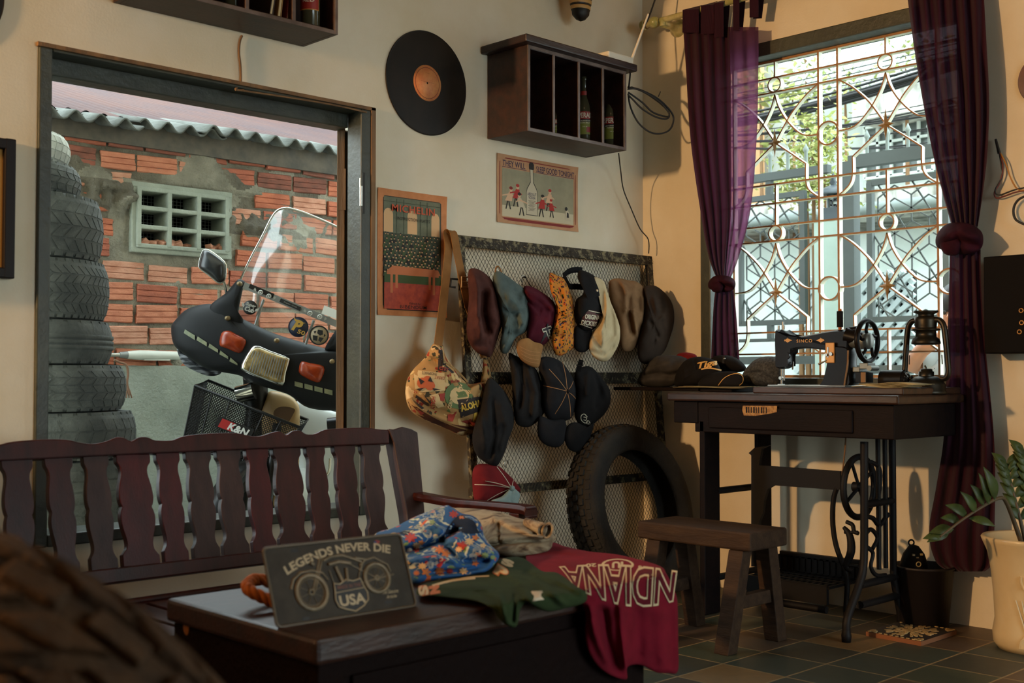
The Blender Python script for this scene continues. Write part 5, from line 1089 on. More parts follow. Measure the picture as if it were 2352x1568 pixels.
xb = pY(2051, 1200, FY).x; xf = pY(1985, 1200, FY).x
m = MB(); m.tube([(xb, FY, za + .005), (xb, FY, .16), (xb + .04, FY, .05), (xb + .045, FY, .012)], .012, 8); m.lathe([(0, 0), (.014, 0), (.012, .03)], Matrix.Translation((xb + .045, FY, 0)), 10); m.build('leg', 'iron_black', tb)
m = MB()
for z, r in ((pY(2010, 1155, FY).z, .012), (pY(2010, 1335, FY).z, .013), (pY(2010, 1380, FY).z, .013)): m.tube([(xf - (.03 if z < .25 else 0), FY, z), (xb + (.03 if z < .25 else 0), FY, z)], r, 8)
for px in (2018, 2034): x = pY(px, 1200, FY).x; m.tube([(x, FY, za), (x, FY, .2)], .008, 8)
m.tube(pth([(1990, 1255), (2005, 1270), (2000, 1300), (2012, 1320), (2034, 1320)], 'Y', FY), .007, 6); m.tube(pth([(1988, 1185), (2005, 1190), (2020, 1205), (2040, 1180)], 'Y', FY), .008, 6)
m.tube(pth([(1986, 1230), (2000, 1215), (2015, 1235), (2004, 1260)], 'Y', FY), .007, 6); m.tube(pth([(2000, 1060), (2020, 1075), (2022, 1110), (2016, 1150)], 'Y', FY), .007, 6); m.build('side_scrolls', 'iron_black', tb)
FL = tyL - .13   # left side frame
m = MB(); x0 = txF + .05
m.bb((x0 - .02, FL - .01, 0), (x0 + .07, FL + .012, za + .04)); m.build('leg', 'table_wood', tb, bevel=.004)
m = MB(); m.bb((txB - .1, FL - .01, 0), (txB - .02, FL + .012, za + .04)); m.build('leg', 'table_wood', tb, bevel=.004)
m = MB()
for z in (.42, .12): m = MB(); m.tube([(x0 + .06, FL, z), (txB - .1, FL, z)], .012, 8); m.build('stretcher', 'iron_black', tb)
# central cast brace
CXB = -.26
m = MB(); W2 = .008
def plate(m, L, x, th=.014):
    P = [pX(a, b, x) for a, b in L]; k = len(P); A = [p + V((-th / 2, 0, 0)) for p in P]; B = [p + V((th / 2, 0, 0)) for p in P]
    m.add(A + B, [list(range(k)), [k + i for i in range(k)][::-1]] + [(i, (i + 1) % k, k + (i + 1) % k, k + i)[::-1] for i in range(k)], False)
plate(m, [(1746, 1068), (1932, 1082), (1932, 1124), (1915, 1124), (1780, 1114), (1766, 1122), (1757, 1150), (1755, 1175), (1746, 1198), (1746, 1300), (1728, 1300), (1728, 1045), (1722, 1040), (1735, 1028), (1770, 1022), (1752, 1030), (1748, 1050)], CXB)
m.tube(pth([(1922, 1120), (1914, 1150), (1913, 1205), (1922, 1258), (1940, 1305), (1946, 1340), (1943, 1400), (1945, 1440)], 'X', CXB), [.009] * 29, 8); m.build('cross_brace', 'iron_black', tb)
m = MB(); m.tube(pth([(1944, 1198), (1958, 1205), (1962, 1220), (1972, 1225)], 'X', CXB - .03), .007, 6); m.tube(pth([(1938, 1210), (1952, 1230), (1955, 1265), (1944, 1300), (1958, 1312)], 'X', CXB - .03), [.006 + .008 * math.sin(i / 16 * math.pi) for i in range(17)], 8); m.tube(pth([(1940, 1222), (1970, 1222)], 'X', CXB - .03), .006, 6); m.tube(pth([(1935, 1296), (1972, 1300)], 'X', CXB - .03), .006, 6); m.build('scroll_ornament', 'iron_black', tb)
m = MB(); wc = pY(1973, 1118, FY + .07); Rw = .098
m.tube(circ(wc, (1, 0, 0), (0, 0, 1), Rw, 36), .011, 8, True)
for k in range(4): a = k * math.pi / 2 + .5; m.tube([wc, wc + V((Rw * math.cos(a), 0, Rw * math.sin(a)))], .006, 6)
m.lathe([(.016, -.02), (.016, .02)], mtx(wc, (1, 0, 0), (0, 0, 1), (0, -1, 0)), 12); m.build('drive_wheel', 'iron_black', tb)
m = MB(); a, b = pX(1788, 1345, CXB), pX(1938, 1366, CXB); yl, yr = a.y + .06, b.y; zt = .135
for x in (CXB - .10, CXB - .05, CXB, CXB + .05, CXB + .11): m.bb((x - .007, yr, zt - .012 - .05 * (x < CXB - .07)), (x + .007, yl, zt))
n = 13
for i in range(n + 1): y = yl + (yr - yl) * i / n; m.bb((CXB - .10, y - .005, zt - .011), (CXB + .11, y + .005, zt - .002))
m.bb((CXB + .105, yr, zt), (CXB + .115, yl, zt + .045))
for i in range(n + 1): y = yl + (yr - yl) * i / n; m.bb((CXB + .100, y - .006, zt), (CXB + .118, y + .006, zt + .05))
m.bb((CXB + .10, yr, zt + .045), (CXB + .118, yl, zt + .062)); m.tube([(CXB - .14, yr - .02, .065), (CXB - .14, yl, .065)], .012, 8); m.build('treadle', 'iron_black', tb)
m = MB(); m.tube(pth([(1943, 1000), (1940, 1040), (1932, 1110)], 'X', CXB - .1), .003, 6); m.build('drive_belt', 'raw_wood_edge', tb)
# ---- papers on the table
mat('old_paper', 'a89a72', .8, c2='857650', sc=12)
m = MB(); rnd = random.Random(3)
for i in range(5):
    a, b = pX(1950 + i * 7, 900, -.49), pX(2076 + i * 6, 900, -.49); z = ZT2 + .0008 + i * .0028; m.grid(lambda u, v: V((-.475 + .012 * i * 0 + .1 * v + .004 * i, a.y + (b.y - a.y) * u, z + .0025 * math.sin(u * 7 + i) + .0025)), 10, 2)
single(m, 'newspaper_stack', 'old_paper', 'small pile of yellowed papers lying on the table beside the lantern', 'papers', solid=.0014)
m = MB()
for i in range(3):
    a, b = pX(1545 + i * 14, 900, -.33), pX(1700 + i * 10, 900, -.33); z = .7795 + i * .002; m.grid(lambda u, v: V((-.33 + .1 * v - .004 * i, a.y + (b.y - a.y) * u, z + .0012 * math.sin(u * 5 + i))), 8, 2)
single(m, 'newspaper_stack', 'old_paper', 'thin papers lying under the hats at the left of the sewing table', 'papers', solid=.001)
# ---- the sewing machine
mat('enamel_black', '0d0a09', .3, spec=.10, c2='17120e', sc=6); mat('gilt', 'a8743a', .4, .5); mat('nickel', '8a8780', .3, .9); mat('wheel_grey', '6a6a62', .4, .6)
MX = -.30; MXo, MYo, MS = 1740, 680, .1956
sm = thing('sewing_machine', 'black vintage sewing machine with gilt SINCO lettering on the table under the window', 'sewing machine', (MX, pX(1900, 888, MX).y, ZT2))
def mp(L): return [pX(MXo + x * MS, MYo + y * MS, MX) for x, y in L]
def swell(m, L, th, ns=6, e=.5):
    """solid with a flat outline and rounded front and back"""
    P = crom(mp(L), 4, True); c = sum(P, V((0, 0, 0))) / len(P); rings = []
    for k in range(ns + 1):
        s = -1 + 2 * k / ns; sc = 1 - .0 if abs(s) < .99 else 1; ins = .006 * (1 - math.sqrt(max(0, 1 - s * s))) ; R_ = []
        for i, p in enumerate(P):
            d = (P[(i + 1) % len(P)] - P[i - 1]); nn = V((0, -d.z, d.y)).normalized(); q = p + nn * ins * (1 if ((p - c).dot(nn) < 0) else -1); R_.append(q + V((s * th / 2, 0, 0)))
        rings.append(R_)
    m.loft(rings, True, False, True)
m = MB(); swell(m, [(240, 410), (270, 392), (320, 410), (385, 455), (450, 476), (550, 465), (700, 438), (850, 408), (960, 395), (1040, 395), (1090, 430), (1110, 520), (1105, 600), (1090, 640), (860, 640), (840, 640), (750, 628), (600, 615), (460, 628), (395, 665), (380, 720), (372, 840), (250, 840), (240, 700), (234, 540)], .05); m.build('arm', 'enamel_black', sm)
m = MB(); swell(m, [(850, 600), (1110, 600), (1125, 800), (1135, 1064), (795, 1064), (818, 960), (850, 830), (862, 720)], .065); m.build('pillar', 'enamel_black', sm)
zb_ = ZT2; yA, yB = mp([(-60, 1060)])[0].y, mp([(1320, 1060)])[0].y
m = MB(); m.bb((MX - .07, mp([(1150, 0)])[0].y, ZT2 + .0003), (MX + .07, mp([(240, 0)])[0].y, ZT2 + .006)); m.build('bed', 'nickel', sm, bevel=.002)
def cyl(nm, a, b, r, mt, n=20, r2=None): m = MB(); m.tube([a, b], [r, r if r2 is None else r2], n); return m.build(nm, mt, sm)
hub = mp([(1290, 525)])[0]; MWx = MX
m = MB(); Rh = .0665
m.tube(circ(hub, (1, 0, 0), (0, 0, 1), Rh, 40), .0085, 10, True)
for k in range(5):
    a = k * 2 * math.pi / 5 + .3; d = V((math.cos(a), 0, math.sin(a))); e_ = V((-d.z, 0, d.x)); m.tube(crom([hub + d * .018, hub + d * .035 + e_ * .008, hub + d * .05 + e_ * .002, hub + d * Rh], 4), .0055, 8)
m.build('hand_wheel', 'enamel_black', sm)
m = MB(); m.lathe([(0, .012), (.022, .012), (.027, .006), (.027, -.03), (.02, -.06), (.02, -.07)], mtx(hub, (1, 0, 0), (0, 0, 1), (0, -1, 0)), 24); m.build('wheel_hub', 'wheel_grey', sm)
m = MB(); a = mp([(1060, 470)])[0]; m.tube([a, hub], [.03, .024], 16); m.build('bobbin_winder', 'enamel_black', sm)
m = MB(); a = mp([(1150, 390)])[0]; m.tube([a + V((0, .03, -.004)), a + V((0, -.012, 0))], .012, 12); m.build('winder_wheel', 'enamel_black', sm)
c = mp([(968, 270)])[0]; h = .0265
sp = thing('thread_spool', 'black thread spool with orange ends standing on the sewing machine', 'spool', (c.x, c.y, mp([(968, 392)])[0].z))
m = MB(); m.tube([c - V((0, 0, h)), c + V((0, 0, h))], .0105, 16); m.build('thread', 'black_cloth', sp); mat('spool_orange', 'b8642c', .5)
for s_ in (-1, 1): m = MB(); m.lathe([(.0, -.003), (.006, -.003), (.006, .004), (0, .004)], Matrix.Translation(c + V((0, 0, s_ * (h + .0035)))), 12); m.build('spool_end', 'spool_orange', sp)
m = MB(); m.tube([c - V((0, 0, h + .02)), c - V((0, 0, h + .005))], .0035, 8); m.build('spool_pin', 'spool_orange', sm)
fx = MX - .0262; m = MB()
a = mp([(598, 527)])[0]; put(m, fit_text('SINCO', .0605, .0105, bold=.01, space=1.25), mtx((fx, a.y, a.z), (0, -1, 0), (0, 0, 1), (-1, 0, 0)), 0)
for x, sg in ((410, 1), (785, -1)):
    q = mp([(x, 520)])[0]; M = mtx((fx, q.y, q.z), (0, -1, 0), (0, 0, 1), (-1, 0, 0))
    m.poly([M @ V((sg * u, v, 0)) for u, v in ((-.012, 0), (-.008, .005), (-.002, .007), (.004, .004), (.016, 0), (.004, -.004), (-.002, -.007), (-.008, -.005))])
    m.poly([M @ V((sg * u, v, .0003)) for u, v in ((-.016, 0), (-.013, .004), (-.010, 0), (-.013, -.004))]); m.poly([M @ V((u * .003 - .002 * sg, v * .010, .0003)) for u, v in ((-1, 0), (0, 1), (1, 0), (0, -1))])
m.build('gilt_lettering', 'gilt', sm)
m = MB(); a, b = mp([(862, 548)])[0], mp([(970, 785)])[0]; px_ = MX - .033; m.bb((px_ - .004, b.y, b.z), (px_ + .002, a.y, a.z)); m.build('stitch_plate', 'gilt', sm, bevel=.002)
m = MB(); a, b = mp([(890, 600)])[0], mp([(905, 720)])[0]; m.bb((px_ - .006, b.y, b.z), (px_ - .003, a.y, a.z)); q = mp([(885, 690)])[0]; m.tube([(px_, q.y, q.z), (px_ - .012, q.y, q.z)], .005, 10); q = mp([(940, 680)])[0]; m.tube([(px_, q.y, q.z), (px_ - .012, q.y, q.z)], .006, 10); q = mp([(800, 800)])[0]; m.tube([(px_ - .004, mp([(880, 750)])[0].y, mp([(880, 755)])[0].z), (px_ - .012, q.y, q.z)], [.002, .004], 8); m.build('stitch_lever', 'nickel', sm)
m = MB()
for x, y0, y1, r in ((283, 850, 1040, .004), (312, 850, 990, .003), (250, 345, 400, .004), (297, 300, 395, .004), (306, 340, 392, .0055)): a, b = mp([(x, y0)])[0], mp([(x, y1)])[0]; m.tube([a, b], r, 8)
a = mp([(286, 1030)])[0]; m.bb((a.x - .014, a.y - .004, a.z - .004), (a.x + .012, a.y + .008, a.z)); a = mp([(400, 770)])[0]; b = mp([(412, 860)])[0]; m.tube([a + V((.01, 0, 0)), b], .003, 6); a = mp([(283, 960)])[0]; m.tube([a - V((.01, 0, 0)), a + V((.004, 0, 0))], .006, 8); m.build('needle_bar', 'nickel', sm)
m = MB(); a = mp([(390, 700)])[0]; m.tube([a + V((-.02, 0, 0)), a + V((-.028, 0, 0))], .012, 14); m.build('tension_dial', 'enamel_black', sm)
# motor and lamp block behind the wheel
m = MB(); a, b = mp([(1380, 985)])[0], mp([(1640, 985)])[0]; a.x = b.x = MX + .05; m.tube([a, b], .0335, 20); m.tube([b, b + V((0, -.012, 0))], [.03, .02], 20); m.build('motor', 'enamel_black', sm)
m = MB()
for k in range(12): an = k * math.pi / 6; d = V((math.cos(an), 0, math.sin(an))); m.tube([b + V((0, -.013, 0)) + d * .01, b + V((0, -.008, 0)) + d * .024], .0022, 5)
m.build('motor_vent', 'nickel', sm)
m = MB(); a, b = mp([(1200, 890)])[0], mp([(1325, 1015)])[0]; m.bb((MX - .03, b.y, b.z), (MX + .02, a.y, a.z)); m.build('motor_bracket', 'enamel_black', sm, bevel=.002)
m = MB(); a, b = mp([(1276, 893)])[0], mp([(1330, 1012)])[0]; m.bb((MX - .036, b.y, b.z), (MX - .03, a.y, a.z)); m.build('brown_plug', 'raw_wood_edge', sm, bevel=.001)
m = MB(); a, b = mp([(1150, 830)])[0], mp([(1235, 890)])[0]; m.bb((MX - .02, b.y, b.z), (MX + .04, a.y, a.z)); a = mp([(1365, 845)])[0]; m.tube([a + V((-.03, 0, 0)), a + V((.02, 0, 0))], .009, 12); a = mp([(1290, 820)])[0]; m.box(a, (.05, .03, .02)); m.build('belt_fitting', 'wheel_grey', sm, bevel=.002)
m = MB(); m.tube(crom([mp([(1120, 640)])[0] + V((-.03, 0, 0)), mp([(1125, 800)])[0] + V((-.036, 0, 0)), mp([(1100, 960)])[0] + V((-.036, 0, 0)), mp([(1085, 1068)])[0] + V((-.036, 0, .003))], 4), .0035, 6); m.build('drive_belt', 'raw_wood_edge', sm)
jr = mp([(775, 1045)])[0]; t = thing('small_jar', 'small dark jar standing behind the sewing machine arm', 'jar', (MX + .09, jr.y, ZT2)); m = MB(); m.lathe([(0, 0), (.024, 0), (.024, .04), (0, .04)], Matrix.Translation((MX + .09, jr.y, ZT2 + .0003)), 18); m.build('body', 'glass_bottle', t); m = MB(); m.lathe([(.025, .04), (.025, .046), (0, .046)], Matrix.Translation((MX + .09, jr.y, ZT2)), 18); m.build('lid', 'dark_metal', t)
# ---- lantern
mat('lantern_metal', '1b1813', .4, .7, c2='2f281c', sc=10)
LXx = -.24; lc = pX(2128, 900, LXx); lt = thing('hurricane_lantern', 'dark metal hurricane lantern without its glass, at the right end of the sewing table', 'lantern', (LXx, lc.y, ZT1))
def lz(y): return pX(2128, MYo + y * MS, LXx).z
tq = (lc - CAM).dot(fw); lr = lambda w: w * MS / FPX * tq / 2
z0 = ZT1; T = Matrix.Translation((LXx, lc.y, 0))
m = MB(); m.lathe([(0, z0 + .0003), (lr(450), z0 + .0003), (lr(470), lz(1130)), (lr(440), lz(1110)), (lr(430), lz(1040)), (lr(380), lz(990)), (lr(250), lz(945)), (lr(180), lz(938))], T, 32); m.build('fuel_tank', 'lantern_metal', lt)
m = MB(); m.lathe([(lr(175), lz(942)), (lr(175), lz(885)), (lr(140), lz(880)), (lr(140), lz(862)), (lr(110), lz(850)), (0, lz(850))], T, 24); m.build('burner', 'lantern_metal', lt)
m = MB(); m.tube([(LXx, lc.y, lz(852)), (LXx, lc.y + .002, lz(830)), (LXx, lc.y + .005, lz(815))], .003, 8); m.build('wick_knob', 'lantern_metal', lt)
m = MB(); m.lathe([(0, lz(150)), (lr(40), lz(155)), (lr(60), lz(165)), (lr(280), lz(172)), (lr(285), lz(190)), (lr(180), lz(215)), (lr(190), lz(240)), (lr(250), lz(245)), (lr(255), lz(285)), (lr(245), lz(360)), (lr(240), lz(378)), (lr(330), lz(385)), (lr(330), lz(402)), (lr(230), lz(408)), (lr(240), lz(480)), (lr(300), lz(500)), (lr(330), lz(540)), (lr(330), lz(560)), (lr(240), lz(572)), (0, lz(560))], T, 32); m.build('chimney_hood', 'lantern_metal', lt)
for sg in (-1, 1):
    yy = lambda w: lc.y - sg * w * MS / FPX * tq
    m = MB(); m.tube(crom([(LXx, yy(110), lz(285)), (LXx, yy(165), lz(285)), (LXx, yy(215), lz(345)), (LXx, yy(238), lz(480)), (LXx, yy(262), lz(760)), (LXx, yy(268), lz(900)), (LXx, yy(232), lz(962)), (LXx, yy(180), lz(965))], 6), .0095, 10); m.build('air_tube', 'lantern_metal', lt)
    m = MB(); m.tube([(LXx - .004, yy(200), lz(690)), (LXx - .004, yy(205), lz(800))], .002, 6); m.build('wire_guard', 'lantern_metal', lt)
# ---- hats lying on the table leaf
OX8, OY8, O8 = 1440, 560, .38776
def tp(x): return tplane((x, 0, 0), (x, 1, 0), (x, 0, 1))
TG = 'hats piled on the sewing table'
fabric('grey_wool', '3c3a39', '2b2a2a'); fabric('bucket_print', '4a4a48', '2c2c2c', sc=120)
def that(*a, **k): return hat(*a, grp=TG, ox=OX8, oy=OY8, s=O8, **k)
that('baseball_cap', 'red cap of which only the top shows behind the grey flat cap', 'hat', [(290, 665), (310, 648), (350, 642), (395, 650), (415, 668), (400, 720), (330, 730), (285, 700)], tp(-.12), .03, 'red_mesh')
that('newsboy_cap', 'grey wool flat cap at the left end of the hats on the table', 'hat', [(62, 805), (80, 770), (110, 730), (140, 690), (180, 664), (250, 658), (320, 665), (370, 690), (380, 730), (340, 800), (280, 838), (200, 848), (100, 842), (68, 825)], tp(-.2), .07, 'grey_wool', [([(75, 790), (160, 770), (260, 780), (340, 760)], 16, -.018), ([(120, 740), (250, 700)], 20, .012)], Tb=.05)
hb_, bbk = that('baseball_cap', 'plain black cap with a leather strap lying behind the black gold lettered cap', 'hat', [(490, 700), (510, 670), (560, 658), (620, 665), (670, 690), (705, 730), (690, 755), (600, 760), (520, 750)], tp(-.15), .05, 'black_cloth')
m = MB(); bbk.line(m, [(OX8 + 575 * O8, OY8 + 660 * O8), (OX8 + 570 * O8, OY8 + 700 * O8), (OX8 + 580 * O8, OY8 + 745 * O8)], 5, 0, .003); m.build('strap', 'black_plastic', hb_)
m = MB(); c = bbk.S(OX8 + 578 * O8, OY8 + 680 * O8, .004); m.lathe([(0, .003), (.004, 0)], mtx(c, rt, up, -fw), 8); m.build('snap_button', 'nickel', hb_)
hq, bq = that('bucket_hat', 'dark grey finely patterned bucket hat lying right of the caps on the table', 'hat', [(690, 760), (720, 720), (760, 685), (810, 668), (870, 668), (905, 690), (925, 740), (920, 800), (890, 838), (800, 842), (720, 835), (680, 800)], tp(-.2), .06, 'bucket_print', [([(700, 770), (780, 760), (850, 800), (900, 830)], 12, -.014)], Tb=.05)
ht, btt = that('baseball_cap', 'black cap with gold script and gold edged peak lying on the grey cap', 'hat', [(290, 770), (310, 730), (345, 690), (390, 672), (450, 668), (520, 690), (545, 720), (560, 770), (530, 800), (430, 838), (300, 845), (280, 820)], tp(-.24), .06, 'black_cloth', [([(330, 700), (345, 790)], 8, .008), ([(400, 690), (420, 740)], 8, -.006)], Tb=.05)
pk = Blob(Z([(420, 835), (450, 790), (520, 762), (600, 755), (660, 762), (690, 785), (688, 820), (660, 842), (560, 845), (480, 846)], OX8, OY8, O8), tp(-.28), .02, .02); pk.mesh(8).build('peak', 'black_cloth', ht)
mat('gold_thread', 'c9964a', .6)
m = MB(); pk.line(m, Z([(540, 838), (575, 795), (620, 772), (660, 768), (686, 785), (686, 818), (665, 838)], OX8, OY8, O8), 1.4, 0, .003); m.build('gold_edge', 'gold_thread', ht)
m = MB(); btt.text(m, 'Tiga', OX8 + 478 * O8, OY8 + 715 * O8, 46, 19, -12, 0, .004, bold=.03, shear=.35); btt.line(m, Z([(440, 742), (490, 735), (560, 748)], OX8, OY8, O8), 3, 0, .004); m.build('gold_script', 'gold_thread', ht)
# ---- curtains
def curtain_mat(name, c, c2, tr):
    m, nt, b = newmat(name); vec = nt.coord((1, 30, 1)); n = nt.noise(nt.coord((3, 60, 1)), 3, 3); col = nt.ramp(n.outputs[0], [(.35, c), (.65, c2)]); nt.lk(col, b.inputs['Base Color']); b.inputs['Roughness'].default_value = .9; b.inputs['Sheen Weight'].default_value = .15; b.inputs['Specular IOR Level'].default_value = .1
    t = nt.new('ShaderNodeBsdfTranslucent'); t.inputs[0].default_value = lin('7a4468' if tr > .1 else '5a2648'); tp_ = nt.new('ShaderNodeBsdfTransparent'); tp_.inputs[0].default_value = (.7, .5, .62, 1)
    x = nt.new('ShaderNodeMixShader'); x.inputs[0].default_value = .55 if tr > .1 else .12; nt.lk(b.outputs[0], x.inputs[1]); nt.lk(t.outputs[0], x.inputs[2])
    y = nt.new('ShaderNodeMixShader'); y.inputs[0].default_value = tr; nt.lk(x.outputs[0], y.inputs[1]); nt.lk(tp_.outputs[0], y.inputs[2]); nt.lk(y.outputs[0], nt.n['Material Output'].inputs[0])
curtain_mat('curtain_plum', '331220', '260d19', .015); curtain_mat('curtain_sheer', '44202f', '381a2a', .13); mat('curtain_knot', '33101c', .9, c2='250c16', sc=20, spec=.1)
def drape(rows, xof, npl, amp, nu=72, sub=8, seed=0, ph=0):
    m = MB(); P = crom([V((a, b, y)) for y, a, b in rows], sub); n = len(P)
    def f(u, v):
        k = min(n - 1, int(round(v * (n - 1)))); a, b, y = P[k]; px = a + (b - a) * u; w = min(1, (b - a) / 150)
        o = amp * (.5 + .5 * w) * (math.sin(2 * math.pi * (npl * u + ph + .12 * math.sin(5 * v + seed))) * .6 + .5 * noise.noise(V((u * npl * 1.7, v * 3, seed)))) ; return pX(px, y, xof - o)
    m.grid(f, nu, n - 1); return m
def curtain(name, label, rowsU, rowsL, knot, xof, seed, loopspec, split=None):
    c = pX(knot[0], knot[1], xof); t = thing(name, label, 'curtain', (xof, c.y, pX(rowsL[-1][1], rowsL[-1][0], xof).z))
    if split:
        ra_, rb_2 = [(y, a, a + (b - a) * split) for y, a, b in rowsU], [(y, a + (b - a) * (split - .01), b) for y, a, b in rowsU]
        drape(ra_, xof, 4, .02, 48, 8, seed).build('upper_drape', 'curtain_plum', t); drape(rb_2, xof - .002, 2.4, .014, 36, 8, seed + 1, .2).build('sheer_drape', 'curtain_sheer', t)
    else: drape(rowsU, xof, 6, .026, 90, 8, seed).build('upper_drape', 'curtain_plum', t)
    drape(rowsL, xof, 4, .02, 60, 8, seed + 4).build('lower_drape', 'curtain_plum', t)
    kx, ky, kw, kh = knot[0], knot[1], knot[2], knot[3]; tq = tp(xof - .01)
    Blob([(kx - kw, ky - kh * .3), (kx - kw * .5, ky - kh), (kx + kw * .4, ky - kh), (kx + kw, ky - kh * .4), (kx + kw * .95, ky + kh * .6), (kx + kw * .3, ky + kh), (kx - kw * .4, ky + kh * .8), (kx - kw, ky + kh * .5)], tq, .055 * kw / 50 + .015, .03, folds=[([(kx - kw, ky), (kx, ky - kh * .4), (kx + kw, ky)], kh * .3, .014), ([(kx - kw * .7, ky + kh * .6), (kx, ky + kh * .1), (kx + kw * .8, ky + kh * .5)], kh * .25, -.014), ([(kx - kw * .2, ky - kh), (kx + kw * .1, ky + kh)], kh * .25, -.008)]).mesh(8).build('knot', 'curtain_knot', t)
    Blob([(kx - kw * .9, ky - kh * .1), (kx - kw * .3, ky - kh * .5), (kx + kw * .1, ky + kh * .2), (kx - kw * .1, ky + kh), (kx - kw * .7, ky + kh * .9)], lambda x, y: tq(x, y) - .035, .03, .02).mesh(6).build('knot_fold', 'curtain_knot', t)
    for (x0, x1, yt, yb, back) in loopspec:
        m = MB(); ax = V((0, 1, 0)); mid = (x0 + x1) / 2
        A, B = pX(mid, yb, xof - .012), pX(mid, yt, RODX - .02); w = abs(pX(x0, yb, xof).y - pX(x1, yb, xof).y)
        ribbon(m, [A, B, V((RODX, B.y, B.z + .012)), V((RODX + .02, B.y, B.z)), V((xof + .01, A.y, A.z))], w, .002, ax); m.build('tab_loop', 'curtain_plum', t)
    return t
RODX = -.10
curtain('window_curtain', 'plum curtain knotted at its middle on the left side of the window', [(62, 1569, 1742), (150, 1575, 1742), (320, 1586, 1738), (480, 1608, 1724), (590, 1628, 1697), (648, 1650, 1674)], [(650, 1646, 1680), (690, 1640, 1688), (760, 1636, 1694), (850, 1632, 1700)], (1658, 652, 30, 19), -.085, 1, [(1568, 1605, 22, 75, 0), (1610, 1640, 12, 78, 0), (1641, 1662, 6, 85, 0), (1684, 1698, -6, 70, 0), (1722, 1742, -22, 40, 0)], .62)
curtain('window_curtain', 'plum curtain tied in a big knot on the right side of the window', [(-40, 2080, 2258), (100, 2098, 2266), (230, 2119, 2272), (350, 2142, 2268), (440, 2164, 2258), (520, 2186, 2246)], [(560, 2182, 2252), (650, 2180, 2254), (780, 2176, 2262), (920, 2172, 2276), (1020, 2166, 2284), (1120, 2150, 2286), (1220, 2134, 2284), (1290, 2150, 2280), (1312, 2185, 2262)], (2204, 549, 52, 36), -.085, 5, [(2085, 2120, -95, -45, 0), (2150, 2190, -110, -55, 0), (2215, 2258, -120, -60, 0)])
# rod with finial and bracket
mat('ceramic_green', '8f8c52', .3, c2='b9ad7c', sc=16, lo=.4, hi=.6)
yf = pX(1468, 60, RODX).y; zr_ = pX(1530, 44, RODX).z
rd = thing('curtain_rod', 'greenish marbled curtain rod with ringed finial and wall bracket above the window', 'rod', (RODX, -.7, zr_))
m = MB(); m.tube([(RODX, pX(1500, 52, RODX).y, zr_), (RODX, -1.75, zr_)], .0125, 14); m.build('pole', 'ceramic_green', rd)
yb = pX(1503, 44, RODX).y; Mr = mtx((RODX, yb, zr_), (1, 0, 0), (0, 0, 1), (0, 1, 0)); Mr = mtx((RODX, yb, zr_), (0, 0, 1), (1, 0, 0), (0, 1, 0))
m = MB(); m.lathe([(.0125, -.02), (.02, -.015), (.024, 0), (.02, .015), (.013, .02), (.013, .034), (.016, .036), (.016, .044), (.021, .046), (.022, .05), (.018, .052), (.021, .055), (.021, .059), (.017, .061), (.018, .065), (.012, .07), (0, .071)], Mr, 20); m.build('finial', 'ceramic_green', rd)
m = MB(); m.lathe([(.0165, .0355), (.0175, .040), (.0165, .0445)], Mr, 20, False); m.build('finial_ring', 'raw_wood_edge', rd)
for yk in (pX(1548, 74, -.03).y, -1.62):
    m = MB(); m.lathe([(.038, .0), (.038, .008), (.028, .018), (.02, .03), (.017, .05), (.017, .1), (0, .1)], mtx((0, yk, zr_ - .012), (0, -1, 0), (0, 0, 1), (-1, 0, 0)), 20); m.tube([(RODX, yk, zr_ - .026), (RODX, yk, zr_)], .014, 10); m.build('bracket', 'ceramic_green', rd)
# ---- black box on the right wall, wires
t = thing('wall_speaker', 'black box with gold ringed jacks mounted on the right wall', 'speaker', (0, -1.55, .9)); BXX = -.12
a, b = pX(2258, 590, BXX), pX(2266, 812, BXX); m = MB(); m.bb((BXX, a.y - .42, b.z), (-.002, a.y, a.z)); mat('speaker_black', '0a0808', .7, spec=.08); m.build('cabinet', 'speaker_black', t, bevel=.004)
for x, y in ((2346, 713), (2347, 741), (2342, 762)):
    c = pX(x, y, BXX); m = MB(); m.tube(circ(c - V((.002, 0, 0)), (0, 1, 0), (0, 0, 1), .0062, 16), .0018, 6, True); m.build('jack_ring', 'gilt', t)
mat('wire_red', '5e1d16', .5); mat('wire_yellow', 'a06a22', .5)
t = thing('hanging_wires', 'loose red yellow and black wires hanging from the right wall', 'wire', pX(2300, 430, -.02))
for nm, mt_, L, r in (('wire', 'wire_red', [(2296, 350), (2304, 385), (2296, 420), (2284, 442), (2292, 455), (2330, 442), (2365, 436)], .0026), ('wire', 'wire_yellow', [(2298, 352), (2310, 375), (2322, 410), (2340, 436), (2370, 432)], .0024), ('wire', 'cable_black', [(2294, 345), (2300, 380), (2302, 405), (2286, 436), (2295, 448), (2330, 436), (2368, 428)], .0026), ('wire', 'cable_black', [(2370, 445), (2340, 458), (2328, 480), (2334, 505), (2365, 520)], .004)):
    m = MB(); m.tube(crom([pX(x, y, -.02 - .004 * (i % 2)) for i, (x, y) in enumerate(L)], 5), r, 6); m.build(nm, mt_, t)
m = MB(); m.tube([pX(2287, 320, -.012), pX(2295, 352, -.018)], [.004, .006], 8); m.build('tape_end', 'cable_black', t)
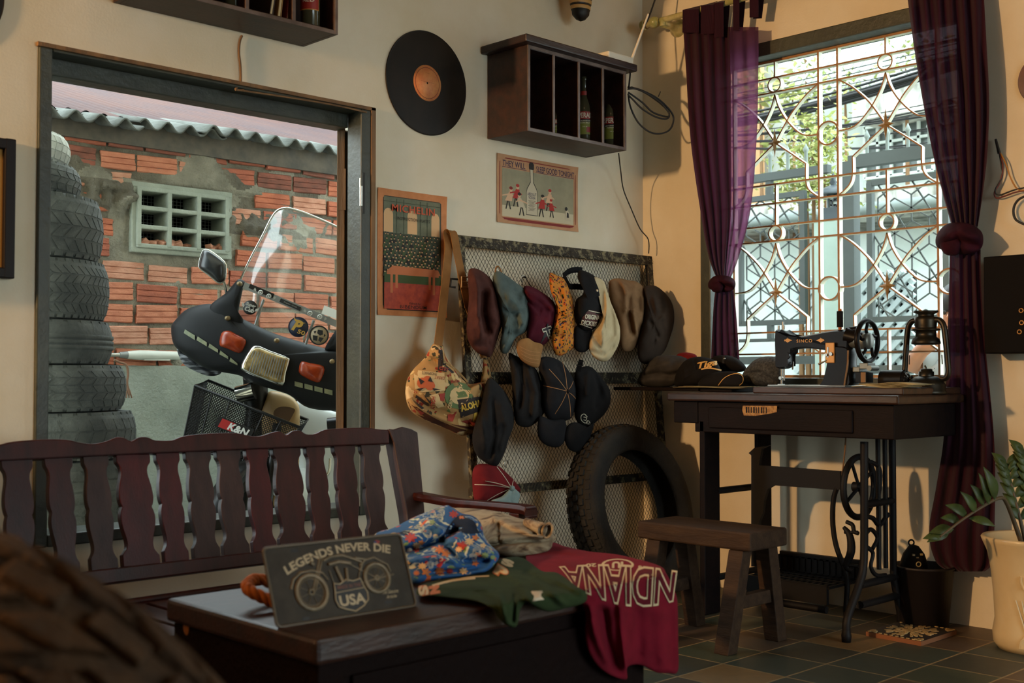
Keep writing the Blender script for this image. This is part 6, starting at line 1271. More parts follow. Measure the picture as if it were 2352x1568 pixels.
# ---- stool
mat('stool_wood', '2a1c13', .7, spec=.2, c2='3b2a1c', sc=8, stretch=(6, 1, 6), bump=.3, bsc=30, bd=.006)
st = thing('wooden_stool', 'small rough dark wooden stool standing in front of the sewing table', 'stool', (-.765, -.9, 0)); zs = .357
m = MB(); m.bb((-.865, -1.115, zs - .055), (-.665, -.685, zs)); m.build('seat', 'stool_wood', st, bevel=.006)
def leg(a, b, w, d): m = MB(); m.bar(a, b, w, d, (1, 0, 0)); m.build('leg', 'stool_wood', st, bevel=.003)
LG = [((-.835, -1.06, zs - .056), (-.90, -1.05, .0)), ((-.70, -1.06, zs - .056), (-.635, -1.05, .0)), ((-.835, -.745, zs - .056), (-.90, -.74, .0)), ((-.70, -.745, zs - .056), (-.635, -.74, .0))]
for a, b in LG:
    m = MB(); a, b = V(a), V(b); hw, hd = .026, .024
    m.hexa([b + V((x, y, 0)) for x, y in ((-hd, -hw), (hd, -hw), (hd, hw), (-hd, hw))] + [a + V((x, y, 0)) for x, y in ((-hd, -hw), (hd, -hw), (hd, hw), (-hd, hw))]); m.build('leg', 'stool_wood', st, bevel=.003)
for y in (-1.055, -.742): m = MB(); m.bb((-.85, y - .015, .125), (-.685, y + .015, .165)); m.build('stretcher', 'stool_wood', st, bevel=.003)
# ---- black bucket with a black metal thing
mat('bucket_black', '1a1110', .6)
bc = V((-.11, -1.285, 0)); q = pZ(2122, 1440, 0)
bc.y = pX(2122, 1435, -.11).y
t = thing('waste_bucket', 'tapered black bucket standing on the floor by the right curtain', 'bucket', bc); m = MB(); m.lathe([(0, .0005), (.077, .0005), (.096, .192), (.1, .192), (.1, .2), (.093, .2), (.075, .012), (0, .012)], Matrix.Translation(bc), 40); m.build('body', 'bucket_black', t)
gz = V((bc.x - .01, bc.y + .028, .165)); m = MB(); T = Matrix.Translation(gz)
t2 = thing('iron_ornament', 'small glossy black metal object with a pale ring sitting in the bucket', 'ornament', gz)
m.lathe([(0, -.0), (.042, 0), (.045, .035), (.034, .07), (.016, .095), (.0, .1)], T, 24); m.build('dome', 'iron_black', t2)
m = MB(); m.tube(circ(gz + V((0, .008, .105)), rt, (0, 0, 1), .009, 14), .003, 6, True); m.build('loop', 'iron_black', t2)
mat('ring_pale', '9c8a5c', .4); c = gz - fh * .047 + V((0, 0, .042)); m = MB(); m.tube(circ(c, rt, (0, 0, 1), .0075, 16), .0018, 6, True); m.build('ring', 'ring_pale', t2)
for dx, dz, w in ((-.012, .07, .006), (.014, .072, .006), (0, .062, .004)): m = MB(); m.box(gz - fh * (.033) + rt * dx + V((0, 0, dz)), (.008, .008, w), Matrix((rt, fh, V((0, 0, 1)))).transposed()); m.build('slot', 'ring_pale', t2)
# ---- mosaic trivet tile
mat('mosaic_cream', 'b79a68', .5, c2='8f7448', sc=20); mat('mosaic_dark', '231c18', .6); mat('terracotta', '7a4a2a', .8)
P = [pZ(x, y, .016) for x, y in ((1987, 1446), (2118, 1474), (2195, 1443), (2075, 1426))]; c = sum(P, V((0, 0, 0))) / 4; ux = ((P[1] - P[0]) + (P[2] - P[3])) / 2; vy = ((P[3] - P[0]) + (P[2] - P[1])) / 2
t = thing('mosaic_tile', 'square mosaic tile with a cream flower pattern lying on the floor by the bucket', 'tile', (c.x, c.y, 0)); uv = lambda u, v, z=.0: V((c.x, c.y, 0)) + ux * u + vy * v + V((0, 0, z))
m = MB(); m.hexa([uv(-.5, -.5, .0003), uv(.5, -.5, .0003), uv(.5, .5, .0003), uv(-.5, .5, .0003), uv(-.5, -.5, .014), uv(.5, -.5, .014), uv(.5, .5, .014), uv(-.5, .5, .014)])
m.cur = 1; m.poly([uv(u, v, .0145) for u, v in ((-.5, -.5), (.5, -.5), (.5, .5), (-.5, .5))]); m.build('base', ['terracotta', 'mosaic_dark'], t)
m = MB()
def petal(cu, cv, a, L, w, s0=0):
    pts = []
    for i in range(10): k = i / 10 * 2 * math.pi; x, y = s0 + L / 2 + L / 2 * math.cos(k), w / 2 * math.sin(k); pts.append((cu + x * math.cos(a) - y * math.sin(a), cv + x * math.sin(a) + y * math.cos(a)))
    if all(abs(u) < .5 and abs(v) < .5 for u, v in pts): m.prism([(0, 0)] * 0 + [(uv(u, v).x, uv(u, v).y) for u, v in pts], Matrix.Translation((0, 0, .0145)), .0018)
for k in range(8): petal(0, 0, k * math.pi / 4, .16, .075, .02); petal(0, 0, k * math.pi / 4, .2, .07, .2)
for k in range(16): petal(0, 0, (k + .5) * math.pi / 8, .12, .05, .3); petal(0, 0, (k + .5) * math.pi / 8, .1, .05, .17)
for sx_, sy_ in ((-1, -1), (1, -1), (1, 1), (-1, 1)):
    for k in range(5): petal(sx_ * .49, sy_ * .49, math.atan2(-sy_, -sx_) + (k - 2) * .38, .12, .05, .05)
for i in range(10):
    for u, v in ((-.45 + i * .1, -.475), (-.45 + i * .1, .475), (-.475, -.45 + i * .1), (.475, -.45 + i * .1)): petal(u - .035, v, 0, .07, .035)
m.build('mosaic_pieces', 'mosaic_cream', t)
# ---- planter and plant
mat('ceramic_white', 'c9b48c', .25, c2='bfa67a', sc=5); mat('soil', '1c1410', .95); mat('leaf_dark', '3d4a22', .45, spec=.25, c2='2a3518', sc=20); mat('leaf_stem', '4a3a22', .6)
pc = pZ(2378, 1490, 0); pr = .118; t = thing('flower_pot', 'tall glazed cream ceramic flower pot with raised flowers at the right photo edge', 'pot', (pc.x, pc.y, 0)); T = Matrix.Translation((pc.x, pc.y, 0)); PR = [(0, .0005), (.105, .0005), (.118, .02), (.12, .05), (.113, .09), (.116, .16), (.122, .23), (.132, .29), (.146, .322), (.15, .333), (.146, .338), (.132, .335), (.12, .3), (.0, .3)]
m = MB(); m.lathe(PR, T, 64); m.build('body', 'ceramic_white', t); m = MB(); m.lathe([(0, .303), (.119, .303)], T, 40); m.build('soil', 'soil', t)
def prr(z):
    for i in range(1, 11):
        if PR[i][1] <= z <= PR[i + 1][1]: (a, b), (c_, d) = PR[i], PR[i + 1]; return a + (c_ - a) * (z - b) / (d - b)
    return .12
A0 = math.atan2(-fh.y, -fh.x); m = MB()
def rel(L, r0, r1): m.tube(crom([V((pc.x + (prr(z) + .0015) * math.cos(A0 + a), pc.y + (prr(z) + .0015) * math.sin(A0 + a), z)) for a, z in L], 5), [r0 + (r1 - r0) * i / ((len(L) - 1) * 5) for i in range((len(L) - 1) * 5 + 1)], 6)
for s_ in (-.62, .35):
    rel([(s_ + .12, .03), (s_ + .1, .12), (s_ + .02, .19)], .004, .0025)
    for d in (-.1, -.03, .05): rel([(s_ + .02 + d * .3, .195), (s_ + .02 + d, .215), (s_ + .02 + d * .9, .232)], .008, .005)
    for d in (-.35, -.2, .3, .2): rel([(s_ + .1, .03), (s_ + .1 + d * .5, .09), (s_ + .1 + d, .14 + .02 * (d < 0))], .006, .002)
    for k in range(4): rel([(s_ + .1 - .25 + .03 * k, .02), (s_ + .1 - .2 + .05 * k, .045 + .008 * k), (s_ + .1 - .02 + .02 * k, .05 + .006 * k), (s_ + .1 + .08 - .01 * k, .02)], .0035, .0035)
m.build('raised_flowers', 'ceramic_white', t)
pt = thing('potted_plant', 'green leafy plant with a drooping glossy leaved stem growing in the cream pot', 'plant', (pc.x, pc.y, .303))
def leafm(a, d, L, w, upv):
    m = MB(); d = V(d).normalized(); s_ = d.cross(V(upv)).normalized(); n_ = s_.cross(d); vs = []
    for i in range(9):
        k = i / 8; ww = w * math.sin(math.pi * k ** .85) * .5 + 1e-4; c = V(a) + d * L * k + n_ * L * .12 * math.sin(k * math.pi * .9)
        vs += [c + s_ * ww + n_ * ww * .35, c, c - s_ * ww + n_ * ww * .35]
    m.add(vs, [(i * 3 + j, i * 3 + j + 1, i * 3 + j + 4, i * 3 + j + 3) for i in range(8) for j in range(2)], True); m.build('leaf', 'leaf_dark', pt, solid=.0012)
tc = (V((pc.x, pc.y, .3)) - CAM).dot(fw)
def pd(x, y, o=0): return pD(x, y, tc + o)
S1 = crom([pd(2352, 1262), pd(2330, 1200, -.01), pd(2312, 1155, -.03), pd(2298, 1143, -.05), pd(2265, 1158, -.08), pd(2215, 1190, -.12), pd(2160, 1232, -.16)], 6)
m = MB(); m.tube(S1, [.008 - .005 * i / len(S1) for i in range(len(S1))], 8); m.build('stem', 'leaf_stem', pt)
for (x, y, x2, y2, w) in ((2270, 1158, 2245, 1085, .03), (2258, 1160, 2226, 1112, .032), (2240, 1178, 2203, 1128, .032), (2222, 1186, 2168, 1160, .034), (2205, 1198, 2158, 1190, .032), (2190, 1215, 2132, 1225, .032), (2180, 1222, 2128, 1246, .03), (2225, 1190, 2285, 1210, .028), (2285, 1148, 2255, 1070, .034), (2165, 1230, 2118, 1238, .026)):
    a, b = pd(x, y, -.1), pd(x2, y2, -.11); leafm(a, b - a, (b - a).length, w, -fh + V((0, 0, .6)))
for SS_ in ([(2360, 1262), (2340, 1180), (2322, 1110), (2310, 1070)], [(2380, 1262), (2372, 1150), (2362, 1080), (2350, 1040)], [(2400, 1262), (2420, 1150), (2440, 1060), (2455, 1000)]):
    S = crom([pd(x, y, .0 + .01 * i) for i, (x, y) in enumerate(SS_)], 6); m = MB(); m.tube(S, [.007 - .004 * i / len(S) for i in range(len(S))], 8); m.build('stem', 'leaf_stem', pt)
    for k in range(5, len(S) - 1, 2):
        for sg in (-1, 1): dd = rt * sg * .8 + V((0, 0, .9)) - fh * (.3 * (-1) ** k); leafm(S[k], dd, .062, .028, -fh + V((0, 0, .3)))
# ================================================================ bench, chest and clothes
mat('bench_wood', '3a1613', spec=.22, rough=.38, c2='270f0d', sc=5, stretch=(6, 6, .8), bump=.12, bsc=50, bd=.003)
mat('bench_red', '451214', spec=.22, rough=.38, c2='330d0f', sc=5, stretch=(6, 6, .8), bump=.12, bsc=50, bd=.003)
mat('bench_brown', '3c2722', spec=.22, rough=.45, c2='2a1816', sc=5, stretch=(6, 6, .8), bump=.15, bsc=50, bd=.003)
BO = V((0, -.36, .33)); BL_ = V((0, .085, .33)).normalized(); BN = V((1, 0, 0)).cross(BL_); BN = BN if BN.y < 0 else -BN
def bp(x, y, o=0): return pP(x, y, BO + BN * o, BN)
bench = thing('wooden_bench', 'dark red wooden bench with wavy topped back of curved slats below the left window', 'bench', (-2.2, -.5, 0))
def splate(L, th, o=0, name='x', mt='bench_wood', par=bench, bev=.004):
    P = [bp(x, y, o) for x, y in L]; A = [p for p in P]; B = [p - BN * th for p in P]; k = len(P); m = MB()
    m.add(A + B, [list(range(k)), [k + i for i in range(k)][::-1]] + [(i, (i + 1) % k, k + (i + 1) % k, k + i)[::-1] for i in range(k)], False); return m.build(name, mt, par, bevel=bev)
topc = [(-330, 1040), (-240, 1030), (-160, 1026), (-120, 1030), (-90, 1022), (-60, 1032), (-30, 1024), (0, 1020), (30, 1013), (95, 1008), (150, 1008), (185, 1015), (215, 1018), (245, 1012), (268, 1003), (285, 1004), (303, 1012), (320, 1003), (340, 1003), (358, 1010), (395, 1010), (420, 1001), (470, 995), (540, 993), (575, 1000), (600, 1000), (625, 992), (645, 990), (658, 998), (672, 989), (690, 988), (705, 996), (725, 995), (745, 986), (780, 983), (840, 981), (872, 985), (895, 986)]
topc = [(p.x, p.y) for p in crom([V((x, y, 0)) for x, y in topc], 3)]
splate(topc + [(895, 1019), (600, 1030), (300, 1043), (0, 1058), (-330, 1074)], .03, .006, 'top_rail')
prof = [(0, 1.0), (.05, 1.0), (.075, .96), (.105, .82), (.15, .76), (.2, .8), (.27, .91), (.34, .97), (.40, .97), (.445, .9), (.465, .84), (.49, .9), (.53, .97), (.58, .98), (.64, .93), (.7, .84), (.76, .75), (.8, .73), (.835, .77), (.86, .86), (.885, .98), (.9, 1.03), (1.0, 1.03)]
slats = [((-310, -245), (-290, -222), 0), ((-215, -140), (-196, -118), 2), ((-110, -40), (-85, -18), 1), ((4, 74), (22, 84), 0), ((103, 165), (130, 184), 0), ((192, 248), (213, 271), 2), ((268, 343), (287, 367), 1), ((359, 411), (382, 434), 1), ((427, 483), (450, 506), 2), ((498, 551), (518, 574), 2), ((566, 615), (586, 636), 1), ((628, 689), (648, 712), 0), ((704, 745), (723, 770), 0), ((768, 815), (787, 832), 0), ((830, 873), (850, 893), 2)]
def ytop(x): return 1057 - .0435 * x - 1
def ybot(x): return 1336 - .1165 * x + 3
for (a, b), (c, d), w in slats:
    L, R_ = [], []
    for v, k in prof:
        ya, yb = ytop((a + b) / 2), ybot((c + d) / 2); y = ya + (yb - ya) * v; cx_ = (a + b) / 2 * (1 - v) + (c + d) / 2 * v; hw = ((b - a) * (1 - v) + (d - c) * v) / 2 * k * 1.04; L.append((cx_ - hw, y)); R_.append((cx_ + hw, y))
    splate([(p.x, p.y) for p in crom([V((x, y, 0)) for x, y in R_[::-1]], 2)] + [(p.x, p.y) for p in crom([V((x, y, 0)) for x, y in L], 2)], .02, 0, 'back_slat', ('bench_wood', 'bench_red', 'bench_brown')[w], bench, .002)
splate([(-330, 1374), (186, 1312), (590, 1266), (940, 1226), (945, 1256), (590, 1298), (232, 1343), (-330, 1412)], .035, .006, 'bottom_rail')
# right post, arm, seat
splate([(893, 984), (905, 985), (925, 979), (945, 984), (960, 992), (975, 1160), (985, 1300), (948, 1300), (935, 1180), (905, 1015)], .045, .01, 'back_post', 'bench_brown')
Xr_ = bp(955, 1120).x; SZ = .262
a, b = bp(962, 1140, .0), pX(1220, 1176, Xr_); zA = (pX(975, 1137, Xr_).z + b.z) / 2
m = MB(); P = [V((Xr_, bp(960, 1120).y, zA + .004)), V((Xr_, -.5, zA - .004)), V((Xr_, -.62, zA - .002)), V((Xr_, b.y + .02, zA)), V((Xr_, b.y, zA - .012))]
rings = []
for p in crom(P, 4): rings.append([p + V((x, 0, z)) for x, z in ((-.022, -.012), (.022, -.012), (.026, 0), (.02, .011), (-.02, .011), (-.026, 0))])
m.loft(rings, True, False, False); m.build('armrest', 'bench_wood', bench, bevel=.003)
yF = b.y + .05
m = MB(); m.bb((Xr_ - .02, yF - .02, 0), (Xr_ + .02, yF + .02, zA - .012)); m.build('front_leg', 'bench_wood', bench, bevel=.003)
m = MB(); yB_ = bp(955, 1300).y; m.bb((Xr_ - .02, yB_ - .03, 0), (Xr_ + .02, yB_ + .02, .34)); m.build('back_leg', 'bench_wood', bench, bevel=.003)
Xl_ = -3.05
m = MB(); m.bb((Xl_ - .02, yF - .02, 0), (Xl_ + .02, yF + .02, SZ)); m.build('front_leg', 'bench_wood', bench, bevel=.003)
m = MB(); m.bb((Xl_ - .02, yB_ - .03, 0), (Xl_ + .02, yB_ + .02, .34)); m.build('back_leg', 'bench_wood', bench, bevel=.003)
m = MB(); m.bb((Xl_, yF - .02, SZ - .06), (Xr_, yF + .005, SZ - .012)); m.build('front_apron', 'bench_wood', bench, bevel=.003)
m = MB(); m.bb((Xl_, yB_ - .02, SZ - .06), (Xr_, yB_ + .012, SZ - .001)); m.tube([(Xl_, yB_ + .0, SZ + .002), (Xr_, yB_ + .0, SZ + .002)], .01, 8); m.build('back_apron', 'bench_wood', bench, bevel=.002)
x = Xl_ + .01; i = 0
while x < Xr_ - .03:
    m = MB(); m.bb((x, yF - .012, SZ - .012), (x + .068, yB_ - .022, SZ)); m.build('seat_slat', ('bench_wood', 'bench_brown')[i % 2], bench, bevel=.003); x += .079; i += 1
# ---- the chest used as a coffee table
mat('chest_wood', '3a1d12', .4, c2='1f100c', sc=6, stretch=(1, 5, 5), bump=.25, bsc=30, bd=.005, lo=.3, hi=.7); mat('chest_dark', '150a08', .7, spec=.06, c2='120908', sc=6, bump=.2)
ZC_ = .38; cBL = pZ(404, 1370, ZC_); cFL = pZ(702, 1474, ZC_); cX0 = (cBL.x + cFL.x) / 2; cY0, cY1 = cFL.y, cBL.y; cX1 = -1.775
ch = thing('wooden_chest', 'low dark wooden chest used as a coffee table, heaped with clothes', 'chest', ((cX0 + cX1) / 2, (cY0 + cY1) / 2, 0))
m = MB(); nx, ny = 40, 16
def topf(u, v, s=1): return V((cX0 + (cX1 - cX0) * u, cY0 + (cY1 - cY0) * v, ZC_ + .0025 * noise.noise(V((u * 9, v * 7, 1))) - .0025))
m.bb((cX0, cY0, ZC_ - .045), (cX1, cY1, ZC_)); m.build('lid', 'chest_wood', ch, bevel=.008)
m = MB(); m.bb((cX0 + .012, cY0 + .014, .05), (cX1 - .012, cY1 - .012, ZC_ - .046)); m.build('body', 'chest_dark', ch, bevel=.003)
m = MB(); a, b = pY(806, 1550, cY0 + .012), pY(1400, 1425, cY0 + .012); m.bb((a.x, cY0 + .006, a.z - .16), (min(b.x + .05, cX1 - .06), cY0 + .0145, a.z)); m.build('drawer_front', 'chest_dark', ch, bevel=.003)
for x in (cX0 + .05, cX1 - .05):
    for y in (cY0 + .05, cY1 - .05): m = MB(); m.bb((x - .03, y - .03, 0), (x + .03, y + .03, .051)); m.build('leg', 'chest_dark', ch, bevel=.003)
mat('brass_old', 'a8693a', .5, .3); q = pX(428, 1438, cX0 + .012); m = MB(); m.lathe([(0, .003), (.009, .002), (.011, 0)], mtx((cX0 + .0118, q.y, q.z), (0, 1, 0), (0, 0, 1.6), (-1, 0, 0)), 16); m.build('oval_plate', 'brass_old', ch)
# ---- embossed plate sign
mat('plate_metal', '453d34', .7, spec=.2, c2='352f28', sc=14, bump=.1); mat('plate_rim', '5a4c3a', .4, .2); mat('plate_relief', '8a765b', .5, .1, c2='64563f', sc=30); mat('plate_dark', '1f1b17', .6); mat('plate_letter', 'ad9674', .5, .2); mat('plate_red', '6a3a2a', .6); mat('flag_red', '8f2a22', .6); mat('flag_blue', '2b2f5a', .6)
s0 = pZ(636, 1440, ZC_ + .001); s1 = pZ(955, 1390, ZC_ + .001); su = (s1 - s0); SW = su.length; su.normalize(); sv = V((0, 0, 1)) * .131 + V((-su.y, su.x, 0)) * .053; SHh = sv.length; sv.normalize(); sn = su.cross(sv)
sg = thing('plate_sign', 'embossed metal plate reading LEGENDS NEVER DIE with a motorcycle, propped on the chest', 'sign', (s0 + s1) / 2); SM = mtx(s0, su, sv, sn)
def sp_(u, v, z=0): return SM @ V((u * SW, v * SHh, z))
m = MB(); rc = []
for cx_, cy_, a0 in ((1 - .03, 1 - .06, 0), (.03, 1 - .06, 90), (.03, .06, 180), (1 - .03, .06, 270)):
    for k in range(5): a = R(a0 + k * 22.5); rc.append((cx_ * SW + .009 * math.cos(a), cy_ * SHh + .009 * math.sin(a)))
m.prism(rc, SM @ Matrix.Translation((0, 0, -.0015)), .0015); m.build('plate', 'plate_metal', sg)
m = MB(); m.tube([SM @ V((x, y, .0006)) for x, y in rc], .0028, 8, True); m.build('rim', 'plate_rim', sg)
m = MB()
for u, v in ((.21, .93), (.80, .10), (.2, .05)): m.poly([sp_(u + a, v + b, .0003) for a, b in ((-.025, -.02), (.025, -.02), (.025, .02), (-.025, .02))])
m.build('mounting_slot', 'plate_dark', sg)
def arc_text(txt, w, h, base, ang):
    s = fit_text(txt, 1.0, .1, bold=.02); return s
m = MB(); L = text_mb('LEGENDS NEVER DIE', 1.0, bold=.03, depth=.0); xs = [p.x for p in L.v]; x0_, x1_ = min(xs), max(xs); ys = [p.y for p in L.v]; y0_, y1_ = min(ys), max(ys)
def arcp(p):
    k = (p.x - x0_) / (x1_ - x0_); hgt = (p.y - y0_) / (y1_ - y0_); u = .13 + .76 * k; v = .60 + .23 * math.sin(math.pi * min(1, (k * .82 + .02))) ** .8 + (.0 if k < .5 else .03 * (k - .5)); du, dv = .76, .23 * math.cos(math.pi * (k * .82 + .02)) * math.pi * .82 * SHh / SW
    n = V((-dv, du, 0)).normalized() * hgt * .0165; return sp_(u, v, .0012) + su * n.x + sv * n.y
put(m, warp(L, arcp), None, 0); m.build('lettering', 'plate_letter', sg)
m = MB()
def ln(L, w, mi=0, closed=False): m.tube([sp_(u, v, .0008) for u, v in L], w, 6, closed, flat=.6)
def whl(u, v, r, w):
    c = sp_(u, v, .0008); m.tube(circ(c, su, sv, r, 32), w, 6, True); m.tube(circ(c, su, sv, r * .8, 28), .0009, 5, True); m.tube(circ(c, su, sv, r * .16, 12), .002, 5, True)
    for k in range(8): a = k * math.pi / 4 + .3; m.tube([c + (su * math.cos(a) + sv * math.sin(a)) * r * .15, c + (su * math.cos(a) + sv * math.sin(a)) * r * .8], .0005, 4)
whl(.27, .37, .031, .0045); whl(.75, .44, .027, .004)
ln([(.135, .44), (.16, .56), (.22, .64), (.30, .65), (.37, .6), (.40, .5)], .003); ln([(.28, .38), (.375, .82)], .0022); ln([(.295, .37), (.39, .80)], .0018); ln([(.375, .82), (.33, .84), (.30, .80)], .0018)
ln([(.39, .76), (.45, .80), (.53, .80), (.60, .74), (.66, .68)], .0042); ln([(.42, .70), (.50, .72), (.58, .68)], .0055); ln([(.42, .62), (.44, .40), (.60, .38), (.64, .58)], .0022); ln([(.47, .66), (.50, .44)], .005); ln([(.54, .62), (.53, .44)], .005); ln([(.58, .66), (.75, .44)], .0018); ln([(.60, .40), (.75, .43), (.88, .46)], .002); ln([(.64, .58), (.68, .70), (.76, .72), (.85, .60), (.86, .5)], .003); ln([(.64, .64), (.70, .70), (.62, .74)], .004); ln([(.30, .75), (.32, .72)], .006); m.build('motorcycle_relief', 'plate_relief', sg)
m = MB(); shd = [(.43, .44), (.47, .42), (.52, .47), (.57, .44), (.625, .46), (.635, .37), (.655, .27), (.65, .17), (.61, .10), (.545, .045), (.48, .09), (.435, .13), (.42, .22), (.425, .30), (.43, .36)]
m.prism([(u * SW, v * SHh) for u, v in shd], SM @ Matrix.Translation((0, 0, .0014)), .0016); m.build('shield', 'plate_dark', sg)
m = MB(); m.tube([sp_(u, v, .0031) for u, v in shd], .0013, 6, True); m.tube([sp_(.43, .315, .0031), sp_(.645, .335, .0031)], .0008, 5)
put(m, fit_text('USA', .19 * SW, .145 * SHh, bold=.03), mtx(sp_(.54, .2, .0034), su, sv, sn), 0); m.build('shield_letters', 'plate_letter', sg)
m = MB(); put(m, fit_text('MADE IN THE', .17 * SW, .05 * SHh, bold=.03), mtx(sp_(.535, .38, .0034), su, sv, sn), 0); m.build('shield_banner', 'plate_red', sg)
m = MB(); put(m, fit_text('The Genuine', .12 * SW, .05 * SHh, shear=.4), mtx(sp_(.83, .235, .001), su, sv, sn), 0); put(m, fit_text('Article', .08 * SW, .045 * SHh, shear=.4), mtx(sp_(.83, .17, .001), su, sv, sn), 0); m.build('script', 'plate_letter', sg)
m = MB()
for a, b, mi in ((-.012, 0, 1), (.012, 0, 0), (0, .012, 0), (0, -.016, 0)): m.poly([sp_(.81 + a + x, .925 + b + y, .0004 + .0002 * mi) for x, y in ((-.011, -.014), (.011, -.014), (.011, .014), (-.011, .014))], mi)
m.build('flag_emblem', ['flag_red', 'flag_blue'], sg)
# ---- orange braided rope behind the sign
mat('rope_orange', 'c8722e', .85, c2='9c5420', sc=30)
m = MB(); P = crom([pD(640, 1420, 2.22), pD(612, 1398, 2.22), pD(580, 1370, 2.22), pD(567, 1350, 2.24), pD(575, 1335, 2.27), pD(590, 1330, 2.30), pD(640, 1350, 2.34), pD(690, 1330, 2.38)], 7)
low = min(p.z for p in P); P = [p + V((0, 0, ZC_ + .013 + max(0, (p.z - low) * .55) - p.z)) for p in P]
for s_ in range(3):
    Q = []
    for i, p in enumerate(P): x_, y_, d_ = frame_axes(P[min(i + 1, len(P) - 1)] - P[max(i - 1, 0)]); a = i * .55 + s_ * 2.094; Q.append(p + x_ * .006 * math.cos(a) + y_ * .006 * math.sin(a))
    m.tube(Q, .0065, 7)
single(m, 'braided_rope', 'rope_orange', 'short length of orange braided rope lying behind the plate sign on the chest', 'rope')
# ---- clothes heaped on the chest
def smx(a, b, k=.03): h = max(0, min(1, .5 + .5 * (a - b) / k)); return b + (a - b) * h + k * h * (1 - h)
tzp = tplane((0, 0, ZC_ + .006), (1, 0, ZC_ + .006), (0, 1, ZC_ + .006)); tyf = tplane((0, cY0 - .012, 0), (1, cY0 - .012, 0), (0, cY0 - .012, 1)); txf = tplane((cX1 + .02, 0, 0), (cX1 + .02, 1, 0), (cX1 + .02, 0, 1))
def drp(px, py):
    tz = tzp(px, py) if py > HZ + 40 else 9; return min(smx(tz, tyf(px, py)), 3.25)
O6x, O6y, O6 = 560, 1000, .4507
def z6(L): return Z(L, O6x, O6y, O6)
def cloth(name, label, cat, L, t, Tf, mt, folds, c, nm, Tb=.0, **k):
    b = Blob(z6(L), t, Tf, Tb, folds=[(z6(p), w * O6, a) for p, w, a in folds], c=(O6x + c[0] * O6, O6y + c[1] * O6), **k); tt = thing(name, label, cat, b.S(b.c.x, b.c.y), 'clothes heaped on the chest'); b.mesh(22).build(nm, mt, tt); return tt, b
# blue floral shirt material
def shirt_mat():
    m = print_cloth('blue_floral', '2a5486', [('16283f', 9, .42), ('b8562e', 20, .42), ('a32c26', 24, .40), ('c9b28c', 30, .40), ('6d8a58', 27, .38)], line=('b9bfae', 16)); return m
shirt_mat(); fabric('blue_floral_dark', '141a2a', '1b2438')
fabric('jersey_green', '2e3b22', '26311c'); fabric('sweat_red', '701123', '600e1d')
m_, nt_, b_ = newmat('camo_cloth'); v_ = nt_.coord((1, 1, 1)); w_ = nt_.new('ShaderNodeTexNoise'); w_.inputs['Scale'].default_value = 14; w_.inputs['Detail'].default_value = 6; w_.inputs['Distortion'].default_value = 2.0
mp_ = nt_.new('ShaderNodeMapping'); mp_.inputs['Scale'].default_value = (.35, 1, 1.4); nt_.lk(v_, mp_.inputs[0]); nt_.lk(mp_.outputs[0], w_.inputs[0]); nt_.lk(nt_.ramp(w_.outputs[0], [(.34, '3f3020'), (.42, '73604a'), (.55, '93856c'), (.63, '75624a'), (.7, '463524')]), b_.inputs['Base Color']); b_.inputs['Roughness'].default_value = .9
tl = lambda y0, t0, y1, t1: (lambda px, py: t0 + (t1 - t0) * (py - y0) / (y1 - y0))
kh, kb = cloth('camo_jacket', 'folded brown camouflage jacket at the back of the clothes heap', 'jacket', [(1040, 400), (1065, 370), (1180, 372), (1300, 388), (1400, 420), (1480, 440), (1562, 485), (1556, 500), (1592, 515), (1575, 545), (1560, 580), (1490, 620), (1380, 630), (1280, 610), (1200, 590), (1100, 560)], tl(1270, 2.93, 1168, 3.12), .10, 'camo_cloth', [([(1250, 560), (1400, 540), (1560, 530)], 12, -.025), ([(1280, 420), (1420, 480), (1520, 520)], 20, .02), ([(1300, 400), (1300, 540)], 10, -.012), ([(1430, 440), (1480, 500), (1550, 500)], 8, -.018)], (1320, 500), 'body', .02)
m = MB(); c0 = pD(O6x + 1545 * O6, O6y + 490 * O6, 2.93)
for k, (x, y, x2, y2, r) in enumerate(((1470, 455, 1550, 485, .017), (1440, 440, 1520, 480, .014))): m.tube([pD(O6x + x * O6, O6y + y * O6, 2.97), pD(O6x + x2 * O6, O6y + y2 * O6, 2.92)], [r * .8, r], 12, cap=False); m.tube(circ(pD(O6x + x2 * O6, O6y + y2 * O6, 2.92), rt * .7 - fh * .0 + V((0, 0, .3)), V((0, 0, 1)), r, 14), .004, 6, True)
m.build('cuff', 'camo_cloth', kh)
blu, bl = cloth('floral_shirt', 'blue shirt with a colourful floral print lying crumpled behind the plate sign', 'shirt', [(660, 515), (700, 485), (760, 470), (880, 410), (1020, 358), (1060, 365), (1110, 395), (1170, 410), (1210, 450), (1225, 510), (1260, 560), (1300, 600), (1290, 640), (1240, 690), (1180, 705), (1100, 722), (960, 740), (860, 755), (800, 700), (740, 620), (690, 560)], tl(1335, 2.52, 1162, 2.88), .10, 'blue_floral', [([(800, 590), (900, 570), (1010, 530), (1080, 480)], 18, -.045), ([(1010, 530), (1100, 640), (1240, 640)], 14, -.03), ([(850, 640), (960, 620), (1100, 640)], 14, .02), ([(900, 420), (1000, 480)], 20, .02), ([(1030, 520), (1130, 560), (1230, 600)], 22, .02), ([(950, 700), (1100, 690), (1230, 670)], 16, -.02), ([(820, 560), (900, 500), (980, 440)], 16, .014)], (1010, 565), 'body', .0, e=.45)
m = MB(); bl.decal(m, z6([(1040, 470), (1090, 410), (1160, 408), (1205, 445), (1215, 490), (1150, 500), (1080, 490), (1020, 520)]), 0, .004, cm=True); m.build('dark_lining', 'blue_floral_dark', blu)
m = MB()
for x, y in ((845, 588),): c = bl.S(O6x + x * O6, O6y + y * O6, .003); m.lathe([(0, .003), (.006, .002), (.007, 0)], mtx(c, rt, up, -fw), 12)
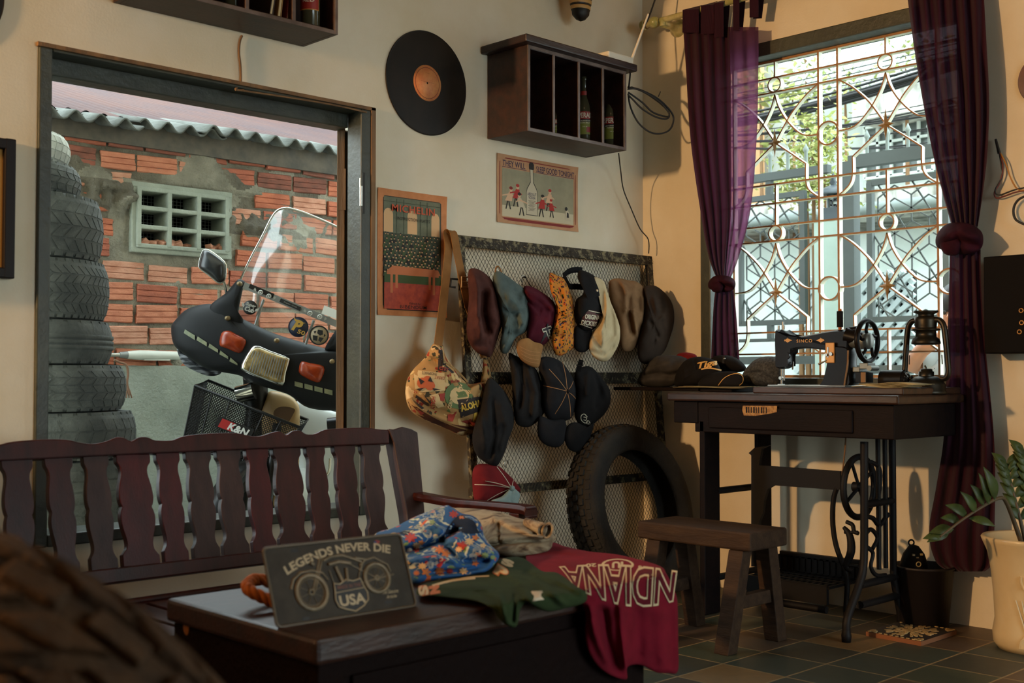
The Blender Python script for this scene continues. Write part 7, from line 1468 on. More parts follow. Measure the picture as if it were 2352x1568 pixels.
mat('button_white', 'c8b8a0', .4); m.build('button', 'button_white', blu)
# painted flowers of the print, large ones
mat('fl_red', '9c2a22', .85); mat('fl_orange', 'b5652e', .85); mat('fl_cream', 'c9a97c', .85); mat('fl_line', 'a9b0a4', .85); mat('fl_green', '7a8c5a', .85)
m = MB(); rnd = random.Random(12)
def flower(x, y, r, mi, pet=7, ph=0):
    L = []
    for k in range(pet * 4): a = k / (pet * 4) * 2 * math.pi + ph; q = r * (.45 + .55 * abs(math.cos(a * pet / 2))); L.append((x + q * math.cos(a), y + q * .8 * math.sin(a)))
    bl.decal(m, z6(L), mi, .0025 + .0006 * mi, 2)
for x, y, r, mi in ((850, 520, 34, 0), (880, 560, 22, 2), (905, 545, 18, 1), (1070, 400, 26, 0), (1105, 420, 20, 1), (910, 665, 24, 2), (930, 695, 26, 1), (1000, 690, 28, 1), (880, 580, 20, 0), (1000, 580, 30, 1), (1030, 600, 26, 1), (1110, 560, 30, 0), (1095, 580, 20, 2), (1150, 540, 26, 2), (1180, 520, 20, 1), (1220, 560, 18, 2), (1230, 610, 22, 4), (1180, 650, 20, 1), (1120, 690, 24, 2), (830, 650, 20, 2), (960, 440, 18, 4), (1050, 690, 20, 0), (1270, 620, 16, 4), (880, 700, 18, 1), (770, 510, 16, 1)): flower(x, y, r, mi, rnd.choice((5, 7, 8)), rnd.random())
for x, y, s_ in ((960, 400, 1), (1000, 420, .8), (900, 470, 1), (940, 500, .9), (970, 640, 1), (950, 660, .8), (1190, 590, 1), (1170, 620, .9), (1250, 580, .7), (820, 610, .7), (1010, 390, .7)):
    for k in range(3): bl.line(m, z6([(x - 24 * s_, y - 10 + k * 7), (x, y - 22 * s_ + k * 7), (x + 18 * s_, y - 6 + k * 7), (x + 4 * s_, y + 8 + k * 6), (x - 10 * s_, y + 2 + k * 5)]), 1.0, 3, .005)
m.build('floral_print', ['fl_red', 'fl_orange', 'fl_cream', 'fl_line', 'fl_green'], blu)
swt, sw = cloth('red_sweatshirt', 'crimson sweatshirt lettered upside down draped over the right front corner of the chest', 'sweatshirt', [(1440, 600), (1560, 545), (1640, 565), (1760, 590), (1900, 605), (2050, 640), (2130, 670), (2152, 700), (2182, 760), (2206, 820), (2212, 900), (2214, 1060), (2212, 1200), (2160, 1210), (2100, 1206), (2020, 1168), (1955, 1180), (1950, 1242), (1870, 1222), (1800, 1170), (1752, 1090), (1738, 1000), (1738, 900), (1700, 830), (1600, 760), (1480, 690)], drp, .03, 'sweat_red', [([(1830, 900), (1850, 1050), (1900, 1200)], 26, -.022), ([(1760, 880), (1790, 1000), (1850, 1150)], 20, .014), ([(1920, 880), (1930, 1020), (1950, 1170)], 22, .016), ([(2010, 900), (2020, 1080), (2000, 1160)], 24, -.012), ([(2120, 900), (2130, 1180)], 26, .010), ([(1560, 600), (1700, 680)], 20, .008), ([(2180, 860), (2190, 1180)], 14, -.008), ([(1960, 1170), (2100, 1195), (2200, 1195)], 10, .008)], (1900, 850), 'body', .0, e=.4)
mat('print_cream', 'c0ab86', .85); fabric('print_maroon', '5a1420', '4c101a')
def sy0(u): return 672 + 26 * u - 16 * math.sin(math.pi * u)
def sy1(u): return 752 + 105 * math.sin(math.pi * min(1, u * .72)) + 6 * u
def indi(bold, off, mi):
    z_ = text_mb('NDIANA', 1.0); xs = [p.x for p in z_.v]; ys = [p.y for p in z_.v]; X0_, X1_, Y0_, Y1_ = min(xs), max(xs), min(ys), max(ys); s_ = subdiv(text_mb('NDIANA', 1.0, bold=bold), .08)
    def f(p):
        k = 1 - (p.x - X0_) / (X1_ - X0_); hh = (p.y - Y0_) / (Y1_ - Y0_); x = 1632 + 560 * k + (hh - .5) * 46 * (.6 - k); y = sy0(k) + (sy1(k) - sy0(k)) * hh; return sw.S(O6x + x * O6, O6y + y * O6, off)
    return warp(s_, f)
m = MB(); put(m, indi(.05, .004, 0), None, 0); put(m, indi(.008, .006, 1), None, 1)
for r_, mi, of in ((44, 0, .003), (37, 2, .0038)): sw.decal(m, z6([(1905 + r_ * 1.9 * math.cos(a / 20 * 6.283), 658 + r_ * .7 * math.sin(a / 20 * 6.283)) for a in range(20)]), mi, of)
sw.text(m, 'IU', O6x + 1905 * O6, O6y + 658 * O6, 26, 15, 180, 0, .0055, bold=.05); sw.text(m, '20', O6x + 1770 * O6, O6y + 660 * O6, 24, 8, 178, 0, .003, bold=.03); sw.text(m, '18', O6x + 2025 * O6, O6y + 672 * O6, 14, 8, 188, 0, .003, bold=.03)
m.build('letter_print', ['print_cream', 'print_maroon', 'sweat_red'], swt)
jr_, jb = cloth('green_jersey', 'dark green jersey with cream letters lying in front of the floral shirt on the chest', 'jersey', [(880, 790), (900, 765), (960, 745), (1100, 715), (1240, 690), (1290, 640), (1340, 622), (1400, 618), (1450, 640), (1520, 690), (1600, 700), (1700, 770), (1745, 800), (1738, 850), (1640, 880), (1560, 897), (1500, 882), (1445, 850), (1410, 885), (1390, 972), (1340, 966), (1300, 930), (1260, 880), (1180, 842), (1060, 827), (960, 817), (890, 815)], lambda x, y: drp(x, y) - .028, .035, 'jersey_green', [([(1290, 660), (1400, 740), (1460, 840)], 20, .018), ([(1440, 700), (1560, 760), (1700, 800)], 16, -.02), ([(1480, 730), (1580, 810), (1640, 870)], 14, .016), ([(1300, 800), (1340, 960)], 14, .012), ([(1380, 820), (1370, 950)], 12, -.012), ([(1000, 770), (1200, 770), (1300, 830)], 20, .014), ([(1600, 740), (1720, 810)], 10, .012)], (1370, 770), 'body', .0, e=.4)
m = MB(); jb.text(m, 'S', O6x + 915 * O6, O6y + 790 * O6, 26, 26, 80, 1, .004, bold=.10); jb.text(m, 'S', O6x + 915 * O6, O6y + 790 * O6, 23, 23, 80, 0, .005, bold=.05); jb.text(m, 'N', O6x + 972 * O6, O6y + 785 * O6, 20, 24, 80, 1, .004, bold=.10)
jb.text(m, 'S', O6x + 1345 * O6, O6y + 648 * O6, 30, 16, 20, 0, .006, bold=.08); jb.text(m, 'P', O6x + 1312 * O6, O6y + 692 * O6, 34, 26, 30, 1, .005, bold=.12); jb.text(m, 'P', O6x + 1312 * O6, O6y + 692 * O6, 30, 22, 30, 0, .0065, bold=.06)
jb.line(m, z6([(960, 765), (1060, 738), (1180, 725)]), 5, 0, .004); jb.line(m, z6([(1030, 748), (1140, 722), (1250, 715)]), 3, 0, .004); m.build('letter_print', ['print_cream', 'fl_orange'], jr_)
m = MB(); jb.decal(m, z6([(1465, 792), (1522, 790), (1530, 835), (1470, 845)]), 0, .006); m.build('care_label', 'button_white', jr_, solid=.001)
# ---- big tyre in the left foreground
mat('rubber_brown', '4d3622', .85, spec=.2, c2='35261a', sc=20, bump=.3, bsc=90)
d2 = (rt * .545 * 1 + up * .84).normalized(); tht = R(25); axF = (-fw * math.cos(tht) - d2 * math.sin(tht)).normalized(); Rf, sr = .38, .065
tF = 1.0
for k in range(60):
    c = pD(-140, 2025, tF); mnz = c.z - (Rf - sr) * math.sqrt(1 - axF.z ** 2) - sr
    if mnz > .001: tF += .004
    else: break
xF = axF.cross(V((0, 0, 1))).normalized(); yF_ = axF.cross(xF); MF = mtx(c, xF, yF_, axF)
ft = thing('knobbly_tyre', 'large knobbly tyre out of focus in the left foreground', 'tyre', (c.x, c.y, 0)); m = MB(); rg = []
for i in range(64):
    a = i / 64 * 2 * math.pi; rg.append([MF @ V(((Rf - sr + (sr - .008) * math.cos(b)) * math.cos(a), (Rf - sr + (sr - .008) * math.cos(b)) * math.sin(a), (sr - .008) * 1.1 * math.sin(b))) for b in [k / 20 * 2 * math.pi for k in range(20)]])
m.loft(rg, False, True); m.build('carcass', 'rubber_brown', ft)
m = MB(); NK = 30
def tpnt(a, b, r): return MF @ V(((Rf - sr + r * math.cos(b)) * math.cos(a), (Rf - sr + r * math.cos(b)) * math.sin(a), r * 1.1 * math.sin(b)))
for k in range(NK):
    for j in range(-3, 4):
        da = 2 * math.pi / NK; a0 = k * da + (da / 2 if j % 2 else 0); b0 = j * .40; hb, ha = .155, da * .36
        sk = .05 * (1 if j > 0 else -1 if j < 0 else 0)
        q = [(a0 - ha - sk, b0 - hb), (a0 + ha - sk, b0 - hb), (a0 + ha + sk, b0 + hb), (a0 - ha + sk, b0 + hb)]
        m.hexa([tpnt(a, b, sr - .012) for a, b in q] + [tpnt(a0 + (a - a0) * .9, b0 + (b - b0) * .9, sr + .004) for a, b in q])
m.build('tread', 'rubber_brown', ft, bevel=.003)
# ================================================================ the alley: tyres, scooter, tools
mat('rubber_dusty', '5c605c', .9, c2='3f4341', sc=9, bump=.2, bsc=70); mat('rubber_pale', 'b5bab2', .8, c2='8f938c', sc=14)  # the pale rubber paints the light falling on the top tyre
TL = [(318, 388, 132, .285, 'pale dusty tyre on top of the outdoor tyre stack', 'rubber_pale', 46, 3, 'rib'), (388, 462, 157, .29, 'narrow tyre second from the top of the outdoor stack', 'rubber_dusty', 40, 4, 'rib'), (463, 606, 208, .30, 'wide grooved tyre third from the top of the outdoor stack', 'rubber_dusty', 44, 4, 'rib'), (607, 738, 222, .30, 'finely siped wide tyre fourth from the top of the outdoor stack', 'rubber_dusty', 64, 5, 'rib'), (741, 837, 231, .30, 'worn smooth tyre in the middle of the outdoor stack', 'rubber_dusty', 36, 3, 'shoulder'), (840, 944, 262, .305, 'tyre with hexagonal block tread below the worn one outdoors', 'rubber_dusty', 40, 5, 'rib'), (938, 1046, 285, .31, 'tyre with shoulder grooves just above the bench back outdoors', 'rubber_dusty', 40, 3, 'rib'), (1046, 1196, 287, .31, 'blocky tyre seen between the bench slats at the bottom of the view', 'rubber_dusty', 30, 5, 'rib')]
TYY = .72; zprev = None; rows_ = []
for i, (y0, y1, xr, R0, lab, mt_, nb, rw, sty) in enumerate(TL):
    tq = (pY(xr, (y0 + y1) / 2, TYY) - CAM).dot(fw); c = pY(xr - R0 * FPX / tq + 6, (y0 + y1) / 2, TYY); rows_.append([c.x, pY(xr - 110, y0, TYY).z, pY(xr - 110, y1, TYY).z, R0, lab, mt_, nb, rw, sty])
for i in range(len(rows_) - 1): rows_[i][2] = rows_[i + 1][1] = (rows_[i][2] + rows_[i + 1][1]) / 2
zb = rows_[-1][2]
for k, lab in enumerate(('tyre hidden low in the outdoor stack behind the window sill, upper', 'tyre at the very foot of the outdoor stack behind the window sill')): z1 = zb - k * (zb + .02) / 2; rows_.append([rows_[7][0], z1, z1 - (zb + .02) / 2, .31, lab, 'rubber_dusty', 36, 4, 'rib'])
for x, zt, z0, R0, lab, mt_, nb, rw, sty in rows_:
    W = zt - z0 - .003; M = mtx((x, TYY, (zt + z0) / 2), (1, 0, 0), (0, 1, 0), (0, 0, 1))
    put_tyre('stacked_tyre', lab, M, R0, W, R0 * .62, nb, rw, .0022, sty, 'tyres stacked in the alley', mt_, (x, TYY, z0))
# pole tool on the ledge, rope
mat('tool_white', 'c9ccc2', .5); mat('tool_grey', '8a8d8a', .4, .5); mat('rope_brown', '7a5a45', .9)
LY = BY - .03; tq = lambda x, y: pY(x, y, LY)
a, b = tq(236, 818), tq(408, 820); zl = .895; a.z = b.z = zl + .015
t = thing('spray_lance', 'white handled pole tool lying along the plinth ledge beside the tyres', 'tool', (tq(330, 820).x, LY, zl)); m = MB(); m.tube([a + V((-.3, 0, 0)), tq(275, 817) * 1 + V((0, 0, a.z - tq(275, 817).z))], .009, 10); m.build('tube', 'steel', t)
m = MB(); q0, q1, q2, q3 = [V((tq(x, 818).x, LY, a.z)) for x in (274, 292, 306, 410)]; m.tube([q0, q1], [.012, .016], 12); m.build('ferrule', 'tool_grey', t); m = MB(); m.tube([q1, q2, q2 + V((.03, 0, 0)), q3], [.016, .019, .0215, .0185], 14); m.box((q2 + q3) / 2 + V((0, -.004, -.016)), (.12, .014, .012)); m.build('handle', 'tool_white', t)
m = MB(); P = crom([pY(x, y, LY - .065) for x, y in ((262, 826), (276, 832), (290, 838), (294, 858), (292, 880), (297, 908))], 5); m.tube(P, .005, 6)
for d in (-.012, 0, .012): m.tube([P[-6], P[-1] + V((d, 0, -.01))], .003, 5)
single(m, 'hanging_rope', 'rope_brown', 'frayed brown rope end dangling from the plinth ledge', 'rope')
# ---- the scooter
mat('fairing_black', '0f1011', .6, spec=.25, c2='151617', sc=6); mat('scooter_cream', 'b99a68', .45, c2='ab8b5a', sc=5); mat('scooter_white', 'c4ccca', .4); mat('amber', '7c240a', .3, c2='9a3a10', sc=40); mat('lens_glass', '75643f', .2, .3, c2='b39a66', sc=40); mat('chrome', 'c4c4bc', .12, 1.0); mat('vent_green', '6b7258', .6, c2='8b8a68', sc=30); mat('screw_brass', '7d6a4a', .5, .4); mat('sticker_black', '10100f', .5); mat('sticker_silver', 'a8a8a0', .4, .3); mat('sticker_blue', '141c33', .5); mat('sticker_tan', '8f7f63', .6); mat('sticker_yellow', 'b08a38', .5); mat('sticker_white', 'd5d8d2', .6); mat('mirror_dark', '1f2020', .3); mat('glove_stripe', '77797a', .9, c2='26282a', sc=6, stretch=(1, 1, 14), lo=.48, hi=.52); mat('fork_black', '121212', .35, .3); mat('brown_print', '5c4226', .7); mat('basket_black', '121211', .5)
m_, nt_, b_ = newmat('windshield'); tr_ = nt_.new('ShaderNodeBsdfTransparent'); tr_.inputs[0].default_value = (.93, .96, .95, 1); gl = nt_.new('ShaderNodeBsdfGlossy'); gl.inputs['Roughness'].default_value = .08; df = nt_.new('ShaderNodeBsdfDiffuse'); df.inputs[0].default_value = lin('cfdcd8'); x1 = nt_.new('ShaderNodeMixShader'); x1.inputs[0].default_value = .5; nt_.lk(gl.outputs[0], x1.inputs[1]); nt_.lk(df.outputs[0], x1.inputs[2]); fr2 = nt_.new('ShaderNodeMixShader'); fr2.inputs[0].default_value = .16; nt_.lk(tr_.outputs[0], fr2.inputs[1]); nt_.lk(x1.outputs[0], fr2.inputs[2]); nt_.lk(fr2.outputs[0], nt_.n['Material Output'].inputs[0])
GX0, GY0, G = 380, 460, .34426; TS = 4.6
def z9(L): return Z(L, GX0, GY0, G)
def g(x, y, o=0): return pD(GX0 + x * G, GY0 + y * G, TS + o)
gp = pD(600, 1100, TS + .1); sc = thing('motor_scooter', 'leaning motor scooter with black fairing, clear windshield and mesh basket in the alley', 'scooter', (gp.x, gp.y, 0))
fa = Blob(z9([(38, 850), (60, 805), (150, 722), (300, 690), (380, 740), (480, 780), (520, 792), (740, 892), (1065, 987), (1150, 1000), (1300, 1010), (1430, 1100), (1470, 1230), (1400, 1370), (1140, 1402), (950, 1382), (830, 1300), (720, 1262), (560, 1212), (500, 1170), (350, 1140), (250, 1110), (130, 1030), (55, 960)]), lambda x, y: TS + .06, .09, .04, nz=.0, e=.35)
fa.mesh(12).build('fairing', 'fairing_black', sc)
Blob(z9([(300, 700), (400, 620), (470, 540), (495, 526), (530, 545), (515, 600), (487, 760), (520, 795), (500, 860), (400, 860), (310, 780)]), TS + .02, .03, .02, nz=0, e=.4).mesh(8).build('fairing_horn', 'fairing_black', sc)
Blob(z9([(1065, 987), (1140, 860), (1260, 700), (1320, 720), (1290, 860), (1330, 1010), (1240, 1040), (1120, 1010)]), TS + .02, .03, .02, nz=0, e=.4).mesh(8).build('fairing_horn', 'fairing_black', sc)
ws = Blob(z9([(500, 530), (560, 400), (645, 240), (700, 130), (745, 70), (800, 52), (860, 62), (950, 92), (1140, 175), (1290, 260), (1370, 360), (1380, 520), (1330, 720), (1240, 860), (1140, 985), (1065, 990), (740, 895), (520, 795), (487, 762), (505, 640)]), TS + .06, .07, 0, nz=0, c=(GX0 + 900 * G, GY0 + 560 * G), e=.6)
m = MB(); ws.decal(m, [(p.x, p.y) for p in ws.o], 0, 0, 8); m.build('windshield', 'windshield', sc)
m = MB(); L = z9([(500, 530), (560, 400), (645, 240), (700, 130), (745, 70), (800, 52), (860, 62), (950, 92), (1140, 175), (1290, 260), (1370, 360)]); m.tube(crom([ws.S(x, y, .0, 1.0) for x, y in L], 6), .0045, 8); m.build('windshield_trim', 'chrome', sc)
def band(m, a, b, w, o0, mi=0):
    A, B = V((*a, 0)), V((*b, 0)); d = (B - A).normalized(); n = V((-d.y, d.x, 0)) * w / 2; m.cur = mi
    q = [A + n, B + n, B - n, A - n]; m.hexa([g(p.x, p.y, o0 + .006) for p in q] + [g(p.x, p.y, o0) for p in q])
m = MB(); band(m, (522, 565), (1145, 825), 44, -.02); band(m, (560, 570), (720, 637), 30, -.023, 1); m.build('chrome_strip', ['tool_grey', 'dark_metal'], sc)
m = MB()
for x, y in ((635, 615), (690, 640), (965, 755), (1030, 778)):
    c = g(x, y, -.03); m.tube(circ(c, rt, up, .0075, 14), .0025, 6, True)
    m.lathe([(0, .002), (.004, .001), (.004, 0)], mtx(c, rt, up, -fw), 10)
for x, y, sg_ in ((605, 600, -1), (720, 655, 1), (938, 742, -1), (1060, 795, 1)): m.poly([g(x, y - 8, -.028), g(x + 8 * sg_, y - 18, -.028), g(x + 18 * sg_, y - 4, -.028), g(x, y + 8, -.028)])
m.build('winged_badges', 'sticker_silver', sc)
m = MB(); band(m, (765, 665), (900, 725), 26, -.0235); m.build('name_badge', 'sticker_black', sc); m = MB(); src = fit_text('Super Cub', 95 * G / FPX * TS, 10 * G / FPX * TS, shear=.3); dr_ = (rt * 135 - up * 60).normalized(); put(m, src, mtx(g(832, 695, -.0245), dr_, dr_.cross(fw).normalized() * -1 if dr_.cross(fw).dot(up) < 0 else dr_.cross(fw).normalized(), -fw), 0); m.build('name_badge_lettering', 'sticker_silver', sc)
m = MB()
for a, b in (((655, 660), (600, 830)), ((990, 800), (935, 960))): m.tube([g(*a, .0), g(*b, .0)], .0055, 8)
m.build('windshield_stay', 'tool_grey', sc)
def disc(x, y, r, mats, deco):
    c = g(x, y, -.012); s = G / FPX * TS; dx = (rt * .94 - up * .34).normalized(); dy = (up * .94 + rt * .34).normalized(); M = mtx(c, dx, dy, -fw); m = MB(); m.lathe([(0, .002), (r * s, .0015), (r * s, 0)], M, 32); deco(m, M, r * s); m.build('sticker', mats, sc)
def d1(m, M, r):
    for dy in (-.55, .55): pass
    put(m, fit_text('Super', r * 1.5, r * .62, bold=.04, shear=.3), M @ Matrix.Translation((0, r * .32, .0026)), 1); put(m, fit_text('Cub', r * 1.35, r * .68, bold=.05, shear=.3), M @ Matrix.Translation((r * .05, -r * .28, .0026)), 1)
    for sg_ in (-1, 1): m.poly([M @ V((sg_ * r * a, r * b, .0024)) for a, b in ((.8, .1), (1.25, .35), (1.15, -.1), (.8, -.3))], 1)
disc(565, 715, 48, ['sticker_black', 'sticker_silver'], d1)
def d2_(m, M, r): put(m, fit_text('P', r * .95, r * 1.15, bold=.05, shear=.25), M @ Matrix.Translation((-r * .12, r * .1, .0026)), 1); m.poly([M @ V((r * a, r * b, .0025)) for a, b in ((-.75, .72), (.1, .55), (.55, .62), (.2, .42), (-.5, .45))], 1); put(m, fit_text('50', r * .75, r * .42, bold=.02), M @ Matrix.Translation((r * .45, -r * .38, .0026)), 1); m.lathe([(r * .93, .0022), (r, .0022)], M, 32, False)
disc(887, 845, 68, ['sticker_blue', 'sticker_yellow'], d2_)
def d3(m, M, r):
    m.lathe([(r * .86, .0022), (r, .0022)], M, 32, False)
    for i in range(len(m.f) - 32, len(m.f)): m.m[i] = 1
    for L in ([(-.3, .5), (.2, .6), (.35, .2), (.1, .0), (-.25, .15)], [(-.6, -.2), (-.1, -.1), (.0, -.6), (-.4, -.65)], [(.1, -.15), (.55, -.1), (.4, -.6), (.1, -.5)], [(-.65, .2), (-.4, .35), (-.45, 0)], [(.45, .35), (.65, .2), (.5, .0)]): m.poly([M @ V((r * a, r * b, .0024)) for a, b in L], 1)
disc(1025, 900, 66, ['sticker_tan', 'sticker_black'], d3)
m = MB(); q = [(1060, 700), (1150, 735), (1140, 790), (1040, 755)]; m.poly([g(x, y, -.03) for x, y in q]); m.build('paper_sticker', 'sticker_white', sc)
# lamps
for L in ([(372, 885), (420, 868), (470, 890), (540, 930), (527, 990), (492, 1022), (400, 985), (360, 965)], [(905, 1072), (960, 1082), (1058, 1108), (1048, 1180), (1012, 1216), (900, 1165), (886, 1120)]):
    Blob(z9(L), TS - .01, .035, .03, nz=0, e=.3, sm=3).mesh(8).build('indicator_lamp', 'amber', sc)
hl = Blob(z9([(500, 1112), (525, 1050), (590, 964), (700, 1000), (822, 1046), (832, 1075), (810, 1150), (782, 1236), (650, 1195), (525, 1142)]), TS - .02, .03, .05, nz=0, e=.22, sm=3); hl.mesh(8).build('headlight_rim', 'chrome', sc)
hi = Blob(z9([(520, 1108), (540, 1055), (596, 985), (700, 1018), (808, 1058), (814, 1078), (795, 1148), (770, 1216), (650, 1180), (538, 1132)]), TS - .048, .012, .0, nz=0, e=.3, sm=3); hi.mesh(8).build('headlight_lens', 'lens_glass', sc)
m = MB()
for k in range(14): x = 560 + k * 17; hi.line(m, z9([(x + 30 - k, 1000 + k * 4.5), (x - 18, 1135 + k * 5)]), 2.2, 0, .005, False)
m.build('lens_ribs', 'tool_grey', sc)
m = MB()
for k in range(5): x, y = 130 + k * 88 - k * k * 3, 860 + k * 47; q = [(x, y), (x + 66 - k * 5, y + 40), (x + 66 - k * 5, y + 72 - k * 5), (x - 8, y + 25)]; fa.decal(m, z9(q), 0, .004, 2)
m.build('side_vents', 'vent_green', sc); m = MB()
for k in range(4): x, y = 862 + k * 66, 1206 + k * 16; fa.decal(m, z9([(x, y), (x + 54, y + 14), (x + 54, y + 46), (x, y + 32)]), 0, .004, 2)
m.build('side_vents', 'vent_green', sc)
for x, y in ((490, 556), (410, 786), (738, 935), (1108, 1074)): m = MB(); c = g(x, y, -.045 if x > 500 else -.03); m.lathe([(0, .006), (.008, .004), (.01, -.02)], mtx(c, rt, up, -fw), 12); m.build('screw', 'screw_brass', sc)
# mirror
mi_ = Blob(z9([(224, 425), (240, 360), (258, 332), (300, 340), (390, 410), (403, 460), (398, 520), (380, 545), (350, 547), (290, 498), (232, 455)]), TS + .0, .03, .03, nz=0, e=.4, sm=3); mi_.mesh(8).build('mirror', 'mirror_dark', sc)
m = MB(); m.tube([pD(p.x, p.y, TS - .004) for p in mi_.o], .0035, 6, True); m.tube(crom([g(378, 520, .0), g(395, 560, .01), g(408, 620, .03)], 4), .006, 8); m.build('mirror_stalk', 'chrome', sc)
Blob(z9([(78, 985), (140, 1015), (250, 1088), (350, 1120), (374, 1147), (340, 1168), (280, 1170), (200, 1140), (130, 1100), (95, 1050)]), TS + .12, .04, .04, folds=[(z9([(110, 1010), (220, 1100), (330, 1150)]), 5, -.015)]).mesh(8).build('handlebar_cover', 'glove_stripe', sc)
# body behind
m = MB(); m.tube([g(600, 1180, .12), g(610, 1400, .16), g(560, 1800, .12)], [.05, .045, .04], 14); m.build('steering_column', 'fork_black', sc)
m = MB(); m.tube([g(480, 1300, .06), g(590, 1270, .06)], .035, 14); m.build('speedometer', 'chrome', sc)
fc = Blob(z9([(640, 1400), (665, 1330), (692, 1276), (760, 1278), (840, 1310), (885, 1360), (896, 1420), (895, 1560), (890, 1800), (885, 2060), (720, 2080), (690, 1900), (700, 1700), (640, 1560)]), TS + .14, .05, .05, nz=0, e=.4, c=(GX0 + 790 * G, GY0 + 1650 * G)); fc.mesh(8).build('front_cover', 'scooter_cream', sc)
m = MB(); fc.decal(m, z9([(720, 1420), (745, 1385), (800, 1375), (862, 1392), (850, 1430), (820, 1480), (790, 1500), (740, 1470)]), 0, .004, cm=True); m.build('animal_print', 'brown_print', sc)
wl = Blob(z9([(870, 1345), (1000, 1370), (1140, 1412), (1300, 1430), (1360, 1560), (1330, 1800), (1260, 2040), (1080, 2090), (950, 2090), (900, 1950), (890, 1600)]), TS + .3, .04, .04, nz=0, e=.4); wl.mesh(8).build('leg_shield', 'scooter_white', sc)
m = MB(); m.tube([g(1085, 1500, .16), g(1180, 1490, .16)], .03, 14); m.build('grip', 'fork_black', sc)
m = MB(); m.tube(crom([g(930, 1830, .24), g(1010, 1900, .22), (g(1090, 2000, .22))], 4), .006, 8); m.tube(crom([g(1100, 1720, .2), g(1095, 1800, .2), g(1070, 1840, .2), g(1040, 1850, .2)], 4), .006, 8); m.build('leg_shield_bar', 'chrome', sc)
wcn = V((gp.x - .1, gp.y - .1, .235)); wd = (fh * .8 + rt * .35).normalized(); wx = V((0, 0, 1)).cross(wd); 
cc, tt_ = tyre(.235, .07, .17, 50, mtx(wcn, wd, (0, 0, 1), wd.cross(V((0, 0, 1)))), 4, .003, style='rib'); cc.build('front_tyre', 'rubber', sc); tt_.build('front_tread', 'rubber', sc)
m = MB(); m.lathe([(.03, -.04), (.03, .04)], mtx(wcn, wd, (0, 0, 1), wd.cross(V((0, 0, 1)))), 14)
for k in range(14): a = k / 14 * 6.283; m.tube([wcn, wcn + wd * .175 * math.cos(a) + V((0, 0, .175 * math.sin(a)))], .002, 4)
m.build('front_hub', 'chrome', sc)
sd = wd.cross(V((0, 0, 1)))
m = MB()
for sg_ in (-1, 1): m.tube([wcn + sd * sg_ * .055, wcn + sd * sg_ * .055 + V((0, 0, .4)) + wd * .08], .018, 10)
m.build('front_fork', 'fork_black', sc)
m = MB(); n = 12
rg = []
for k in range(n + 1): a = R(20 + k * 12); c = wcn + wd * .262 * math.cos(a) + V((0, 0, .262 * math.sin(a))); nn = (wd * math.cos(a) + V((0, 0, math.sin(a)))); rg.append([c + sd * .055 - nn * .03, c + sd * .035, c - sd * .035, c - sd * .055 - nn * .03, c - sd * .03 - nn * .006, c + sd * .03 - nn * .006])
m.loft(rg, True, False, True); m.build('front_mudguard', 'fork_black', sc)
rw = wcn + wd * .62 + V((0, 0, 0)); cc, tt_ = tyre(.235, .08, .17, 50, mtx(rw, wd, (0, 0, 1), sd), 4, .003, style='rib'); cc.build('rear_tyre', 'rubber', sc)
m = MB(); m.tube(crom([wcn + wd * .12 + V((0, 0, .22)), wcn + wd * .3 + V((0, 0, .12)), rw + V((0, 0, .12)), rw + V((0, 0, .35)) + wd * .05], 5), [.05, .06, .07, .07, .08, .09, .1, .11, .11, .11, .11, .1, .1, .1, .09, .08], 12); m.build('rear_body', 'scooter_white', sc)
m = MB(); m.tube([rw + V((0, 0, .47)) - wd * .25, rw + V((0, 0, .49)) - wd * .05, rw + V((0, 0, .5)) + wd * .12], [.06, .085, .07], 12); m.build('seat', 'fork_black', sc)
# basket
bs = thing('mesh_basket', 'black wire mesh basket with a red and white sticker in front of the scooter', 'basket', g(420, 1800, -.08))
BT = [g(196, 1236, -.02), g(892, 1512, -.02), g(720, 1800, -.02), g(110, 1640, -.02)]; dpt = fw * .2; dpt = (fh * .2 + up * .02)
FQ = lambda u, v, o=0: (BT[0] * (1 - u) + BT[1] * u) * (1 - v) + (BT[3] * (1 - u) + BT[2] * u) * v + dpt * o
m = MB()
def lat(P, nu, nv):
    for k in range(-nv, nu):
        for sg_ in (1, -1):
            pts = []
            for j in range(nv + 1):
                u = (k + j) / nu if sg_ == 1 else (k + nv - j) / nu
                if -1e-6 <= u <= 1 + 1e-6: pts.append(P(u, j / nv))
            if len(pts) > 1: m.tube(pts, .0017, 3, cap=False)
lat(lambda u, v: FQ(u, v), 40, 18); lat(lambda u, v: FQ(0, v, u), 12, 18); lat(lambda u, v: FQ(1, v, u), 12, 18); lat(lambda u, v: FQ(u, v, 1), 40, 18); lat(lambda u, v: FQ(u, 1, v), 40, 10); m.build('wire_mesh', 'basket_black', bs)
m = MB(); m.tube([FQ(0, 0), FQ(1, 0), FQ(1, 0, 1), FQ(0, 0, 1)], .006, 6, True); m.tube([FQ(0, 1), FQ(1, 1), FQ(1, 1, 1), FQ(0, 1, 1)], .004, 6, True)
for u in (.0, .17, .34, .66, .83, 1): m.tube([FQ(u, 0), FQ(u, 1)], .0035, 5)
m.build('rim', 'basket_black', bs)
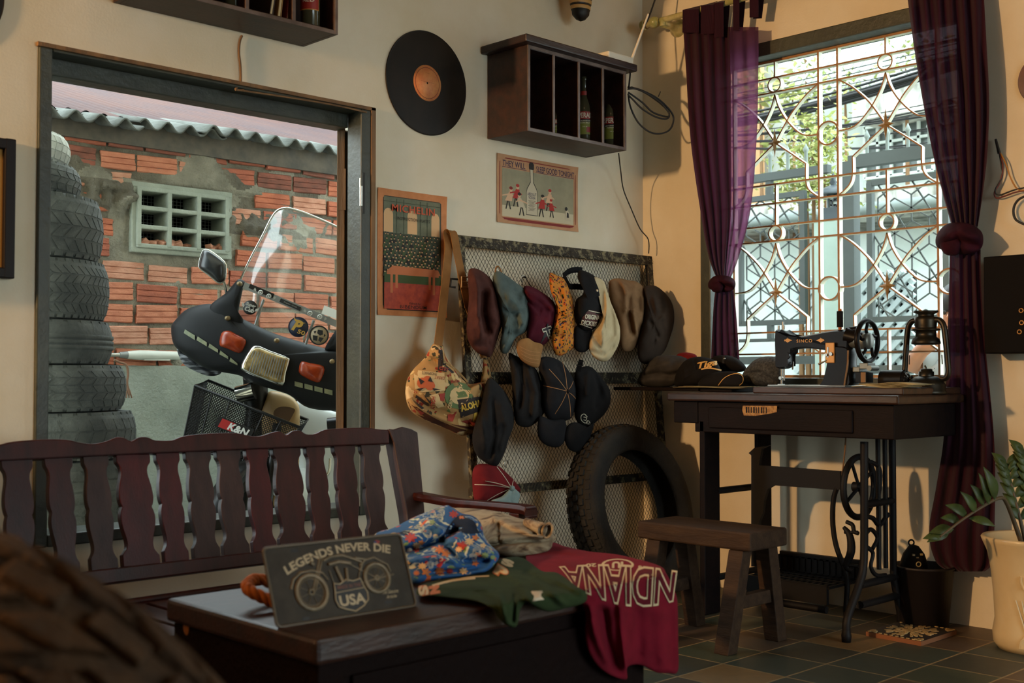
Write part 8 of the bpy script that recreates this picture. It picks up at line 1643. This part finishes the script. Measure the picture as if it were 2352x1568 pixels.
m = MB(); dr_ = (BT[1] - BT[0]).normalized(); dn_ = (BT[0] - BT[3]); dn_ = (dn_ - dr_ * dn_.dot(dr_)).normalized(); c = FQ(.46, .44) - fh * .008; M = mtx(c, dr_, dn_, dr_.cross(dn_)); m.poly([M @ V((a, b, -.001)) for a, b in ((-.075, -.022), (.07, -.022), (.075, .022), (-.07, .022))], 0); m.poly([M @ V((a, b, 0)) for a, b in ((-.06, -.018), (-.005, -.018), (.0, .018), (-.055, .018))], 2); put(m, fit_text('K&N', .085, .03, bold=.04, shear=.2), M @ Matrix.Translation((.018, 0, .0012)), 1); mat('sticker_red', 'a3201c', .5); m.build('sticker', ['sticker_black', 'sticker_white', 'sticker_red'], bs)
# ---- unseen slab added over the alley to keep it in shade
m = MB(); m.bb((-5, WT, 2.86), (1.2, .95, 2.92)); struct(m, 'alley_shade_slab', 'fibre_edge')
# ---- person sitting outside behind the right curtain
mat('skin', 'a8775a', .6, c2='9c6c50', sc=6); print_cloth('grey_floral', '8f979c', [('3c434b', 40, .34), ('b7bcbd', 34, .3)]); mat('hair_black', '15110f', .5); mat('trousers', '2a2c33', .85)
def skin(name, J, E, rad, matn, parent, sub=2):
    me = bpy.data.meshes.new(name); T = WM[parent.name].inverted(); me.from_pydata([tuple(T @ V(p)) for p in J], E, []); o = bpy.data.objects.new(name, me); COL.objects.link(o); o.parent = parent; WM[o.name] = WM[parent.name]
    md = o.modifiers.new('skin', 'SKIN'); md.use_smooth_shade = True
    for i, r in enumerate(rad): me.skin_vertices[0].data[i].radius = (r, r) if not isinstance(r, tuple) else r
    me.skin_vertices[0].data[0].use_root = True; me.materials.append(MAT[matn]); u = o.modifiers.new('s', 'SUBSURF'); u.levels = u.render_levels = sub; return o
ex = pX(2092, 838, .62); sh = pX(2168, 806, .66); hp = pX(2205, 905, .78); PX_ = .74
pc_ = pX(2215, 905, PX_); px0, py0 = PX_, pc_.y
ps = thing('person', 'person in a grey patterned shirt seated outside behind the right curtain, one bent arm showing', 'person', (px0, py0, 0))
Hh = 1.02
J = [(px0, py0, .5), (px0, py0, .66), (px0, py0, .8), (px0 - .01, py0, .90), (px0 - .015, py0, .955), (px0 - .02, py0, 1.01), (px0 - .025, py0, 1.08), (px0 - .02, py0, 1.14),
     (px0 - .02, py0 + .13, .87), tuple(ex), (ex.x - .10, ex.y - .10, ex.z + .06), (ex.x - .13, ex.y - .17, ex.z + .085),
     (px0 - .0, py0 - .16, .87), (px0 - .06, py0 - .24, .68), (px0 - .2, py0 - .12, .62), (px0 - .27, py0 - .06, .62),
     (px0, py0 + .09, .48), (px0 - .30, py0 + .12, .48), (px0 - .32, py0 + .12, .06), (px0 - .44, py0 + .13, .03), (px0, py0 - .09, .48), (px0 - .30, py0 - .12, .48), (px0 - .32, py0 - .12, .06), (px0 - .44, py0 - .13, .03)]
E = [(0, 1), (1, 2), (2, 3), (3, 4), (4, 5), (5, 6), (6, 7), (3, 8), (8, 9), (9, 10), (10, 11), (3, 12), (12, 13), (13, 14), (14, 15), (0, 16), (16, 17), (17, 18), (18, 19), (0, 20), (20, 21), (21, 22), (22, 23)]
RD_ = [.13, .115, .125, .07, .045, .06, .085, .07, .05, .036, .030, .026, .05, .038, .03, .028, .09, .065, .042, .035, .09, .065, .042, .035]
J = [V(p) for p in J]; k = len(J)
for wi, dirv, sd_ in ((11, V((-.45, -.85, .25)), V((.2, 0, 1))), (15, V((-.8, .5, .05)), V((.3, .6, .3)))):
    dirv.normalize(); w0 = J[wi]; J.append(w0 + dirv * .045); RD_.append(.026); E.append((wi, len(J) - 1)); pi = len(J) - 1
    s_ = dirv.cross(V((0, 0, 1))).normalized(); u_ = s_.cross(dirv)
    for f, (of, ln_) in enumerate(((-.026, .062), (-.009, .072), (.009, .068), (.026, .054))):
        q = w0 + dirv * .085 + u_ * of; J.append(q); RD_.append(.0095); E.append((pi, len(J) - 1)); J.append(q + dirv * ln_ * .55 - s_ * .012); RD_.append(.009); E.append((len(J) - 2, len(J) - 1)); J.append(q + dirv * ln_ * .9 - s_ * .035); RD_.append(.0075); E.append((len(J) - 2, len(J) - 1))
    J.append(w0 + dirv * .05 + u_ * .035 - s_ * .02); RD_.append(.0105); E.append((pi, len(J) - 1)); J.append(w0 + dirv * .085 + u_ * .045 - s_ * .035); RD_.append(.009); E.append((len(J) - 2, len(J) - 1))
skin('body', J, E, RD_, 'skin', ps)
m = MB(); rg = []
for z, rx, ry in ((.49, .15, .17), (.6, .138, .165), (.75, .138, .178), (.85, .115, .18), (.895, .085, .12), (.925, .06, .075)): rg.append([V((px0 - .005 + rx * math.cos(a / 20 * 6.283), py0 + ry * math.sin(a / 20 * 6.283), z)) for a in range(20)])
m.loft(rg, False, False, True)
for a_, b_, r0, r1 in ((J[8] + V((0, -.04, 0)), J[8].lerp(J[9], .62), .064, .056), (J[12] + V((0, .04, 0)), J[12].lerp(J[13], .6), .062, .055)): m.tube([a_, a_.lerp(b_, .5), b_], [r0, (r0 + r1) / 2, r1], 16, cap=False)
m.build('shirt', 'grey_floral', ps, solid=.002)
m = MB()
for s_ in (1, -1): m.tube([(px0 + .02, py0 + s_ * .08, .5), (px0 - .3, py0 + s_ * .12, .485), (px0 - .345, py0 + s_ * .12, .42), (px0 - .33, py0 + s_ * .12, .1)], [.11, .085, .075, .058], 16)
m.build('trousers', 'trousers', ps)
hc = V((px0 - .02, py0, 1.075)); m = MB(); rg = []
for k in range(9): a = k / 8 * math.pi * .62; rg.append([hc + V((.012 + .098 * math.sin(a) * math.cos(b / 20 * 6.283), .092 * math.sin(a) * math.sin(b / 20 * 6.283), .112 * math.cos(a) + .01 + .03 * (math.cos(b / 20 * 6.283) < -.3) * (k / 8))) for b in range(20)])
m.loft(rg, True, False, True); m.build('hair', 'hair_black', ps)
m = MB()
for s_ in (-1, 1): m.lathe([(0, .004), (.007, .003), (.009, 0)], mtx(hc + V((-.082, s_ * .03, -.005)), (0, 1, 0), (0, 0, 1), (-1, 0, 0)), 10)
m.build('eyes', 'hair_black', ps)
m = MB(); m.tube(crom([hc + V((-.08, 0, .005)), hc + V((-.098, 0, -.018)), hc + V((-.103, 0, -.03)), hc + V((-.084, 0, -.037))], 3), [.007, .008, .009, .010, .011, .012, .012, .011, .009, .006], 8)
for s_ in (-1, 1): m.tube([hc + V((.0, s_ * .082, -.03)), hc + V((.004, s_ * .092, -.005)), hc + V((.0, s_ * .084, .018))], [.008, .012, .008], 8)
m.build('nose_and_ears', 'skin', ps); mat('lips', '7d4438', .6); m = MB(); m.tube([hc + V((-.075, -.024, -.06)), hc + V((-.083, 0, -.058)), hc + V((-.075, .024, -.06))], [.003, .006, .003], 8); m.build('lips', 'lips', ps)
t = thing('low_stool', 'low stool outside under the seated person', 'stool', (px0, py0, 0)); m = MB(); m.bb((px0 - .16, py0 - .16, .33), (px0 + .16, py0 + .16, .365)); m.build('seat', 'stool_wood', t)
for a in (-1, 1):
    for b in (-1, 1): m = MB(); m.bb((px0 + a * .13 - .018, py0 + b * .13 - .018, -.02), (px0 + a * .13 + .018, py0 + b * .13 + .018, .33)); m.build('leg', 'stool_wood', t)
SKY, LA, LB, SUNE, EXPO = 8.5, 620, 4, 0.3, 0.0
# ================================================================ light
w = bpy.data.worlds.new('sky'); SC.world = w; w.use_nodes = True
bg = w.node_tree.nodes['Background']; bg.inputs[0].default_value = (0.77, 0.92, 0.95, 1); bg.inputs[1].default_value = SKY
def lamp(name, loc, power, col, r=.06):
    l = bpy.data.lights.new(name, 'POINT'); l.energy = power; l.color = col; l.shadow_soft_size = r; o = bpy.data.objects.new(name, l); COL.objects.link(o); o.location = loc; return o
WARM = (1.0, 0.60, 0.28)
lamp('wall_lamp', (-5.6, -.36, 1.9), LA, WARM, .08); lamp('ceiling_lamp', (-1.9, -1.3, 2.7), LB, WARM)
def portal(name, c, sx, sy, rot):
    l = bpy.data.lights.new(name, 'AREA'); l.shape = 'RECTANGLE'; l.size = sx; l.size_y = sy; l.cycles.is_portal = True
    o = bpy.data.objects.new(name, l); COL.objects.link(o); o.location = c; o.rotation_euler = rot
portal('portal_window', (WT + .02, (wyL + wyR) / 2, (wzB + wzT) / 2), wzT - wzB, wyL - wyR, (0, R(90), 0))
portal('portal_window', ((oxL + oxR) / 2, WT + .02, (ozB + ozT) / 2), oxR - oxL, ozT - ozB, (R(-90), 0, 0))
portal('portal_added_door', ((dx0 + dx1) / 2, Y0 - WT - .02, dzt / 2), dx1 - dx0, dzt, (R(90), 0, 0))
sun = bpy.data.lights.new('sun', 'SUN'); sun.energy = SUNE; sun.angle = R(8); sun.color = (1, .95, .86); so = bpy.data.objects.new('sun', sun); COL.objects.link(so)
so.rotation_euler = V((0.6, -0.25, -1.0)).to_track_quat('-Z', 'Y').to_euler()
vs = SC.view_settings; SC.display_settings.display_device = 'sRGB'; vs.view_transform = 'Standard'; vs.look = 'None'; vs.exposure = EXPO; vs.gamma = 1.0; vs.use_curve_mapping = False
cy = SC.cycles; cy.max_bounces = 8; cy.diffuse_bounces = 5; cy.glossy_bounces = 3; cy.transmission_bounces = 6; cy.transparent_max_bounces = 8; cy.sample_clamp_indirect = 4; cy.use_denoising = True
